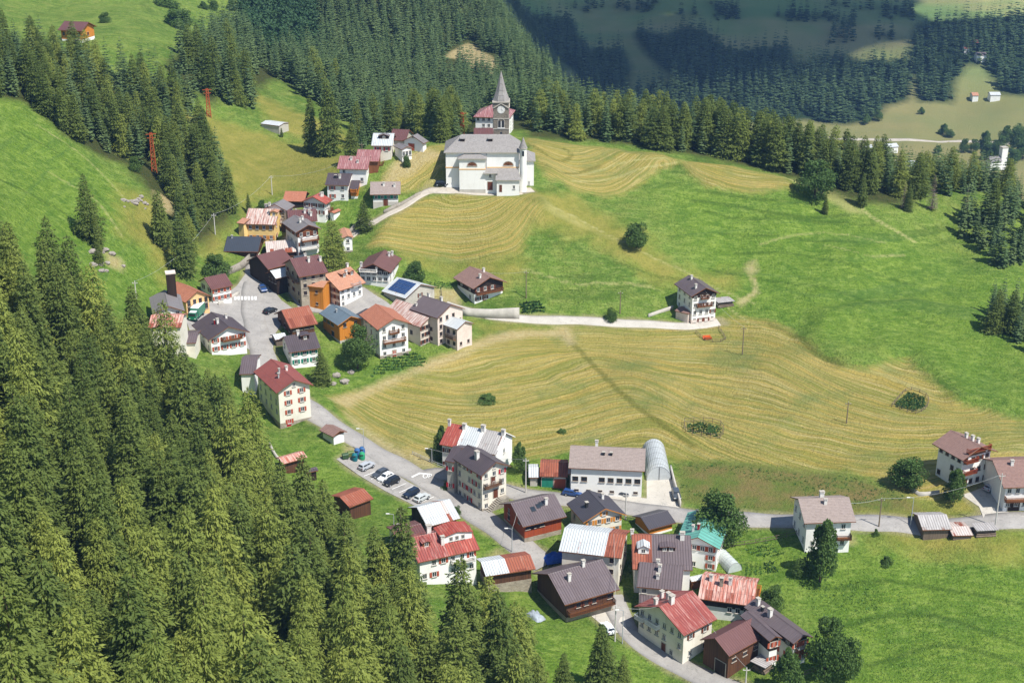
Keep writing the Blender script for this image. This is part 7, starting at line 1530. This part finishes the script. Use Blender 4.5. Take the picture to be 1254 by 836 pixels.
def garden_tunnel():
    p = ground(900, 700); o = empty('garden_tunnel', tuple(p), 'small arched plastic greenhouse in the kitchen gardens', 'greenhouse', None, .35); n = 12; arc = [(-1.6 * math.cos(math.pi * k / n), 2.2 * math.sin(math.pi * k / n)) for k in range(n + 1)]; b = MB()
    for (xa, za), (xb, zb) in zip(arc, arc[1:]): b.poly([(xa, 0, za), (xb, 0, zb), (xb, 6, zb), (xa, 6, za)], M['film'])
    b.poly([(x, 0, z) for x, z in arc], M['film']); b.poly([(x, 6, z) for x, z in arc][::-1], M['film']); b.build('cover', o); b = MB()
    for y in np.linspace(0, 6, 6):
        for (xa, za), (xb, zb) in zip(arc, arc[1:]): b.bar((xa * 1.01, y, za * 1.01), (xb * 1.01, y, zb * 1.01), .06, M['metal'])
    b.build('hoop', o)
M['film'] = flat('plastic_film', '#c9d0cb', .8, .3, .1); garden_tunnel()
def tarp(px, py, w_, col, lb, rz=.3):
    x, y = at_pix(px, py); r = np.random.default_rng(int(px)); n = 9; b = MB(); g = [[(-w_ / 2 + w_ * i / n, -w_ * .3 + w_ * .6 * j / n, max(0, 1.1 * (1 - (2 * i / n - 1) ** 4) * (1 - (2 * j / n - 1) ** 4) * (1 + .25 * r.normal()))) for i in range(n + 1)] for j in range(n + 1)]
    for j in range(n):
        for i in range(n): b.poly([g[j][i], g[j][i + 1], g[j + 1][i + 1], g[j + 1][i]], col)
    m = b.mesh('covered_heap'); m.polygons.foreach_set('use_smooth', [True] * len(m.polygons)); o = link('covered_heap', m, None, (x, y, float(H(x, y)) + .05), rz); tag(o, lb, 'tarpaulin')
M['bluetarp'] = flat('blue_tarpaulin', '#2454a8', .8, .4, .2); M['greytarp'] = flat('grey_tarpaulin', '#a9b2ba', .7, .5, .2)
tarp(683, 684, 6, M['bluetarp'], 'blue tarpaulin over a heap between the timber house and the zinc roofed one'); tarp(655, 756, 4, M['greytarp'], 'pale cover over something long at the left end of the big timber house', 2.3)
def digger():
    x, y = at_pix(866, 415); o = empty('skip', (x, y, float(H(x, y))), 'orange open skip on the small lawn below the tall slope house', 'skip', None, .2); o.scale = (.62, .62, .62); M['orp'] = paint('orange_paint', '#d9642a'); b = MB()
    b.prism([(-1.0, .2), (1.0, .2), (1.3, 1.4), (1.2, 1.4), (.95, .35), (-.95, .35), (-1.2, 1.4), (-1.3, 1.4)], -1.9, 1.9, M['orp']); b.build('body', o); b = MB()
    for sx in (-1.2, 1.2): b.box(sx - .12, sx + .12, -.95, .95, -.1, .198, M['dmetal'])
    b.build('skid', o)
digger()
def log_pile(px, py, n, L, rz, lb):
    x, y = at_pix(px, py); r = np.random.default_rng(int(px)); o = empty('log_pile', (x, y, float(H(x, y)) - .05), lb, 'woodpile', None, rz); b = MB()
    for j in range(4):
        for i in range(n - j): q = .24; b.tube([(-L / 2 + r.normal(0, .08), (i + j * .5) * .46, .24 + j * .40), (L / 2 + r.normal(0, .08), (i + j * .5) * .46, .24 + j * .40)], [q * r.uniform(.8, 1.0), q * r.uniform(.75, 1.0)], M['greyw'], 7)
    o2 = b.build('logs', o); b = MB(); b.box(-L / 2 - .2, L / 2 + .2, -.3, n * .46, 1.72, 1.80, M['r_zinc']); b.build('cover_sheet', o)
log_pile(889, 376, 9, 5.0, .3, 'long covered stack of grey timber right of the tall slope house'); log_pile(941, 822, 7, 3.0, .8, 'covered woodpile at the right foot of the bottom timber barn'); log_pile(1208, 657, 7, 4.5, .1, 'low covered timber stack beside the very low shed on the right road')
# boulders on the left slope
r_ = random.Random(12); M_ROCK = stone('boulder', lin('#b9b0a4', .8), lin('#8e867c', .8), lin('#6f6a5e', .8))
def boulder(px, py, s, lb, grp):
    bm = bmesh.new(); bmesh.ops.create_icosphere(bm, subdivisions=2, radius=s)
    for v in bm.verts: v.co *= 1 + r_.uniform(-.22, .22); v.co.z *= .6
    m = bpy.data.meshes.new('boulder'); bm.to_mesh(m); bm.free(); m.materials.append(M_ROCK); x, y = at_pix(px, py); tag(link('boulder', m, None, (x, y, float(H(x, y)) + .1 * s)), lb, 'rock', grp)
for i in range(16): boulder(r_.uniform(112, 152), r_.uniform(300, 334), r_.uniform(.4, 1.1), 'pale boulder among the rocks below the lone spruce on the left slope', 'rocks below the lone spruce')
for i in range(14): boulder(r_.uniform(150, 180), r_.uniform(238, 256), r_.uniform(.4, 1.2), 'pale boulder in the outcrop beside the orange pylon slope', 'rocks of the pylon outcrop')
for px, py, s in ((398, 466, 1.6), (412, 460, 1.2), (422, 468, 1.3), (430, 456, 1.0), (408, 470, .9)): boulder(px, py, s, 'boulder on the grass bank right of the spruce by the green-shuttered house', 'rocks of the green bank')

# ------------------------------------------------------------------ rank growth in the meadows
M_WEED = leaf_material('weed_leaves', (.20, .34, .06, 1), (.25, .38, .08, 1), (.28, .40, .10, 1), transl=.45)
def tufts(name, polys, step, size, mat, lb, seed, k=9, keep=.5, ns=14):
    r = np.random.default_rng(seed); Vs = []
    for i, p in enumerate(polys):
        P = scatter(Gpoly(p), step, .48, seed + i); m = vnoise(P[:, 0], P[:, 1], ns, seed) > keep; P = P[m]; pv = np.interp(0, [0], [0])
        for x, y in P:
            s = size * r.uniform(.5, 1.5); B = np.tile([x, y, float(H(x, y)) - .05], (k, 1)) + r.normal(0, .35 * s, (k, 3)) * [1, 1, 0]; D = unit(r.normal(0, .75, (k, 3)) + [0, 0, .7]); L = r.uniform(.5, 1.1, k) * s
            Vs.append(kites(B, D, L, L * .5, r.normal(0, 1, (k, 3))))
    V = np.concatenate(Vs); print(name, len(V) // 4); return tag(link(name, crown_mesh(name, V, mat)), lb, 'plants', kind='stuff')
tufts('tall_weeds', [[(985, 700), (1060, 690), (1254, 700), (1270, 760), (1254, 850), (1040, 860), (1050, 800), (1000, 760)], [(985, 690), (1040, 705), (1090, 730), (1060, 750), (990, 745)]], 1.0, .36, M_WEED, 'tall lush weeds across the rough meadow at the bottom right', 50, 9, .42, 9)
tufts('dark_weeds', [[(1000, 715), (1040, 712), (1110, 740), (1080, 755), (1010, 738)], [(890, 655), (985, 655), (985, 664), (890, 668)], [(640, 565), (660, 590), (640, 600), (628, 580)], [(830, 566), (1060, 586), (1120, 612), (960, 628), (835, 612)]], 1.2, .4, M_VEG, 'darker weed patches on field edges', 60, 8, .5, 8)
# ------------------------------------------------------------------ light, air, settings
l = bpy.data.lights.new('sun', 'SUN'); l.energy = 5.0; l.angle = R(.53); l.color = (1, .965, .90)
lo = bpy.data.objects.new('sun', l); COL.objects.link(lo); lo.location = (200, 0, 500)
SD = Vector((math.cos(SUN_AZ) * math.cos(SUN_EL), math.sin(SUN_AZ) * math.cos(SUN_EL), math.sin(SUN_EL)))
lo.rotation_euler = SD.to_track_quat('Z', 'Y').to_euler()
w = bpy.data.worlds.new('World'); SC.world = w; w.use_nodes = True; wn = w.node_tree
sky = wn.nodes.new('ShaderNodeTexSky'); sky.sky_type = 'NISHITA'; sky.sun_disc = False; sky.sun_elevation = SUN_EL; sky.sun_rotation = math.pi / 2 - SUN_AZ
sky.altitude = 1400
wn.links.new(sky.outputs[0], wn.nodes['Background'].inputs[0]); wn.nodes['Background'].inputs[1].default_value = .125
SC.view_settings.view_transform = 'Standard'; SC.view_settings.look = 'None'; SC.view_settings.exposure = 0.52; SC.view_settings.gamma = 1.0
SC.render.engine = 'CYCLES'; SC.cycles.use_denoising = True; SC.cycles.denoiser = 'OPENIMAGEDENOISE'; SC.cycles.denoising_input_passes = 'RGB_ALBEDO_NORMAL'; SC.cycles.denoising_prefilter = 'ACCURATE'
SC.cycles.max_bounces = 6; SC.cycles.diffuse_bounces = 3; SC.cycles.glossy_bounces = 2; SC.cycles.transmission_bounces = 3; SC.cycles.transparent_max_bounces = 6; SC.cycles.volume_bounces = 0
SC.cycles.caustics_reflective = False; SC.cycles.caustics_refractive = False

# the air of the valley
zl = float(GZ.min()) - 1.0; zh = float(GZ.max()) + 6.0
b = MB(); b.box(-1900, 1900, -40, 2900, zl, zh, M['white']); hz = b.mesh('haze'); hz.materials.clear()
hm = bpy.data.materials.new('valley_air'); hm.use_nodes = True; hn = hm.node_tree; hn.nodes.remove(hn.nodes['Principled BSDF'])
pv = hn.nodes.new('ShaderNodeVolumePrincipled'); pv.inputs['Color'].default_value = (.30, .57, 1.0, 1); pv.inputs['Density'].default_value = .00007; pv.inputs['Anisotropy'].default_value = .0
hn.links.new(pv.outputs[0], hn.nodes['Material Output'].inputs['Volume']); hz.materials.append(hm)
ho = link('haze', hz); ho['kind'] = 'stuff'; ho['label'] = 'thin blue air filling the valley'
def vapour():
    b = NB('cloud_vapour'); n = b.noise(b.obj(), .009, 4, .6); b.done((.92, .93, .95, 1), 1.0)
    tr = b.n.new('ShaderNodeBsdfTransparent'); mx = b.n.new('ShaderNodeMixShader'); b.put(mx.inputs[0], b.math('MULTIPLY', b.ramp(n, .64, .34), .40))
    b.t.links.new(tr.outputs[0], mx.inputs[1]); b.t.links.new(b.b.outputs[0], mx.inputs[2]); b.t.links.new(mx.outputs[0], b.out.inputs[0]); return b.m
# a summer cloud standing over the far side
def cloud(cx, cy, cz, sx, sy, n, seed):
    r = np.random.default_rng(seed); bm = bmesh.new()
    for i in range(n):
        a, q = r.random() * 6.28, math.sqrt(r.random()); R0 = r.uniform(60, 120)
        bmesh.ops.create_icosphere(bm, subdivisions=3, radius=R0, matrix=Matrix.Translation((cx + math.cos(a) * q * sx, cy + math.sin(a) * q * sy, cz + r.uniform(-10, 60) * (1 - q))) @ Matrix.Diagonal((1.3, 1.2, .6, 1)))
    for v in bm.verts: v.co += Vector((math.sin(v.co.y * .05), math.cos(v.co.x * .06), math.sin(v.co.x * .04 + v.co.y * .05))) * 9
    m = bpy.data.meshes.new('cloud'); bm.to_mesh(m); bm.free(); m.polygons.foreach_set('use_smooth', [True] * len(m.polygons)); m.materials.append(vapour()); o = link('cloud', m); o['kind'] = 'structure'
cloud(470, 1090, 900, 390, 250, 34, 3)
